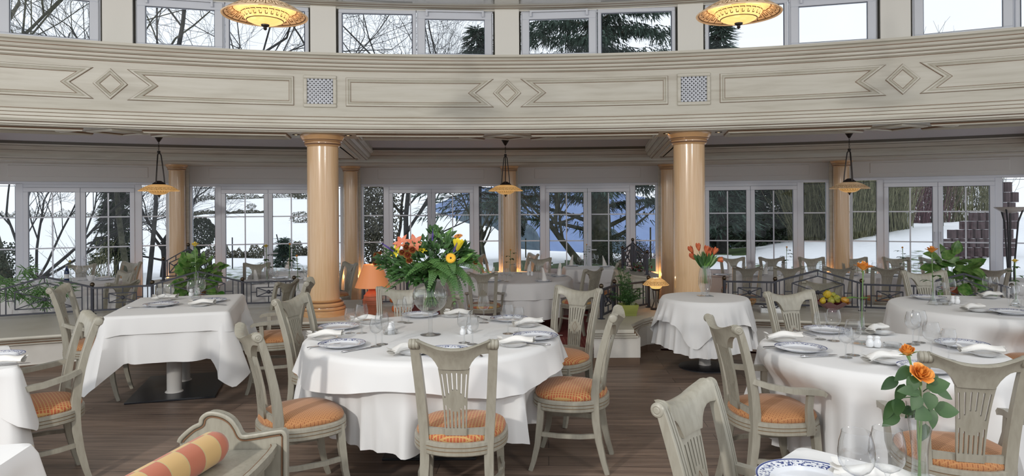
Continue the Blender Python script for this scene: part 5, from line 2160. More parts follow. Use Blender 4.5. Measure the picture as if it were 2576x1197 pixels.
# ------------------------------------------------------------------ nearest vase with the two orange roses
RV = Vector((1.222, 2.02, ZT))
t = thing('tall_bud_vase', 'tall slanted-rim glass vase with two orange roses, nearest the camera', 'vase', RV)
b = MB()
def tv(i, j):
    q = i / 14
    a = 2 * PI * j / 28
    r = .031 - .012 * sin(PI * min(1, q * 1.05)) ** 1.2 + .006 * q
    z = .27 * q
    if q > .6:
        z += (.022 * cos(a - 2.9)) * ((q - .6) / .4)
    return (r * cos(a), r * sin(a), z)
b.grid(tv, 15, 28, cv=True)
b.lathe([(0, 0), (.031, 0)], 28)
b.build('glass', [MT['glass']], t, 60)
b = MB()
b.lathe([(0, .01), (.028, .01), (.022, .06), (.018, .11), (0, .11)], 20)
b.build('water', [MT['water']], t, 60)
for i, (px, py, r, d, w) in enumerate(((2282, 880, .030, (-.25, -.15, 1), 'upper orange rose rising from the nearest vase'), (2319, 938, .036, (.1, -.75, .75), 'lower, fully open orange rose of the nearest vase'))):
    p = AT(px, py, RV.y + (.02 if i == 0 else -.03))
    q = thing('rose', w, 'rose', p, 0, 'single roses')
    b = MB()
    rose_bloom(b, Vector(d).normalized() * (-r * .7), d, r * .86, 30 + i, -.1 if i == 0 else .25)
    b.build('bloom', [MT['roseorange']], q, 80)
    s = MB()
    s.x = Matrix.Translation(-p)
    foot = RV + Vector((.004 - .008 * i, .004, .02))
    nk = RV + Vector((-.006 + .012 * i, 0, .26))
    pe = p - Vector(d).normalized() * r * .6
    pth = [foot, foot.lerp(nk, .5), nk] + bez(nk, nk + Vector(((pe - nk).x * .1, 0, (pe - nk).z * .6)), pe, 8)[1:]
    s.tube(pth, [.0033] * (len(pth) - 1) + [.006], 8)
    s.build('stem', [MT['stemgreen']], q)
    s = MB()
    s.x = Matrix.Translation(-p)
    for k in range(5):
        a = 2 * PI * k / 5
        X, Y, Z = frame(d)
        leafq(s, pe, (X * cos(a) + Y * sin(a)) + Z * (.6 if i == 0 else -.1), Z, r * 1.1, r * .35, .2, 0, 4)
    s.build('sepals', [MT['stemgreen']], q, 80)
lv = thing('rose_leaves', 'dark glossy rose leaves around the two nearest orange roses', 'leaves', RV)
b = MB()
b.x = Matrix.Translation(-RV)
for (x0, y0, x1, y1, w, dy) in ((2292, 922, 2255, 955, .036, 0), (2258, 950, 2220, 978, .034, .02), (2300, 945, 2290, 985, .04, -.03), (2315, 985, 2268, 980, .036, -.04), (2330, 975, 2388, 962, .05, -.03), (2345, 975, 2402, 1000, .036, .02), (2310, 990, 2300, 1028, .04, -.05), (2335, 985, 2345, 1030, .05, -.04), (2350, 1030, 2412, 1032, .052, -.03), (2245, 1005, 2228, 1060, .03, 0), (2256, 1000, 2262, 1045, .045, -.02), (2262, 1040, 2224, 1070, .034, .0), (2275, 965, 2258, 1010, .038, .02), (2320, 1020, 2280, 1050, .034, .03), (2325, 1030, 2358, 1062, .04, -.02), (2328, 1065, 2318, 1115, .046, .04), (2340, 1025, 2352, 1075, .036, -.05), (2300, 1030, 2270, 1035, .03, .0), (2330, 960, 2362, 945, .03, .03), (2335, 1030, 2310, 1050, .05, -.06)):
    p, q = AT(x0, y0, RV.y + dy), AT(x1, y1, RV.y + dy * 1.4 - .01)
    leafq(b, p, q - p, (.2, -1, .7), (q - p).length * 1.05, w, .18, 0, 7)
for (x0, y0, x1, y1) in ((2300, 1000, 2258, 1005), (2310, 960, 2280, 925), (2325, 1000, 2352, 1028), (2318, 1010, 2262, 1040), (2322, 985, 2345, 975)):
    b.tube(bez(AT(x0, y0, RV.y), AT((x0 + x1) / 2, (y0 + y1) / 2 - 6, RV.y), AT(x1, y1, RV.y), 5), .0016, 5)
b.build('leaf_blades', [MT['roseleaf']], lv, 80)


# ------------------------------------------------------------------ potted plants
def pothos(label, c, pts, n, L, seed, potz, mt='pothos', yspread=.25):
    rr = random.Random(seed)
    t = thing('potted_plant', label, 'plant', c)
    pot = MB()
    pot.lathe([(0, 0), (.075, 0), (.085, .02), (.105, .15), (.115, .155), (.115, .175), (.1, .175), (.095, .15), (0, .14)], 24)
    pot.build('pot', [MT['terracotta']], t)
    b = MB()
    s = MB()
    b.x = s.x = Matrix.Translation(-c)
    top = c + Vector((0, 0, .17))
    for k in range(n):
        px, py = rr.choice(pts)
        p = AT(px + rr.uniform(-16, 16), py + rr.uniform(-14, 14), c.y + rr.uniform(-yspread, yspread))
        d = (p - top)
        d.z -= .02
        d = d.normalized() + Vector((rr.uniform(-.5, .5), rr.uniform(-.8, .1), rr.uniform(-.9, -.1)))
        leafq(b, p, d, (rr.uniform(-.4, .4), -1, .9), L * rr.uniform(.7, 1.15), L * .68 * rr.uniform(.8, 1.1), .2, 0, 6)
        if k % 2 == 0:
            s.tube(bez(top, top.lerp(p, .5) + Vector((0, 0, .08)), p, 5), .003, 5)
    for v in b.v:
        v.z = max(v.z, .008)
    for v in s.v:
        v.z = max(v.z, .008)
    b.build('foliage', [MT[mt]], t, 80)
    s.build('stems', [MT['stemgreen']], t)
    return t


MT['terracotta'] = veg('terracotta_clay', (.34, .095, .042), (.42, .13, .06), .6)
MT['greenpot'] = mat('lime_green_pot', (.33, .36, .09), .35)
c = G(497, 762, .385)
pothos('bushy potted ivy on the ledge behind the square-cornered table', c, [(470, 680), (480, 700), (500, 670), (520, 690), (465, 720), (530, 700), (500, 720), (535, 675), (495, 690), (515, 720), (485, 740), (535, 740), (460, 740), (480, 660), (550, 748)], 130, .15, 3, .385)
c = G(2390, 752, .385)
pothos('large broad-leaved variegated plant on the ledge at right', c, [(2360, 680), (2390, 660), (2410, 690), (2430, 680), (2380, 700), (2440, 710), (2400, 720), (2420, 740), (2350, 700), (2380, 740), (2400, 650), (2445, 690), (2370, 655), (2465, 735)], 95, .21, 5, .385)
# grassy hanging plant in a glass at the far left
c = G(38, 790, .385)
t = thing('spider_plant', 'thin-leaved trailing plant in a glass behind the far left railing', 'plant', c)
b = MB()
b.lathe([(0, 0), (.03, 0), (.032, .01), (.026, .1), (.034, .17), (.032, .17)], 20)
b.build('glass', [MT['glass']], t, 60)
b = MB()
b.x = Matrix.Translation(-c)
rr = random.Random(8)
top = c + Vector((0, 0, .17))
for k in range(90):
    px, py = rr.choice([(20, 715), (60, 720), (100, 725), (130, 735), (90, 745), (30, 745), (160, 730), (0, 730), (70, 690), (110, 760), (50, 740)])
    p = AT(px + rr.uniform(-16, 16), py + rr.uniform(-16, 10), c.y + rr.uniform(-.15, .2))
    if k % 6 == 0:
        b.tube(bez(top, top.lerp(p, .5) + Vector((0, 0, .1)), p, 6), .002, 5)
    for e in range(4):
        d = Vector((rr.uniform(-1, 1), rr.uniform(-.6, .3), rr.uniform(-.9, .5)))
        leafq(b, p, d, (0, -1, .5), rr.uniform(.09, .17), .013, .35, 0, 5)
for v in b.v:
    v.z = max(v.z, .008)
b.build('leaves', [MT['fern']], t, 80)
# heather in the green pot on the end block
c = G(1580, 792, .385)
t = thing('potted_plant', 'feathery green plant in a lime pot on the end block', 'plant', c)
b = MB()
b.prism([(-.085, -.085), (.085, -.085), (.085, .085), (-.085, .085)], 0, .02)
b.grid(lambda i, j: ((.08 + .03 * i) * (1 if j in (1, 2) else -1), (.08 + .03 * i) * (1 if j in (2, 3) else -1), .0 + .13 * i), 2, 4, cv=True)
b.build('pot', [MT['greenpot']], t, 30)
b = MB()
rr = random.Random(12)
for k in range(70):
    a = rr.uniform(0, 6.28)
    tl_ = rr.random() < .4
    r0 = rr.uniform(0, .07)
    e = Vector((cos(a) * rr.uniform(.05, .24), sin(a) * rr.uniform(.05, .2), .13 + (rr.uniform(.2, .42) if tl_ else rr.uniform(.02, .2))))
    if tl_:
        e.x = e.x * .4 - .05
    pth = bez((r0 * cos(a), r0 * sin(a), .12), (r0 * cos(a), r0 * sin(a), .2), e, 7)
    b.tube(pth, .0018, 4)
    for q in range(2, 8):
        for h in range(7):
            d = Vector((rr.uniform(-1, 1), rr.uniform(-1, 1), rr.uniform(-.1, 1)))
            leafq(b, pth[q], d, (0, -1, 1), .028, .007, .1, 0, 2)
b.build('foliage', [MT['leaf']], t, None)
# ------------------------------------------------------------------ lamps
def glow(name, c, e, es, stops=None, sc=14):
    m = mat(name, c, .35)
    if stops:
        noise_col(m, stops, (1, 1, 1), sc, 3, dist=.8)
    bsdf(m).inputs['Emission Color'].default_value = (*e, 1)
    bsdf(m).inputs['Emission Strength'].default_value = es
    return m


MT['alabaster'] = glow('lit_alabaster_glass', (.66, .47, .27), (.85, .55, .28), .16, [(.3, (.56, .38, .22)), (.7, (.72, .57, .40))])
MT['alabasterbright'] = glow('bright_lit_alabaster_glass', (.8, .55, .25), (1, .62, .2), 1.15, [(.3, (.62, .22, .05)), (.55, (.8, .55, .25)), (.8, (.85, .7, .4))], 18)
MT['alabasterdim'] = glow('softly_lit_alabaster_glass', (.66, .45, .25), (.95, .52, .16), .42, [(.3, (.5, .27, .1)), (.7, (.72, .52, .3))])
MT['alabasterwhite'] = mat('white_alabaster_glass', (.6, .58, .55), .35)
MT['keybrown'] = mat('etched_brown_key_line', (.16, .085, .03), .5)
KEY = [(0, 0), (0, 1), (.72, 1), (.72, .36), (.36, .36), (.36, .68)]


def key_band(b, surf, n, s0, s1, w, off):
    """greek key ribbons on the surface of revolution surf(s)->(r,z) between s0 and s1"""
    def P(u, v, k):
        a = 2 * PI * (k + u) / n
        s = s0 + (s1 - s0) * v
        r, z = surf(s)
        r2, z2 = surf(s + .01)
        tx, tz = r2 - r, z2 - z
        L = math.hypot(tx, tz) or 1
        nx, nz = -tz / L, tx / L
        r, z = r + nx * off, z + nz * off
        return Vector((r * cos(a), r * sin(a), z))
    for k in range(n):
        segs = [(KEY[i], KEY[i + 1]) for i in range(5)] + [((0, 0), (1, 0))]
        for (a0, a1) in segs:
            hv = w
            L = math.hypot(a1[0] - a0[0], a1[1] - a0[1])
            dx, dy = (a1[0] - a0[0]) / L, (a1[1] - a0[1]) / L
            q = []
            for (t, sgn) in ((0, -1), (0, 1), (1, 1), (1, -1)):
                ex = -hv / 2 if t == 0 else hv / 2
                u = a0[0] + (a1[0] - a0[0]) * t + dx * ex - dy * sgn * hv / 2
                v = a0[1] + (a1[1] - a0[1]) * t + dy * ex + dx * sgn * hv / 2
                q.append(b.av(P(u, v, k)))
            b.af(q)


def shade_lamp(t, R, m_out, m_in, nkey=26, inner=True, finial=True, zr=0.0, hh=.095, both=True):
    top = R * .30
    def surf(s):            # s 0 rim .. 1 top
        r = R + (top - R) * s
        z = zr + hh * (1 - (1 - s) ** 1.55)
        return r, z
    b = MB()
    pr = [surf(k / 10) for k in range(11)]
    b.lathe(pr + [(top - .012, zr + hh)] + [(r - .004, z - .005) for r, z in reversed(pr)] + [pr[0]], 56)
    sh = b.build('lamp_shade', [m_out], t, 60)
    k = MB()
    key_band(k, surf, nkey, .07, .36, .095, -.0015)
    if both:
        key_band(k, lambda s: (surf(s)[0] - .004, surf(s)[1] - .005), nkey, .07, .36, .095, .0015)
    k.build('key_pattern', [MT['keybrown']], sh, None)
    if inner:
        rb = R * .56
        def su(s):
            a = s * PI / 2
            return rb * cos(a) ** .8 if s < 1 else 0.0, zr + .028 - (.088 * sin(a) ** 1.1)
        b = MB()
        b.lathe([su(k / 14) for k in range(15)], 48)
        bo = b.build('inner_bowl', [m_in], t, 80)
        k = MB()
        key_band(k, su, 24, .5, .14, .1, .0015)
        key_band(k, su, 24, .5, .14, .1, -.0015)
        k.build('key_pattern', [MT['keybrown']], bo, None)
        if finial:
            b = MB()
            z = zr - .06
            b.lathe([(.0, z + .004), (.028, z + .002), (.026, z - .008), (.012, z - .016), (.01, z - .022), (.013, z - .028), (.006, z - .036), (0, z - .037)], 18)
            b.build('finial', [MT['darkmetal']], t)
    return sh


def hanging(name, lab, pos, ztop, harp, grp, m_in, m_out, canopy=True):
    t = thing(name, lab, 'hanging lamp', pos, 0, grp)
    shade_lamp(t, .279, m_out, m_in)
    b = MB()
    b.lathe([(0, .15), (.03, .148), (.085, .11), (.094, .095), (.086, .09), (0, .09)], 24)
    b.build('cap', [MT['darkmetal']], t)
    zt = ztop - pos[2]
    for k in range(3):
        a = 2 * PI * k / 3 + .5
        r = MB()
        e = Vector((cos(a), sin(a), 0))
        r.tube([e * .075 + Vector((0, 0, .105)), e * .068 + Vector((0, 0, .2)), e * .045 + Vector((0, 0, harp * .72)), e * .028 + Vector((0, 0, harp * .95)), Vector((0, 0, harp + .01))], .0085, 6)
        r.build('rod', [MT['darkmetal']], t)
    c = MB()
    c.tube([(0, 0, harp), (0, 0, harp + .03)], .022, 10)
    n = int((zt - harp - .08) / .028)
    for k in range(n):
        z = harp + .03 + k * .028
        loop = [(.009 * cos(q) * (1 if k % 2 else 0), .009 * cos(q) * (0 if k % 2 else 1), z + .018 * sin(q) + .014) for q in [2 * PI * j / 8 for j in range(8)]]
        c.tube(loop, .0028, 4, False, 0, True)
    c.build('chain', [MT['darkmetal']], t)
    c = MB()
    c.lathe([(.014, zt - .085), (.03, zt - .06), (.055, zt - .02), (.062, zt - .006), (.062, zt), (0, zt)], 20)
    c.build('ceiling_rose', [MT['darkmetal']], t)
    return t


for px, py, lab in ((667, 40, 'large lit alabaster pendant cut off by the top of the picture, left one'), (1858, 36, 'large lit alabaster pendant cut off by the top of the picture, right one')):
    p = AT(px, py, 4.53)
    hanging('pendant_lamp', lab, p, 4.66, .62, 'large pendants over the floor', MT['alabasterbright'], MT['alabaster'])
    point_light('pendant_bulb', (p.x, p.y, p.z + .05), 5, (1, .7, .4), .05)
for px, py, lab in ((400, 480, 'dark-rodded hanging lamp at left before the slim column'), (1272, 480, 'dark-rodded hanging lamp in the middle of the outer ring'), (2137, 474, 'dark-rodded hanging lamp at right before the windows')):
    p = RING(px, py, 15.6)
    hanging('hanging_lamp', lab, p, 2.74, .56, 'hanging lamps of the outer ring', MT['alabasterdim'], MT['alabasterdim'] if px != 2137 else MT['alabaster'])
    point_light('hanging_bulb', (p.x, p.y, p.z + .04), 2, (1, .7, .4), .04)
# terracotta table lamp
LP = G(938, 797, .381)
t = thing('table_lamp', 'terracotta table lamp with a pleated orange shade beside the left big column', 'lamp', LP)
b = MB()
pr = [(0, 0), (.075, 0), (.085, .01), (.1, .07), (.113, .15), (.114, .20), (.1, .255), (.075, .29), (.056, .305), (.05, .325), (.058, .345), (.05, .35), (0, .352)]
b.lathe(pr, 40)
for z, r in ((.055, .0975), (.105, .107), (.155, .1145), (.205, .1145), (.25, .103)):
    b.lathe([(r, z - .006), (r + .004, z - .003), (r + .004, z + .003), (r, z + .006)], 40)
b.build('base', [MT['terracotta']], t, 60)
MT['orangeshade'] = glow('orange_fabric_shade', (.72, .26, .10), (1, .38, .14), .14)
b = MB()
def shd(i, j):
    a = 2 * PI * j / 96
    q = i / 6
    r = (.205 + (.104 - .205) * q) * (1 + .008 * (1 if j % 2 else -1))
    return (r * cos(a), r * sin(a), .352 + .265 * q)
b.grid(shd, 7, 96, cv=True)
b.build('lamp_shade', [MT['orangeshade']], t, 70)
point_light('table_lamp_bulb', (LP.x, LP.y, LP.z + .47), 1.5, (1, .6, .3), .03)
# small lamp with alabaster mushroom shade
SP_ = G(1666, 782, .381)
SP_ += Vector((-.05, .12, 0))
t = thing('table_lamp', 'small lit lamp with a Greek key mushroom shade, left of the tulip table', 'lamp', SP_)
shade_lamp(t, .160, MT['alabasterdim'], MT['alabasterbright'], 20, True, False, .31, .08, False)
b = MB()
b.lathe([(0, 0), (.07, 0), (.07, .012), (.02, .02), (0, .02)], 20)
b.lathe([(.03, .235), (.055, .25), (.055, .262), (0, .262)], 16)
for k in range(3):
    a = 2 * PI * k / 3 + .3
    b.tube([(.06 * cos(a), .06 * sin(a), .01), (.025 * cos(a), .025 * sin(a), .1), (.045 * cos(a), .045 * sin(a), .25)], .006, 6)
b.build('stand', [MT['darkmetal']], t)
point_light('small_lamp_bulb', (SP_.x, SP_.y, SP_.z + .37), 2.5, (1, .7, .4), .03)
# uplighter floor lamp at the right edge
p = RING(2541, 560, 16.6)
t = thing('floor_lamp', 'three-legged dark uplighter with white glass bowl at the right edge', 'floor lamp', (p.x, p.y, ZS))
zb = 1.60 - ZS
b = MB()
b.lathe([(0, zb - .075), (.06, zb - .07), (.13, zb - .045), (.19, zb), (.205, zb + .015), (.2, zb + .018), (.12, zb - .03), (0, zb - .055)], 40)
so = b.build('glass_bowl', [MT['alabasterwhite']], t, 60)
k = MB()
key_band(k, lambda s: (.12 + .085 * s, zb - .048 + .063 * s), 24, .45, .9, .14, -.002)
k.build('key_pattern', [MT['keybrown']], so, None)
for k in range(3):
    a = 2 * PI * k / 3 - .4
    r = MB()
    e = Vector((cos(a), sin(a), 0))
    r.tube([e * .16 + Vector((0, 0, 0)), e * .05 + Vector((0, 0, .5)), e * .045 + Vector((0, 0, .95)), e * .1 + Vector((0, 0, zb - .2)), e * .165 + Vector((0, 0, zb - .005))], .012, 8)
    r.build('leg', [MT['blackmetal']], t)
b = MB()
b.tube([(0, 0, .3), (0, 0, zb - .06)], .012, 8)
b.lathe([(.0, .5), (.06, .5), (.06, .53), (0, .53)], 16)
b.build('centre_pole', [MT['blackmetal']], t)

# ------------------------------------------------------------------ railings
def railing(lab, posts, kinds, zb=.38, ztop=.72, apex=.86, zr=.70, grp='gunmetal railings', zlow=.425):
    c = sum((Vector(p) for p in posts), Vector()) / len(posts)
    c = Vector((posts[0][0], posts[0][1], zb))
    t = thing('railing', lab, 'railing', c, 0, grp)
    for p in posts:
        b = MB()
        b.x = Matrix.Translation(-c)
        x, y = p[0], p[1]
        b.tube([(x, y, zb), (x, y, ztop)], .019, 10)
        b.lathe([(.042, zb), (.042, zb + .008), (.02, zb + .012)], 14, (x, y, 0))
        po = b.build('post', [MT['steel']], t)
        k = MB()
        k.x = Matrix.Translation(-c)
        k.lathe([(.0, ztop - .002)] + [(.027 * sin(a), ztop + .024 - .027 * cos(a)) for a in [PI * q / 8 for q in range(1, 8)]] + [(0, ztop + .051)], 14, (x, y, 0))
        k.build('ball', [MT['brass']], po)
    for i, kd in enumerate(kinds):
        A, B_ = Vector((posts[i][0], posts[i][1], 0)), Vector((posts[i + 1][0], posts[i + 1][1], 0))
        b = MB()
        b.x = Matrix.Translation(-c)
        def P(u, z):
            q = A.lerp(B_, u)
            return (q.x, q.y, z)
        def bar(u0, z0, u1, z1, w=.012, h=.012):
            b.bar([P(u0, z0), P(u1, z1)], w, h, (B_ - A).normalized().cross(Vector((0, 0, 1))))
        bar(0, zlow, 1, zlow, .02, .02)
        if kd == 'rect':
            bar(0, zr, 1, zr, .034, .02)
            a0, a1, h0, h1 = .27, .73, zlow + .085, zr - .075
            for u in (.08, .165, .835, .92):
                bar(u, zlow, u, zr)
            for s in ((a0, h0, a1, h0), (a0, h1, a1, h1), (a0, h0, a0, h1), (a1, h0, a1, h1), (a0, h0, a1, h1), (a0, h1, a1, h0), (.5, h1, .5, zr), (.5, zlow, .5, h0)):
                bar(*s)
            for u, v in ((.165, a0), (a1, .835)):
                bar(u, (h0 + h1) / 2, v, (h0 + h1) / 2)
            cz = (h0 + h1) / 2
        else:
            bar(0, zr + .01, .5, apex, .034, .02)
            bar(.5, apex, 1, zr + .01, .034, .02)
            bar(.5, apex, .5, apex - .07)
            bar(.2, zr - .005, .5, apex - .07, .014, .014)
            bar(.5, apex - .07, .8, zr - .005, .014, .014)
            for u in (.05, .11, .89, .95):
                bar(u, zlow, u, zr + .01 + (apex - zr) * 2 * min(u, 1 - u) * .95)
            h0, h1 = zlow + .06, zr - .005
            for s in ((.2, h0, .2, h1), (.8, h0, .8, h1), (.2, h0, .8, h0), (.2, h0, .8, h1), (.2, h1, .8, h0), (.5, zlow, .5, h0), (.11, (h0 + h1) / 2, .2, (h0 + h1) / 2), (.8, (h0 + h1) / 2, .89, (h0 + h1) / 2)):
                bar(*s)
            cz = (h0 + h1) / 2
        po = b.build('panel', [MT['steel']], t, None)
        k = MB()
        k.x = Matrix.Translation(-c)
        q = A.lerp(B_, .5)
        for z in (cz,):
            k.lathe([(0, -.014), (.018, -.011), (.026, 0), (.018, .011), (0, .014)], 12, (q.x, q.y, z), 0, 'y')
        k.build('boss', [MT['steel']], po)
    return t


def rp(pxs, R):
    return [RING(x, 700, R) for x in pxs]


railing('long left railing with two gables, behind the square-cornered table', rp((-14, 232, 383, 610, 740), 14.0), ['gable', 'rect', 'gable', 'rect'])
railing('long right railing with gables, behind the right tables', rp((1822, 1950, 2168, 2310, 2545), 13.62), ['rect', 'gable', 'rect', 'gable'])
railing('short railing between the terracotta lamp and the carpet steps', rp((915, 1025), 13.75), ['rect'])
railing('curved low railing on the end block around the lime pot', [G(1513, 803, .38), G(1546, 787, .38), G(1632, 773, .38)], ['rect', 'rect'], .38, .735, .86, .71)
# ------------------------------------------------------------------ panelled sideboards
def sideboard(lab, poly, zt, rl, rposts):
    """poly: plan points, first edge = door side"""
    c = Vector((poly[0][0], poly[0][1], ZS))
    t = thing('sideboard', lab, 'sideboard', c, 0, 'panelled sideboards')
    loc = [(p[0] - c.x, p[1] - c.y) for p in poly]
    cx = sum(p[0] for p in loc) / len(loc)
    cy = sum(p[1] for p in loc) / len(loc)
    def gr(d):
        return [(x + d * (x - cx) / math.hypot(x - cx, y - cy), y + d * (y - cy) / math.hypot(x - cx, y - cy)) for x, y in loc]
    b = MB()
    b.prism(loc, 0, zt - ZS - .04)
    b.prism(gr(.02), 0, .09)
    b.build('body', [MT['panel']], t, None)
    b = MB()
    b.prism(gr(.03), zt - ZS - .04, zt - ZS - .025)
    b.prism(gr(.055), zt - ZS - .025, zt - ZS)
    b.build('top', [MT['panel']], t, None)
    for e in range(len(loc)):
        A, B_ = Vector((*loc[e], 0)), Vector((*loc[(e + 1) % len(loc)], 0))
        L = (B_ - A).length
        n = max(1, round(L / .42))
        d = (B_ - A).normalized()
        nn = Vector((d.y, -d.x, 0))
        if nn.dot(A.lerp(B_, .5) - Vector((cx, cy, 0))) < 0:
            nn = -nn
        for k in range(n):
            m0, m1 = A + d * (L * k / n + .03), A + d * (L * (k + 1) / n - .03)
            b = MB()
            for (p0, z0, p1, z1) in ((m0, .14, m1, .14), (m0, zt - ZS - .09, m1, zt - ZS - .09)):
                b.bar([p0 + nn * .006 + Vector((0, 0, z0)), p1 + nn * .006 + Vector((0, 0, z1))], .035, .02, (0, 0, 1))
            for p0 in (m0, m1):
                b.bar([p0 + nn * .006 + Vector((0, 0, .14)), p0 + nn * .006 + Vector((0, 0, zt - ZS - .09))], .035, .02, d)
            q0, q1 = m0 + d * .05, m1 - d * .05
            if (q1 - q0).dot(d) > .05:
                b.bar([(q0 + q1) / 2 + nn * .004 + Vector((0, 0, .20)), (q0 + q1) / 2 + nn * .004 + Vector((0, 0, zt - ZS - .15))], (q1 - q0).length, .012, d)
            b.build('door_panel', [MT['panel']], t, None)
    railing(rl, rposts, ['gable2'] * (len(rposts) - 1) if False else ['rect'] * (len(rposts) - 1), zt, zt + .36, zt + .5, zt + .33, 'gunmetal railings', zt + .05)
    return t


def roofrail(lab, A, M_, B_, zt, zl, zh):
    """railing rising from A to the middle post M and down to B"""
    c = Vector((A.x, A.y, zt))
    t = thing('railing', lab, 'railing', c, 0, 'gunmetal railings')
    for p, z in ((A, zl), (M_, zh), (B_, zl)):
        b = MB()
        b.x = Matrix.Translation(-c)
        b.tube([(p.x, p.y, zt), (p.x, p.y, z)], .02, 10)
        b.lathe([(.042, zt), (.042, zt + .008), (.02, zt + .012)], 14, (p.x, p.y, 0))
        po = b.build('post', [MT['steel']], t)
        k = MB()
        k.x = Matrix.Translation(-c)
        k.lathe([(.0, z - .002)] + [(.027 * sin(a), z + .024 - .027 * cos(a)) for a in [PI * q / 8 for q in range(1, 8)]] + [(0, z + .051)], 14, (p.x, p.y, 0))
        k.build('ball', [MT['brass']], po)
    for P0, P1, z0, z1 in ((A, M_, zl, zh), (M_, B_, zh, zl)):
        b = MB()
        b.x = Matrix.Translation(-c)
        def bar(u0, q0, u1, q1, w=.014):
            def P(u, q):
                p = Vector((P0.x, P0.y, 0)).lerp(Vector((P1.x, P1.y, 0)), u)
                zt_ = z0 + (z1 - z0) * u - .03
                return (p.x, p.y, zt + .06 + (zt_ - zt - .06) * q if q <= 1 else zt_)
            b.bar([P(u0, q0), P(u1, q1)], w, .014, (P1 - P0).normalized().cross(Vector((0, 0, 1))))
        bar(0, 1, 1, 1, .03)
        bar(0, 0, 1, 0, .02)
        for u in (.08, .16, .84, .92):
            bar(u, 0, u, 1)
        for s in ((.24, .2, .24, .78), (.76, .2, .76, .78), (.24, .2, .76, .2), (.24, .78, .76, .78), (.24, .2, .76, .78), (.24, .78, .76, .2), (.5, .78, .5, 1), (.5, 0, .5, .2)):
            bar(*s)
        po = b.build('panel', [MT['steel']], t, None)
        q = (P0 + P1) / 2
        k = MB()
        k.x = Matrix.Translation(-c)
        k.lathe([(0, -.014), (.018, -.011), (.028, 0), (.018, .011), (0, .014)], 12, (q.x, q.y, zt + .06 + ((z0 + z1) / 2 - .03 - zt - .06) * .49), 0, 'y')
        k.build('boss', [MT['steel']], po)


SBZ = .64
pl = [G(1548, 677, SBZ), G(1596, 691, SBZ), G(1634, 696, SBZ), G(1650, 689, SBZ), G(1606, 673, SBZ)]
_r = railing
railing = lambda *a, **k: None
sideboard('panelled cream sideboard by the middle window, beside the square table', [(p.x, p.y) for p in pl], SBZ, '', [pl[0], pl[1]])
pl2 = [G(392, 705, SBZ), G(410, 713, SBZ), G(505, 716, SBZ), G(545, 706, SBZ), G(470, 694, SBZ)]
sideboard('panelled cream sideboard at left behind the potted ivy', [(p.x, p.y) for p in pl2], SBZ, '', [pl2[0], pl2[1]])
railing = _r
roofrail('peaked railing on the panelled sideboard at the middle window', G(1566, 675, SBZ), G(1592, 681, SBZ), G(1628, 691, SBZ), SBZ, .96, 1.11)
roofrail('peaked railing on the sideboard behind the potted ivy at left', G(411, 706, SBZ), G(474, 703, SBZ), G(530, 708, SBZ), SBZ, .93, 1.12)
t = thing('flower_arrangement', 'red and green dried flowers on the middle sideboard', 'flowers', G(1612, 684, SBZ))
b = MB()
rr = random.Random(3)
for k in range(120):
    p = Vector((rr.gauss(0, .07), rr.gauss(0, .05), abs(rr.gauss(.05, .06))))
    leafq(b, p, (rr.uniform(-1, 1), rr.uniform(-1, 1), rr.uniform(0, 1)), (0, 0, 1), .06, .025, .1, 0 if rr.random() < .6 else 1, 3)
b.build('blooms', [MT['leaf'], mat('dark_red_petal', (.3, .02, .02), .6)], t, None)
# ------------------------------------------------------------------ things on the ledges
fb = G(2094, 784, .381)
t = thing('fruit_bowl', 'wavy red glass bowl of gourds on the right ledge', 'bowl', fb)
MT['redbowl'] = mat('dark_red_glass', (.22, .008, .028), .08, Transmission_Weight=.35)
b = MB()
def bwl(i, j):
    a = 2 * PI * j / 64
    q = i / 9
    r = .05 + .15 * q ** 1.3
    return (r * cos(a), r * sin(a), .015 + .11 * q ** 1.2 + .016 * sin(8 * a) * q * q)
b.grid(bwl, 10, 64, cv=True)
b.lathe([(0, .012), (.055, .014), (.05, 0), (0, 0)], 32)
b.build('bowl', [MT['redbowl']], t, 80)
def gourd_mat(n, c1, c2):
    return veg(n, c1, c2, .4, 22)
GM = [gourd_mat('yellow_gourd_skin', (.62, .42, .02), (.68, .52, .06)), gourd_mat('green_yellow_gourd_skin', (.30, .34, .05), (.55, .5, .09)), gourd_mat('orange_gourd_skin', (.58, .24, .02), (.62, .36, .05))]
for i, (dx, dz, r, k, ti, lab) in enumerate(((-.13, .135, .042, 0, .3, 'small yellow gourd at the left of the red bowl'), (-.04, .20, .06, 0, -.6, 'large ribbed yellow gourd topmost in the red bowl'), (-.03, .135, .048, 1, .2, 'green-yellow gourd at the front of the red bowl'), (.07, .15, .058, 1, .5, 'mottled green gourd in the middle of the red bowl'), (.14, .14, .05, 2, .9, 'orange gourd at the right of the red bowl'), (.03, .20, .036, 1, 0, 'little green gourd at the back of the red bowl'))):
    b = MB()
    def gd(i_, j, r=r):
        q = i_ / 10
        a = 2 * PI * j / 32
        rr_ = r * sin(PI * min(.999, q)) ** .7 * (1 + .06 * cos(8 * a)) * (1 - .35 * q)
        return (rr_ * cos(a), rr_ * sin(a), r * 2.2 * (q - .45))
    b.grid(gd, 11, 32, cv=True)
    b.tube([(0, 0, r * 1.1), (.004, 0, r * 1.4)], [.008, .005], 6, True, 1)
    o = b.build('gourd', [GM[k], MT['stemgreen']], None, 60, loc=fb + Vector((dx, -.03 if i in (2, 4, 0) else .04, dz)))
    o.rotation_euler = (.2 * i, ti, i)
    tag(o, lab, 'gourd', 'gourds in the red bowl')
MT['wicker'] = veg('wicker', (.22, .12, .05), (.38, .24, .11), .7, 60)
bk_ = RING(1847, 745, 13.3)
bk_.z = .381
t = thing('bread_basket', 'wicker basket on the right ledge behind the tulip table', 'basket', bk_)
b = MB()
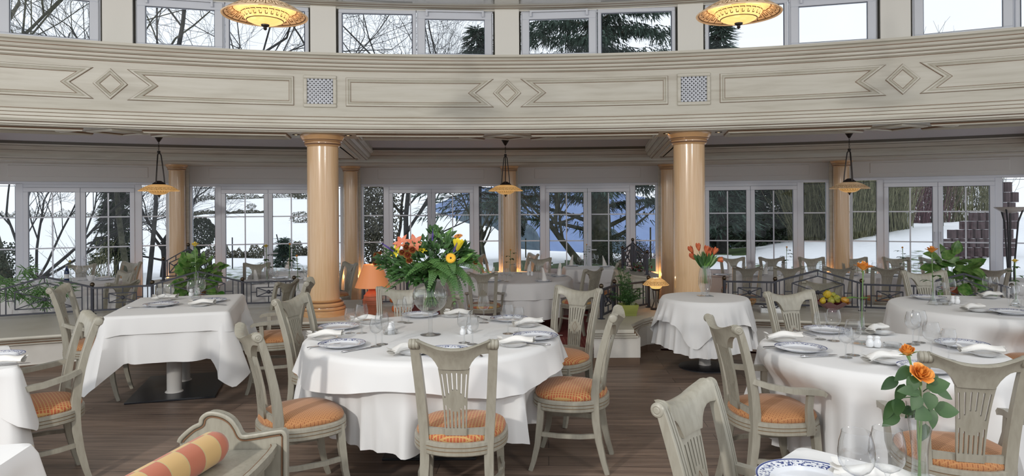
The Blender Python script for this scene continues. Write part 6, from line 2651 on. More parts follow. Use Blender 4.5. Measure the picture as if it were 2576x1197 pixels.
for k in range(7):
    z = .012 + k * .017
    r = .10 + .012 * k
    b.tube([(r * 1.5 * cos(a), r * cos(0) * sin(a), z + .003 * sin(12 * a + PI * k)) for a in [2 * PI * j / 36 for j in range(36)]], .0085, 5, False, 0, True)
for j in range(24):
    a = 2 * PI * j / 24
    b.tube([(.15 * cos(a), .10 * sin(a), 0), (.26 * cos(a), .172 * sin(a), .125)], .005, 5)
b.grid(lambda i, j: (.15 * cos(j * PI / 8) * i, .1 * sin(j * PI / 8) * i, .006), 2, 16, cv=True)
b.build('weave', [MT['wicker']], t, 60)
b = MB()
rr = random.Random(4)
for k in range(6):
    a = k * 1.1
    b.lathe([(0, -.035)] + [(.045 * sin(q), -.035 * cos(q)) for q in (.5, 1, 1.5, 2, 2.6)] + [(0, .035)], 12, (.1 * cos(a), .05 * sin(a), .07))
b.build('bread_rolls', [veg('bread_crust', (.35, .17, .06), (.48, .28, .12), .6, 12)], t)
b = MB()
b.grid(lambda i, j: (.3 * (i / 9 - .5), .2 * (j / 9 - .5), .06 + .06 * sin(i * 1.3) * sin(j * 1.7)), 10, 10)
tag(b.build('bread_cloth', [MT['napkin']], None, 60, loc=bk_ + Vector((-.42, -.05, -.0))), 'white cloth heaped on the ledge left of the wicker basket', 'cloth')
ct = RING(1950, 755, 13.25)
ct.z = .381
t = thing('cutlery_tray', 'tray of spare forks and spoons on the right ledge behind the railing', 'tray', ct, rad(-13))
b = MB()
b.box((0, 0, .01), (.36, .22, .02), 0, 0, .006)
for x, y, w, d in ((-.175, 0, .01, .22), (.175, 0, .01, .22), (0, -.105, .36, .01), (0, .105, .36, .01), (0, 0, .008, .2)):
    b.box((x, y, .035), (w, d, .05), 0)
b.build('tray', [MT['china']], t, None)
b = MB()
for k in range(26):
    x, y = rr.uniform(-.14, .14), rr.uniform(-.03, .03)
    a = rr.uniform(-.25, .25) + (.0 if rr.random() < .8 else .5)
    z = .03 + .045 * rr.random()
    b.bar([(x - .09 * sin(a), y - .09 * cos(a), z), (x + .05 * sin(a), y + .05 * cos(a), z), (x + .09 * sin(a), y + .09 * cos(a), z + .012)], [.012, .006, .024], [.004, .004, .003], (cos(a), -sin(a), 0))
b.build('cutlery', [MT['chrome']], t)
# pumpkins and a clay pot beside the terracotta lamp
for i, (px, py, r, lab) in enumerate(((1000, 797, .075, 'orange pumpkin low beside the terracotta lamp'), (992, 775, .06, 'orange pumpkin resting on another beside the terracotta lamp'), (1022, 795, .06, 'small orange pumpkin seen between cream chair slats'))):
    p = RING(px, 790, 13.05 + .1 * (i == 1))
    z = .381 + r * .72 if i != 1 else .381 + .15
    b = MB()
    def pk(i_, j, r=r):
        q = PI * (i_ + .02) / 10.04
        a = 2 * PI * j / 48
        k = 1 - .10 * abs(cos(5 * a)) ** .5
        return (r * sin(q) ** .8 * k * cos(a), r * sin(q) ** .8 * k * sin(a), -r * .72 * cos(q) * (1 - .25 * (sin(q) < .4)))
    b.grid(pk, 11, 48, cv=True)
    b.tube([(0, 0, r * .5), (.006, 0, r * .95)], [.012, .007], 6, True, 1)
    tag(b.build('pumpkin', [veg('pumpkin_skin', (.42, .12, .03), (.5, .18, .05), .45), MT['stemgreen']], None, 60, loc=(p.x, p.y, z)), lab, 'pumpkin', 'pumpkins by the steps')
# ------------------------------------------------------------------ bench at the lower left
YB = 3.2
out = [(452, 1109), (456, 1100), (470, 1086), (486, 1073), (498, 1067), (506, 1062), (508, 1052), (515, 1043), (528, 1037), (546, 1038), (565, 1044), (583, 1056), (596, 1074), (604, 1090), (613, 1096), (640, 1093), (700, 1083), (713, 1084), (719, 1094)]
def smooth2(L, n=3):
    o = []
    for k in range(len(L) - 1):
        p0, p1, p2, p3 = L[max(0, k - 1)], L[k], L[k + 1], L[min(len(L) - 1, k + 2)]
        for q in range(n):
            t = q / n
            o.append(tuple(.5 * (2 * p1[e] + (p2[e] - p0[e]) * t + (2 * p0[e] - 5 * p1[e] + 4 * p2[e] - p3[e]) * t * t + (3 * p1[e] - p0[e] - 3 * p2[e] + p3[e]) * t ** 3) for e in (0, 1)))
    return o + [L[-1]]


P3 = [AT(x, y, YB) for x, y in smooth2(out)]
base = Vector((P3[28].x, YB, 0))
t = thing('bench', 'cream settle end with a scalloped top at the lower left', 'bench', base)
poly = [(p.x - base.x, p.z) for p in P3] + [(P3[-1].x - base.x, .0), (P3[0].x - base.x + .01, .0)]
b = MB()
fr_, bk2 = [], []
n = len(poly)
for (x, z) in poly:
    fr_.append(b.av((x, 0, z)))
    bk2.append(b.av((x, .045, z)))
b.af(fr_)
b.af(bk2[::-1])
for k in range(n):
    b.af((fr_[k], bk2[k], bk2[(k + 1) % n], fr_[(k + 1) % n]))
ep = b.build('end_panel', [MT['chairwood']], t, None)
b = MB()
rim = [(x, z - .004) for x, z in poly[:len(P3)]] + [(poly[len(P3) - 1][0] - .002, .3)]
b.bar([(x, -.004, z) for x, z in rim], .016, .02, (0, 1, 0), 0, [(-.5, -.3), (-.3, -.5), (.3, -.5), (.5, -.3), (.5, .3), (.3, .5), (-.3, .5), (-.5, .3)])
b.build('rim_moulding', [MT['chairwood']], ep, 60)
b = MB()
nr = []
for k in range(1, len(rim)):
    a_, c_ = Vector(rim[max(0, k - 1)]), Vector(rim[min(len(rim) - 1, k + 1)])
    e = (c_ - a_).normalized()
    nr.append((rim[k][0] + e.y * .017, -.0025, rim[k][1] - e.x * .017))
b.bar(nr, .005, .006, (0, 1, 0))
b.build('glaze_line', [MT['brown']], ep, 60)
# seat board and its curved right front
zS = .515
b = MB()
curve = [G(696, 1122, zS)] + [G(x, y, zS) for x, y in ((690, 1135), (678, 1152), (660, 1172), (637, 1196), (600, 1230), (555, 1265))]
left = [G(310, 1265, zS), Vector((P3[0].x + .02, YB - .01, zS))]
curve[0].y = YB - .005
pp = [(p.x - base.x, p.y - base.y) for p in curve + left]
b.prism(pp, zS - .03, zS)
b.build('seat_board', [MT['chairwood']], t, None)
b = MB()
pts = [Vector((p.x - base.x, p.y - base.y, zS + .012)) for p in curve]
b.bar(pts, .024, .03, (1, 1, 0), 0)
b.build('front_moulding', [MT['chairwood']], t, 50)
b = MB()
b.bar([p + Vector((-.012, -.003, .012)) for p in pts], .004, .006, (1, 1, 0), 0)
b.build('glaze_line', [MT['brown']], t, 50)
b = MB()
b.prism([(x * .94 - .02, y - .03) for x, y in pp], .0, zS - .03)
b.build('seat_box', [MT['chairwood']], t, None)
A, B_ = G(556, 1112, zS + .075), G(392, 1206, zS + .075)
b = MB()
d = (B_ - A).normalized()
X, Y, Z = Vector((0, 0, 1)).cross(d).normalized(), d, Vector((0, 0, 1))
L = (B_ - A).length + .35
def bol(i, j):
    q = i / 24
    a = 2 * PI * j / 28
    e = min(1, min(q, 1 - q) * 11)
    r = .072 * math.sqrt(max(0, 1 - (1 - e) ** 2)) + .0005
    return (r * cos(a), L * q, r * sin(a))
b.grid(bol, 25, 28, cv=True)
o = b.build('bolster_cushion', [MT['bolster']], None, 70, loc=A - Vector((0, 0, .002)))
o.rotation_euler = (0, 0, math.atan2(-d.x, d.y))
tag(o, 'orange and gold plaid bolster lying on the settle', 'cushion')
# ------------------------------------------------------------------ the garden outside
PROF = {
    -500: [(14, 745), (20, 700), (28, 665), (45, 630), (100, 580), (250, 548), (500, 543)],
    430: [(14, 738), (20, 696), (28, 664), (45, 630), (100, 575), (250, 545), (500, 540)],
    520: [(14, 735), (20, 695), (30, 662), (36, 650), (60, 612), (130, 560), (250, 515), (420, 494), (600, 491)],
    780: [(14, 732), (20, 692), (30, 660), (36, 648), (60, 612), (130, 556), (250, 510), (420, 486), (600, 482)],
    1000: [(14, 728), (20, 688), (30, 657), (50, 624), (100, 590), (200, 552), (420, 520), (600, 515)],
    1230: [(14, 722), (20, 680), (28, 653), (40, 632), (70, 600), (140, 580), (300, 570), (600, 565)],
    1330: [(14, 718), (20, 676), (26, 655), (32, 636), (60, 628), (120, 640), (300, 640), (600, 640)],
    1650: [(14, 712), (20, 672), (26, 650), (31, 637), (60, 650), (120, 660), (300, 660), (600, 660)],
    1800: [(14, 704), (20, 662), (26, 638), (30, 624), (60, 632), (120, 640), (300, 640), (600, 640)],
    2060: [(14, 692), (20, 642), (25, 608), (35, 594), (60, 590), (120, 600), (300, 600), (600, 600)],
    2300: [(14, 684), (20, 620), (26, 574), (40, 555), (60, 550), (120, 560), (300, 560), (600, 560)],
    2600: [(14, 664), (20, 596), (26, 556), (40, 542), (60, 538), (120, 540), (300, 540), (600, 540)],
    3100: [(14, 650), (20, 590), (26, 552), (40, 540), (60, 536), (120, 540), (300, 540), (600, 540)],
}
KX = sorted(PROF)


def ground(px, Y):
    def at(k):
        L = PROF[k]
        if Y <= L[0][0]:
            py, Y0 = L[0][1], L[0][0]
            return EYE + ray(k, py)[1] * Y0
        for (y0, p0), (y1, p1) in zip(L, L[1:]):
            if Y <= y1:
                t = (Y - y0) / (y1 - y0)
                z0, z1 = EYE + ray(k, p0)[1] * y0, EYE + ray(k, p1)[1] * y1
                return z0 + (z1 - z0) * t
        return EYE + ray(k, L[-1][1])[1] * L[-1][0]
    px = max(KX[0], min(KX[-1], px))
    for a, b_ in zip(KX, KX[1:]):
        if px <= b_:
            t = (px - a) / (b_ - a)
            t = t * t * (3 - 2 * t)
            return at(a) * (1 - t) + at(b_) * t


def gpt(px, Y):
    a, _ = ray(px, 540)
    return Vector((a * Y, Y, ground(px, Y)))


m = MT['snow'] = mat('snow_cover', (.88, .90, .94), .8)
noise_col(m, [(.30, (.30, .30, .24)), (.35, (.88, .90, .92)), (.5, (.95, .96, .98))], (1, 1, 1), 2.6, 7, rough=.75)
MT['grass'] = veg('winter_grass', (.035, .07, .015), (.08, .13, .03), .9, 6)
m = MT['thinsnow'] = mat('thin_snow_on_grass', (.5, .5, .5), .9)
noise_col(m, [(.42, (.10, .14, .06)), (.5, (.75, .78, .80)), (.6, (.88, .9, .94))], (1, 1, 1), 3.5, 6)
YS = [11.2, 12.6, 13.6, 14.5, 15.5, 16.5, 17.5, 18.5, 19.5, 20.5, 21.5, 22.5, 23.5, 24.5, 25.5, 26.5, 27.5, 28.5, 30, 32, 35, 38, 42, 48, 55, 65, 80, 100, 130, 170, 220, 300, 400, 500, 620]
XS = list(range(-500, 3101, 30))
rg = random.Random(2)
b = MB()
ids = []
for Y in YS:
    row = []
    for x in XS:
        p = gpt(x, Y)
        if RAD(p) < 18.75:
            p.z = min(p.z, ZS - .12)
        elif Y < 60:
            p.z += .03 * sin(x * .05 + Y) * (1 if Y > 18 else .4)
        row.append(b.av(p))
    ids.append(row)
for i in range(len(YS) - 1):
    for j in range(len(XS) - 1):
        x, Y = XS[j], YS[i]
        e = 1.5 * sin(x * .031) + rg.uniform(-.8, .8)
        mm = 0
        if 1230 < x < 1760 and Y < 24.5 + e:
            mm = 1
        elif 1700 < x < 1890 and 23.5 < Y + e * .3 < 28.5:
            mm = 1
        elif 480 < x < 980 and Y < 28 + e:
            mm = 2
        elif 1680 < x < 2330 and Y < 16.5 + e:
            mm = 2
        b.af((ids[i][j], ids[i][j + 1], ids[i + 1][j + 1], ids[i + 1][j]), mm)
struct(b, 'ground', [MT['snow'], MT['grass'], MT['thinsnow']], 80)
# ridges beyond the valley; the far one's blue has distance haze painted in
MT['haze'] = veg('haze_tinted_ridge', (.16, .23, .42), (.22, .30, .50), 1, .02)
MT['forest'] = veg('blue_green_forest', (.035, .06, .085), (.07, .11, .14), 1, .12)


def ridge(name, Y, tops, bot, mt):
    b = MB()
    rr = random.Random(int(Y))
    A, Bv, C_ = [], [], []
    N = 90
    x0, x1 = tops[0][0], tops[-1][0]
    for k in range(N + 1):
        x = x0 + (x1 - x0) * k / N
        for (xa, ya), (xb, yb) in zip(tops, tops[1:]):
            if xa <= x <= xb:
                y = ya + (yb - ya) * (x - xa) / (xb - xa)
                break
        y += rr.uniform(-1.5, 1.5)
        A.append(b.av(AT(x, bot, Y * .8)))
        Bv.append(b.av(AT(x, y, Y)))
        C_.append(b.av(AT(x, bot, Y * 1.25)))
    for k in range(N):
        b.af((A[k], A[k + 1], Bv[k + 1], Bv[k]))
        b.af((Bv[k], Bv[k + 1], C_[k + 1], C_[k]))
    o = b.build(name, [MT[mt]], None, 80)
    o['kind'] = 'structure'
    return o


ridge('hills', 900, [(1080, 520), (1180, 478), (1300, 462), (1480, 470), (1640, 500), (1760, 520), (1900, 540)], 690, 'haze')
ridge('hills', 420, [(1150, 560), (1190, 500), (1230, 470), (1262, 500), (1300, 540), (1345, 575), (1370, 620), (1400, 640)], 690, 'forest')
ridge('hills', 260, [(1490, 640), (1525, 570), (1545, 575), (1580, 610), (1600, 640)], 690, 'forest')

# ---- trees
MT['bark'] = veg('mossy_bark', (.045, .045, .03), (.10, .10, .065), .9, 9)
MT['barkdark'] = veg('dark_bark', (.022, .022, .022), (.05, .048, .045), .9, 9)
MT['needle'] = veg('dark_conifer_needles', (.010, .028, .014), (.085, .13, .07), .8, 7)
MT['needleblue'] = veg('blue_green_cedar_needles', (.014, .036, .026), (.11, .17, .13), .8, 6)
MT['shrub'] = veg('brown_green_shrub', (.02, .024, .014), (.14, .13, .085), .9, 9)
MT['twig'] = veg('olive_twigs', (.08, .085, .04), (.24, .23, .13), .9, 5)
MT['twigred'] = veg('reddish_twigs', (.09, .04, .05), (.16, .08, .09), .9, 5)
MT['ballleaf'] = veg('clipped_evergreen_leaf', (.010, .016, .010), (.06, .08, .045), .7, 14)


def branchy(b, p, d, L, r, dep, rr, spread=.6, up=.15, nseg=3, kids_=3, rmin=.004):
    p = Vector(p)
    d = Vector(d).normalized()
    pts, rs = [p.copy()], [r]
    for k in range(nseg):
        d = (d + Vector((rr.uniform(-1, 1), rr.uniform(-1, 1), rr.uniform(-.6, 1) * .6 + up)) * .16).normalized()
        p = p + d * (L / nseg)
        pts.append(p.copy())
        rs.append(max(rmin * .6, r * (1 - .45 * (k + 1) / nseg)))
    b.tube(pts, rs, 7 if r > .06 else (5 if r > .02 else 3), False)
    if dep <= 0:
        return
    n = kids_ + (1 if rr.random() < .4 else 0)
    for k in range(n):
        q = .35 + .65 * (k + 1) / n
        i = min(nseg - 1, int(q * nseg))
        pp = pts[i].lerp(pts[i + 1], q * nseg - i)
        a = rr.uniform(0, 6.28)
        s = d.orthogonal().normalized()
        w = d.cross(s)
        dd = d * (1 - spread * .5) + (s * cos(a) + w * sin(a)) * spread + Vector((0, 0, up))
        branchy(b, pp, dd, L * rr.uniform(.58, .8), max(rmin, r * rr.uniform(.38, .55)), dep - 1, rr, spread, up, 3, kids_, rmin)


def bare_tree(lab, base, starts, seed, mt='bark', dep=4, spread=.6, up=.12, kids_=3, rmin=.0035):
    dep += 1
    """starts: list of (dir, length, radius)"""
    rr = random.Random(seed)
    t = thing('bare_tree', lab, 'tree', base, 0, 'trees in the snowy garden')
    for j, (off, d, L, r) in enumerate(starts):
        b = MB()
        branchy(b, off, d, L, r, dep, rr, spread, up, 5, kids_, rmin)
        b.build('branches' if j else 'trunk_and_branches', [MT[mt]], t, 70)
    return t


def spray_leaves(b, p, d, n, L, W, rr, droop=.3, m=0):
    for k in range(n):
        q = Vector((rr.uniform(-1, 1), rr.uniform(-1, 1), rr.uniform(-.5, .5)))
        e = (Vector(d) + q * .8 + Vector((0, 0, -droop * rr.random()))).normalized()
        s = e.cross(Vector((q.x, q.y, 1))).normalized() * W * .5
        o = p + q * L * .5
        i = [b.av(o - s), b.av(o + s), b.av(o + e * L + s * .2), b.av(o + e * L - s * .2)]
        b.af(i, m)


def conifer(lab, base, H, R, seed, mt='needle', z0=.3, levels=26, per=9, dens=14, L=.32, W=.07, droop=.4, grp='trees in the snowy garden', tr=.0):
    rr = random.Random(seed)
    t = thing('conifer_tree', lab, 'tree', base, 0, grp)
    b = MB()
    b.tube([(0, 0, 0), (0, 0, H * .5), (0, 0, H)], [tr or H * .022, H * .014, .01], 8)
    c = MB()
    for k in range(levels):
        q = k / levels
        z = z0 + (H - z0) * q
        rad_ = R * (1 - q) ** .85 * rr.uniform(.8, 1.1) + .1
        for j in range(per):
            a = rr.uniform(0, 6.28)
            e = Vector((cos(a), sin(a), -.12))
            b.tube([(0, 0, z), e * rad_ * .9 + Vector((0, 0, z))], [.02, .006], 3, False)
            for g in range(5):
                f = .25 + .75 * (g + rr.random()) / 5
                spray_leaves(c, Vector((0, 0, z)) + e * (rad_ * f), e, max(2, int(dens * .35)), L, W, rr, droop)
    b.build('trunk', [MT['barkdark']], t, 60)
    c.build('needles', [MT[mt]], t, None)
    return t


def leafball(name, lab, cat, base, c, r, n, sz, seed, mt, trunk=None, squash=(1, 1, 1), grp=None, shell=.65):
    rr = random.Random(seed)
    t = thing(name, lab, cat, base, 0, grp)
    b = MB()
    for k in range(n):
        d = Vector((rr.gauss(0, 1), rr.gauss(0, 1), rr.gauss(0, 1))).normalized()
        q = shell + (1 - shell) * rr.random()
        q *= 1 + .08 * sin(5 * d.x + 3) * sin(6 * d.z)
        p = Vector(c) + Vector((d.x * r * squash[0], d.y * r * squash[1], d.z * r * squash[2])) * q
        s = Vector((rr.gauss(0, 1), rr.gauss(0, 1), rr.gauss(0, 1))).normalized() * sz
        w = s.orthogonal() * .5
        b.af([b.av(p - s * .5), b.av(p + w * .5), b.av(p + s * .5), b.av(p - w * .5)])
    b.build('foliage', [MT[mt]], t, None)
    if trunk:
        s = MB()
        s.tube(trunk[0], trunk[1], 7)
        s.build('trunk', [MT['bark']], t)
    return t


def tw(n, base, w, d, h, seed, lean=.15, rr_=.006, sub=2):
    """thicket of thin upright twigs"""
    rr = random.Random(seed)
    b = MB()
    for k in range(n):
        p = Vector((rr.uniform(-w, w), rr.uniform(-d, d), 0))
        top = p + Vector((rr.gauss(0, lean) * h, rr.gauss(0, lean) * h, h * rr.uniform(.6, 1.05)))
        mid = p.lerp(top, .5) + Vector((rr.gauss(0, .08) * h * .4, rr.gauss(0, .08) * h * .4, 0))
        b.tube([p, mid, top], [rr_ * 1.6, rr_, rr_ * .4], 3, False)
        for s in range(sub):
            q = rr.uniform(.25, .9)
            c = p.lerp(mid, q * 2) if q < .5 else mid.lerp(top, q * 2 - 1)
            b.tube([c, c + Vector((rr.gauss(0, .3), rr.gauss(0, .3), rr.uniform(.1, .6))) * h * .22], [rr_ * .7, rr_ * .3], 3, False)
    return b


def shrub_thing(lab, base, w, d, h, n, seed, mt, lean=.15, rr_=.006, sub=2, grp='shrubs and thickets outside'):
    b = tw(n, base, w, d, h, seed, lean, rr_, sub)
    o = b.build('shrub', [MT[mt]], None, None, loc=base)
    return tag(o, lab, 'shrub', grp)


# left garden
bare_tree('thick mossy tree trunk at the far left window', gpt(30, 15.5), [((0, 0, -.2), (-.25, 0, 1), 5.2, .14), ((-.1, .1, 2.8), (.9, 0, .8), 3.4, .03), ((-.3, 0, 3.4), (.75, .1, .7), 4.2, .035), ((-.4, .1, 4), (.6, -.3, 1.0), 3.6, .03)], 3, 'bark', 4, .6, .1)
bare_tree('low spreading bare tree behind the far left door', gpt(95, 17.5), [((0, 0, 0), (-.9, 0, 1), 2.1, .05), ((0, 0, .05), (.9, -.1, .95), 2.6, .05), ((.1, 0, .1), (1.1, .2, .55), 2.4, .04), ((-.1, .1, 0), (-.2, .3, 1), 2.2, .04), ((.0, .0, .1), (.5, .1, 1.1), 2.3, .035)], 5, 'barkdark', 4, .5, .14, 4)
conifer('dark evergreen tree behind the left double door', gpt(292, 21), 3.6, .66, 7, 'needle', .5, 26, 10, 26, .13, .045, .6)
bare_tree('tree with a leaning mossy trunk right of the dark evergreen', gpt(322, 18), [((0, 0, 0), (-.12, 0, 1), 4.4, .085), ((-.3, 0, 4), (.6, 0, 1), 3, .05)], 9, 'bark', 4, .6, .12)
bare_tree('big forked tree seen through left door and upper windows', gpt(372, 16), [((0, 0, 0), (.12, 0, 1), 4.9, .06), ((.5, 0, 4.5), (-.55, .1, 1), 2.6, .065), ((.55, 0, 4.6), (.35, .1, 1.1), 2.8, .065), ((.5, .1, 4.2), (1.1, -.1, .35), 3.4, .045), ((.3, 0, 3.9), (-1.2, .1, .45), 3.2, .045), ((.55, -.1, 4.3), (.9, .2, .6), 3.2, .05)], 11, 'barkdark', 4, .55, .04)
bare_tree('small gnarled bare tree left of the slim column', gpt(412, 19.5), [((0, 0, 0), (.1, 0, 1), 1.0, .12), ((.1, 0, .9), (-.8, 0, .9), 1.5, .05), ((.1, 0, .9), (.6, .1, 1), 1.6, .05), ((0, 0, .5), (-1, 0, .2), 1.2, .035)], 13, 'barkdark', 4, .65, .12)
bare_tree('bare tree filling the upper left windows with thin branches', gpt(690, 17), [((0, 0, 0), (.0, 0, 1), 3.6, .02), ((0, 0, 3.4), (-.9, 0, .9), 3.2, .09), ((0, 0, 3.4), (.7, 0, 1), 3.0, .08), ((-.4, 0, 3.6), (-1.3, .1, .5), 3, .07)], 15, 'barkdark', 4, .6, .03) if False else None
bare_tree('tree behind the frieze, bare branches in the upper left windows', gpt(842, 15.2), [((0, 0, 0), (-.02, 0, 1), 4.4, .07), ((-.05, 0, 4.0), (-1.3, 0, .55), 2.8, .035), ((-.05, 0, 3.8), (-1.3, .2, .25), 2.8, .035), ((-.05, 0, 4.3), (.5, .1, 1), 1.6, .02)], 17, 'barkdark', 3, .6, .05)
shrub_thing('thin bare bush under the dark evergreen tree', gpt(250, 19), .5, .3, 1.5, 60, 21, 'twig', .35)
leafball('shrub', 'dark clipped bush low at the far left window', 'shrub', gpt(10, 14.8), (0, 0, .5), .55, 2600, .055, 23, 'ballleaf', None, (1, 1, 1.1), 'shrubs and thickets outside')
leafball('topiary_ball', 'round clipped evergreen ball beside the slim left column', 'topiary', gpt(500, 20), (0, 0, 1.28), .48, 4200, .06, 25, 'ballleaf', ([(0, 0, 0), (0, 0, 1)], .04), (1, 1, 1), None, .8)
for i, (x0, x1, Y, h, lab) in enumerate(((470, 660, 36, .75, 'low hedge across the snow, middle left window'), (660, 800, 38, .8, 'low hedge across the snow, nearest the left big column'), (470, 680, 170, 1.0, 'thin hedgerow line on the white hillside'), (470, 810, 330, 3.0, 'distant hedgerow along the hilltop at left'), (-100, 470, 270, 3.2, 'distant hedgerow behind the far left trees'))):
    rr = random.Random(50 + i)
    A = gpt((x0 + x1) / 2, Y)
    b = MB()
    sz = .0013 * Y + .03
    for k in range(4200):
        x = rr.uniform(x0, x1)
        p = gpt(x, Y * rr.uniform(.99, 1.01)) - A
        hh = h * (.72 + .2 * sin(x * .06 + i) + .16 * sin(x * .17) + .1 * sin(x * .41))
        p.z += rr.random() ** 1.3 * max(.1, hh)
        s = Vector((rr.gauss(0, 1), rr.gauss(0, 1), rr.gauss(0, 1))).normalized() * sz
        w = s.orthogonal() * .6
        b.af([b.av(p - s * .5), b.av(p + w * .5), b.av(p + s * .5), b.av(p - w * .5)])
    o = b.build('hedge', [MT['shrub']], None, None, loc=A)
    tag(o, lab, 'hedge', 'hedges on the snowy field')
for i, (px, Y, r, lab) in enumerate(((756, 120, 1.5, 'lone round bush on the white hillside at left'), (632, 200, 1.2, 'tiny bush on the snowfield under the hedgerow'), (770, 300, 6, 'clump of trees at the top right of the white hillside'))):
    leafball('shrub', lab, 'shrub', gpt(px, Y), (0, 0, r * .6), r, 900, r * .14, 60 + i, 'shrub', None, (1.3, 1, .8), 'shrubs and thickets outside')
conifer('small spruce by the leaning post at left', gpt(714, 26), 1.15, .34, 29, 'needleblue', .05, 12, 7, 10, .2, .05)
for px, Y, h, ln, lab in ((584, 25, 1.15, 0, 'upright dark garden post in the snow'), (716, 26, 1.25, -.32, 'leaning dark garden post in the snow')):
    b = MB()
    b.tube([(0, 0, -.1), (ln, 0, h)], .022, 6)
    tag(b.build('garden_post', [MT['blackmetal']], None, 60, loc=gpt(px, Y)), lab, 'post', 'garden posts')
# middle garden
leafball('leafy_bush', 'tall brownish evergreen bush right of the left big column', 'bush', gpt(938, 18), (0, 0, 1.6), 1.05, 7000, .07, 31, 'shrub', ([(0, 0, 0), (.05, 0, 1.5)], .07), (.75, .7, 1.75), None, .25)
bare_tree('twin-stemmed bare tree behind the bouquet', gpt(1018, 20), [((0, 0, 0), (.03, 0, 1), 4.2, .09), ((-.35, 0, 0), (.06, 0, 1), 3.6, .055), ((.05, 0, 1.2), (.75, 0, 1), 2.4, .05), ((.05, 0, 1.6), (-.7, 0, .9), 2.2, .045), ((.1, 0, .9), (1.2, 0, .25), 1.9, .03), ((.1, 0, 1.3), (.6, -.2, 1), 2.6, .05)], 33, 'barkdark', 4, .5, .12)
conifer('tall cedar behind the small crooked tree, drooping blue-green boughs', gpt(1205, 27), 9.5, 3.0, 34, 'needleblue', 2.1, 34, 9, 12, .34, .06, .7, tr=.09)
bare_tree('small crooked tree left of the middle slim column', gpt(1222, 24), [((0, 0, 0), (-.35, 0, 1), 1.25, .09), ((-.35, 0, 1.0), (.6, 0, .8), 1.4, .05), ((-.35, 0, 1.0), (-.3, 0, 1), 1.6, .05)], 35, 'bark', 3, .6, .12)
leafball('topiary_ball', 'dark clipped ball half behind the middle slim column', 'topiary', gpt(1290, 24), (0, 0, 1.35), .5, 2600, .06, 37, 'ballleaf', ([(0, 0, 0), (0, 0, 1)], .04), (1, 1, 1.1), None, .75)
# the cedar
rr = random.Random(41)
cb = gpt(1512, 23)
t = thing('cedar_tree', 'huge cedar with a thick trunk, spread across the middle windows', 'tree', cb, 0, 'trees in the snowy garden')
b = MB()
b.tube([(0, 0, -.3), (.02, 0, .6), (0, 0, 1.6), (-.1, 0, 3.5), (-.1, .1, 7), (0, 0, 11)], [.42, .36, .32, .29, .22, .05], 12)
c = MB()
def limb(p, e, L, r, sag, dens):
    pts = []
    e = Vector(e).normalized()
    for k in range(7):
        q = k / 6
        pts.append(Vector(p) + e * (L * q) + Vector((0, 0, -sag * q * q + .12 * L * q * (1 - q))))
    b.tube(pts, [r * (1 - .8 * k / 6) for k in range(7)], 6, False)
    for k in range(1, 7):
        n = int(dens * (.6 + .7 * k / 6))
        for j in range(n):
            q = pts[k - 1].lerp(pts[k], rr.random())
            s = Vector((-e.y, e.x, 0)) * rr.uniform(-1, 1) * (.35 + .16 * L) * (.4 + .6 * k / 6)
            pp = q + s + Vector((0, 0, rr.uniform(-.12, .12)))
            d = e * .5 + s * .8 + Vector((0, 0, -.35))
            spray_leaves(c, pp, d, 5, .26, .05, rr, .7)
for k in range(60):
    z = 1.9 + 8.6 * (k / 60) ** .95
    a = k * 2.4 + rr.uniform(-.3, .3)
    L = (4.8 - .27 * z) * rr.uniform(.8, 1.12)
    limb((0, 0, z), (cos(a), sin(a) * .8, .12), L, .09 - .006 * z, .25 + .1 * L * rr.random(), 20)
limb((0, 0, 1.15), (1, -.1, .32), 2.3, .10, -.5, 3)
limb((.05, 0, .75), (1, .15, .12), 1.9, .10, -.9, 2)
limb((-.1, 0, 1.0), (-1, -.2, .22), 3.6, .09, .2, 6)
limb((-.1, 0, 1.3), (-1, .2, .3), 4.6, .09, .5, 7)
b.build('trunk_and_limbs', [MT['bark']], t, 70)
c.build('needles', [MT['needleblue']], t, None)
bare_tree('leaning stem left of the thick cedar trunk', gpt(1462, 22), [((0, 0, 0), (-.62, 0, 1), 1.9, .13), ((-.85, 0, 1.35), (.05, 0, 1), 1.3, .07), ((-.85, 0, 1.35), (1, 0, .15), 1.4, .05), ((-.85, 0, 1.4), (-.8, 0, .8), 1.6, .06)], 43, 'bark', 2, .5, .12)
leafball('shrub', 'dark evergreen shrub right of the thick cedar trunk', 'shrub', gpt(1562, 21.5), (0, 0, .5), .55, 2600, .055, 45, 'ballleaf', None, (1.5, .8, 1), 'shrubs and thickets outside')
shrub_thing('reddish bare twigs above the sideboard railing', gpt(1618, 26), .5, .3, .75, 90, 47, 'twigred', .4)
for px, Y, h, lab in ((1322, 28, .8, 'thin fence post in the snow left of the cedar'), (1636, 24, 1.2, 'wooden fence post at the right of the cedar window')):
    b = MB()
    b.tube([(0, 0, -.1), (0, 0, h)], .03, 6)
    tag(b.build('garden_post', [MT['bark']], None, 60, loc=gpt(px, Y)), lab, 'post', 'garden posts')
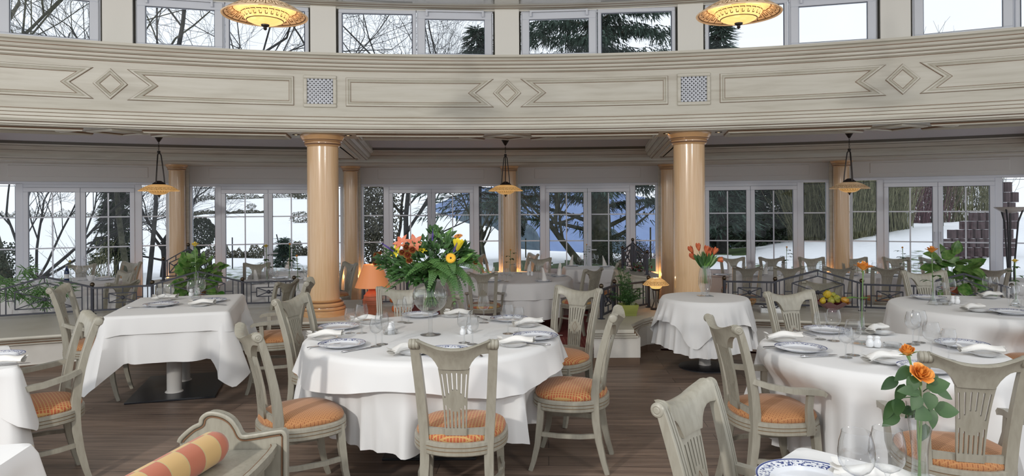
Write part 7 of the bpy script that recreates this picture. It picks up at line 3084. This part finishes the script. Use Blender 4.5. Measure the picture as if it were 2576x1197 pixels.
# right garden
for i, (px, Y, H, R, mt) in enumerate(((1790, 31, 8.5, 2.0, 'needleblue'), (1850, 33, 9.5, 2.0, 'needleblue'), (1915, 30, 8.5, 1.7, 'needle'), (1970, 34, 9, 2.1, 'needle'), (2030, 36, 8.0, 1.9, 'needle'))):
    conifer(['blue-green cedar behind the right big column', 'broad blue-green cedar in the right window, middle', 'dark spruce right of the broad cedar', 'dark spruce by the window post at right', 'dark spruce behind grey twigs at right'][i], gpt(px, Y) + Vector((0, 0, -.1)), H, R, 61 + i, mt, .15, 30, 9, 14, .5, .11, .6)
conifer('tall spruce whose tip shows in the upper right window', gpt(1815, 26), 9.3, 1.3, 71, 'needleblue', 1.0, 26, 8, 13, .42, .09, .5)
for i, (px, Y, w, h, n, mt, lab) in enumerate(((2030, 27, .55, 4.2, 330, 'twig', 'grey twiggy thicket left of the right slim column'), (2150, 25, .75, 4.2, 520, 'twig', 'dense olive thicket right of the right slim column'), (2225, 26, .7, 4.4, 520, 'twig', 'dense olive thicket in the right double door, left leaf'), (2262, 28, .3, 3.8, 160, 'twig', 'darker thicket edge beside the white bird bath'), (2325, 34, 1.0, 4.5, 330, 'twigred', 'reddish bare thicket behind the white bird bath'), (2420, 34, 1.6, 4.5, 430, 'twig', 'green-grey thicket above the brown planter stones'), (2110, 29, .8, 4.5, 360, 'twig', 'thicket half hidden behind the right slim column'))):
    shrub_thing(lab, gpt(px, Y) + Vector((0, 0, -.1)), w, .6, h, n, 80 + i, mt, .12, .009, 3)
    p = gpt(px, Y)
    if i in (1, 2, 5):
        leafball('shrub', lab.replace('thicket', 'leafy underbrush below the thicket', 1), 'shrub', p, (0, .7, 1.9), 1.0, 1500, .12, 90 + i, 'ballleaf' if mt == 'twig' else 'shrub', None, (w * 1.3, .5, 2.0), 'shrubs and thickets outside', .1)
bare_tree('smooth bare trunk standing in the snow beyond the right door', gpt(2366, 27), [((0, 0, -.1), (-.04, 0, 1), 3.2, .12), ((-.1, 0, 2.6), (.5, 0, 1), 2, .05)], 99, 'bark', 3, .5, .15)
b = MB()
b.lathe([(0, 0), (.13, 0), (.13, .04), (.06, .1), (.05, .5), (.09, .58), (.26, .64), (.28, .68), (0, .66)], 20)
tag(b.build('bird_bath', [mat('white_stone', (.8, .82, .84), .7)], None, 50, loc=gpt(2286, 27)), 'white bird bath standing in the snow before the thicket', 'bird bath')
# stepped wall of round planter stones
MT['stone'] = veg('brown_concrete_stone', (.055, .036, .038), (.10, .066, .068), .9, 14)
sp_ = MB()
RS, HS = .092, .205
for k in range(1):
    prof = []
    N = 20
    for j in range(N):
        a = 2 * PI * j / N
        r = RS * (1 + .05 * cos(10 * a))
        prof.append((r * cos(a), r * sin(a)))
    sp_.prism(prof, 0, HS - .008)
    sp_.prism([(x * .72, y * .72) for x, y in prof], HS - .008, HS - .001, 1)
st_me = sp_.mesh('planter_stone', [MT['stone'], MT['snow']], None)
YW = 15.6
sc_ = 1690 / YW
rows = [(691, 2366), (668.5, 2366), (646, 2362), (622, 2367), (600, 2371), (577, 2384), (556, 2415), (534, 2438), (509, 2492), (483, 2500), (457, 2504)]
for ri, (yt, x0) in enumerate(rows):
    yb_ = rows[ri - 1][0] if ri else yt + 22
    z = AT(2450, yb_, YW).z
    hh = (yb_ - yt) / (HS * sc_)
    x = x0 + 10
    ci = 0
    while x < (2556 if ri < 8 else 2552):
        p = AT(x, 600, YW + .02 * ri)
        o = bpy.data.objects.new('planter_stone', st_me)
        COL.objects.link(o)
        o.location = (p.x, p.y, z)
        o.rotation_euler = (0, 0, ri * .7 + ci)
        o.scale = (1, 1, hh)
        nth = ['first', 'second', 'third', 'fourth', 'fifth', 'sixth', 'seventh', 'eighth', 'ninth', 'tenth', 'eleventh']
        tag(o, 'brown planter stone, %s from the left in the %s row from below' % (nth[min(ci, 10)], nth[ri]), 'stone', 'stacked planter stones')
        x += RS * 2.05 * sc_
        ci += 1
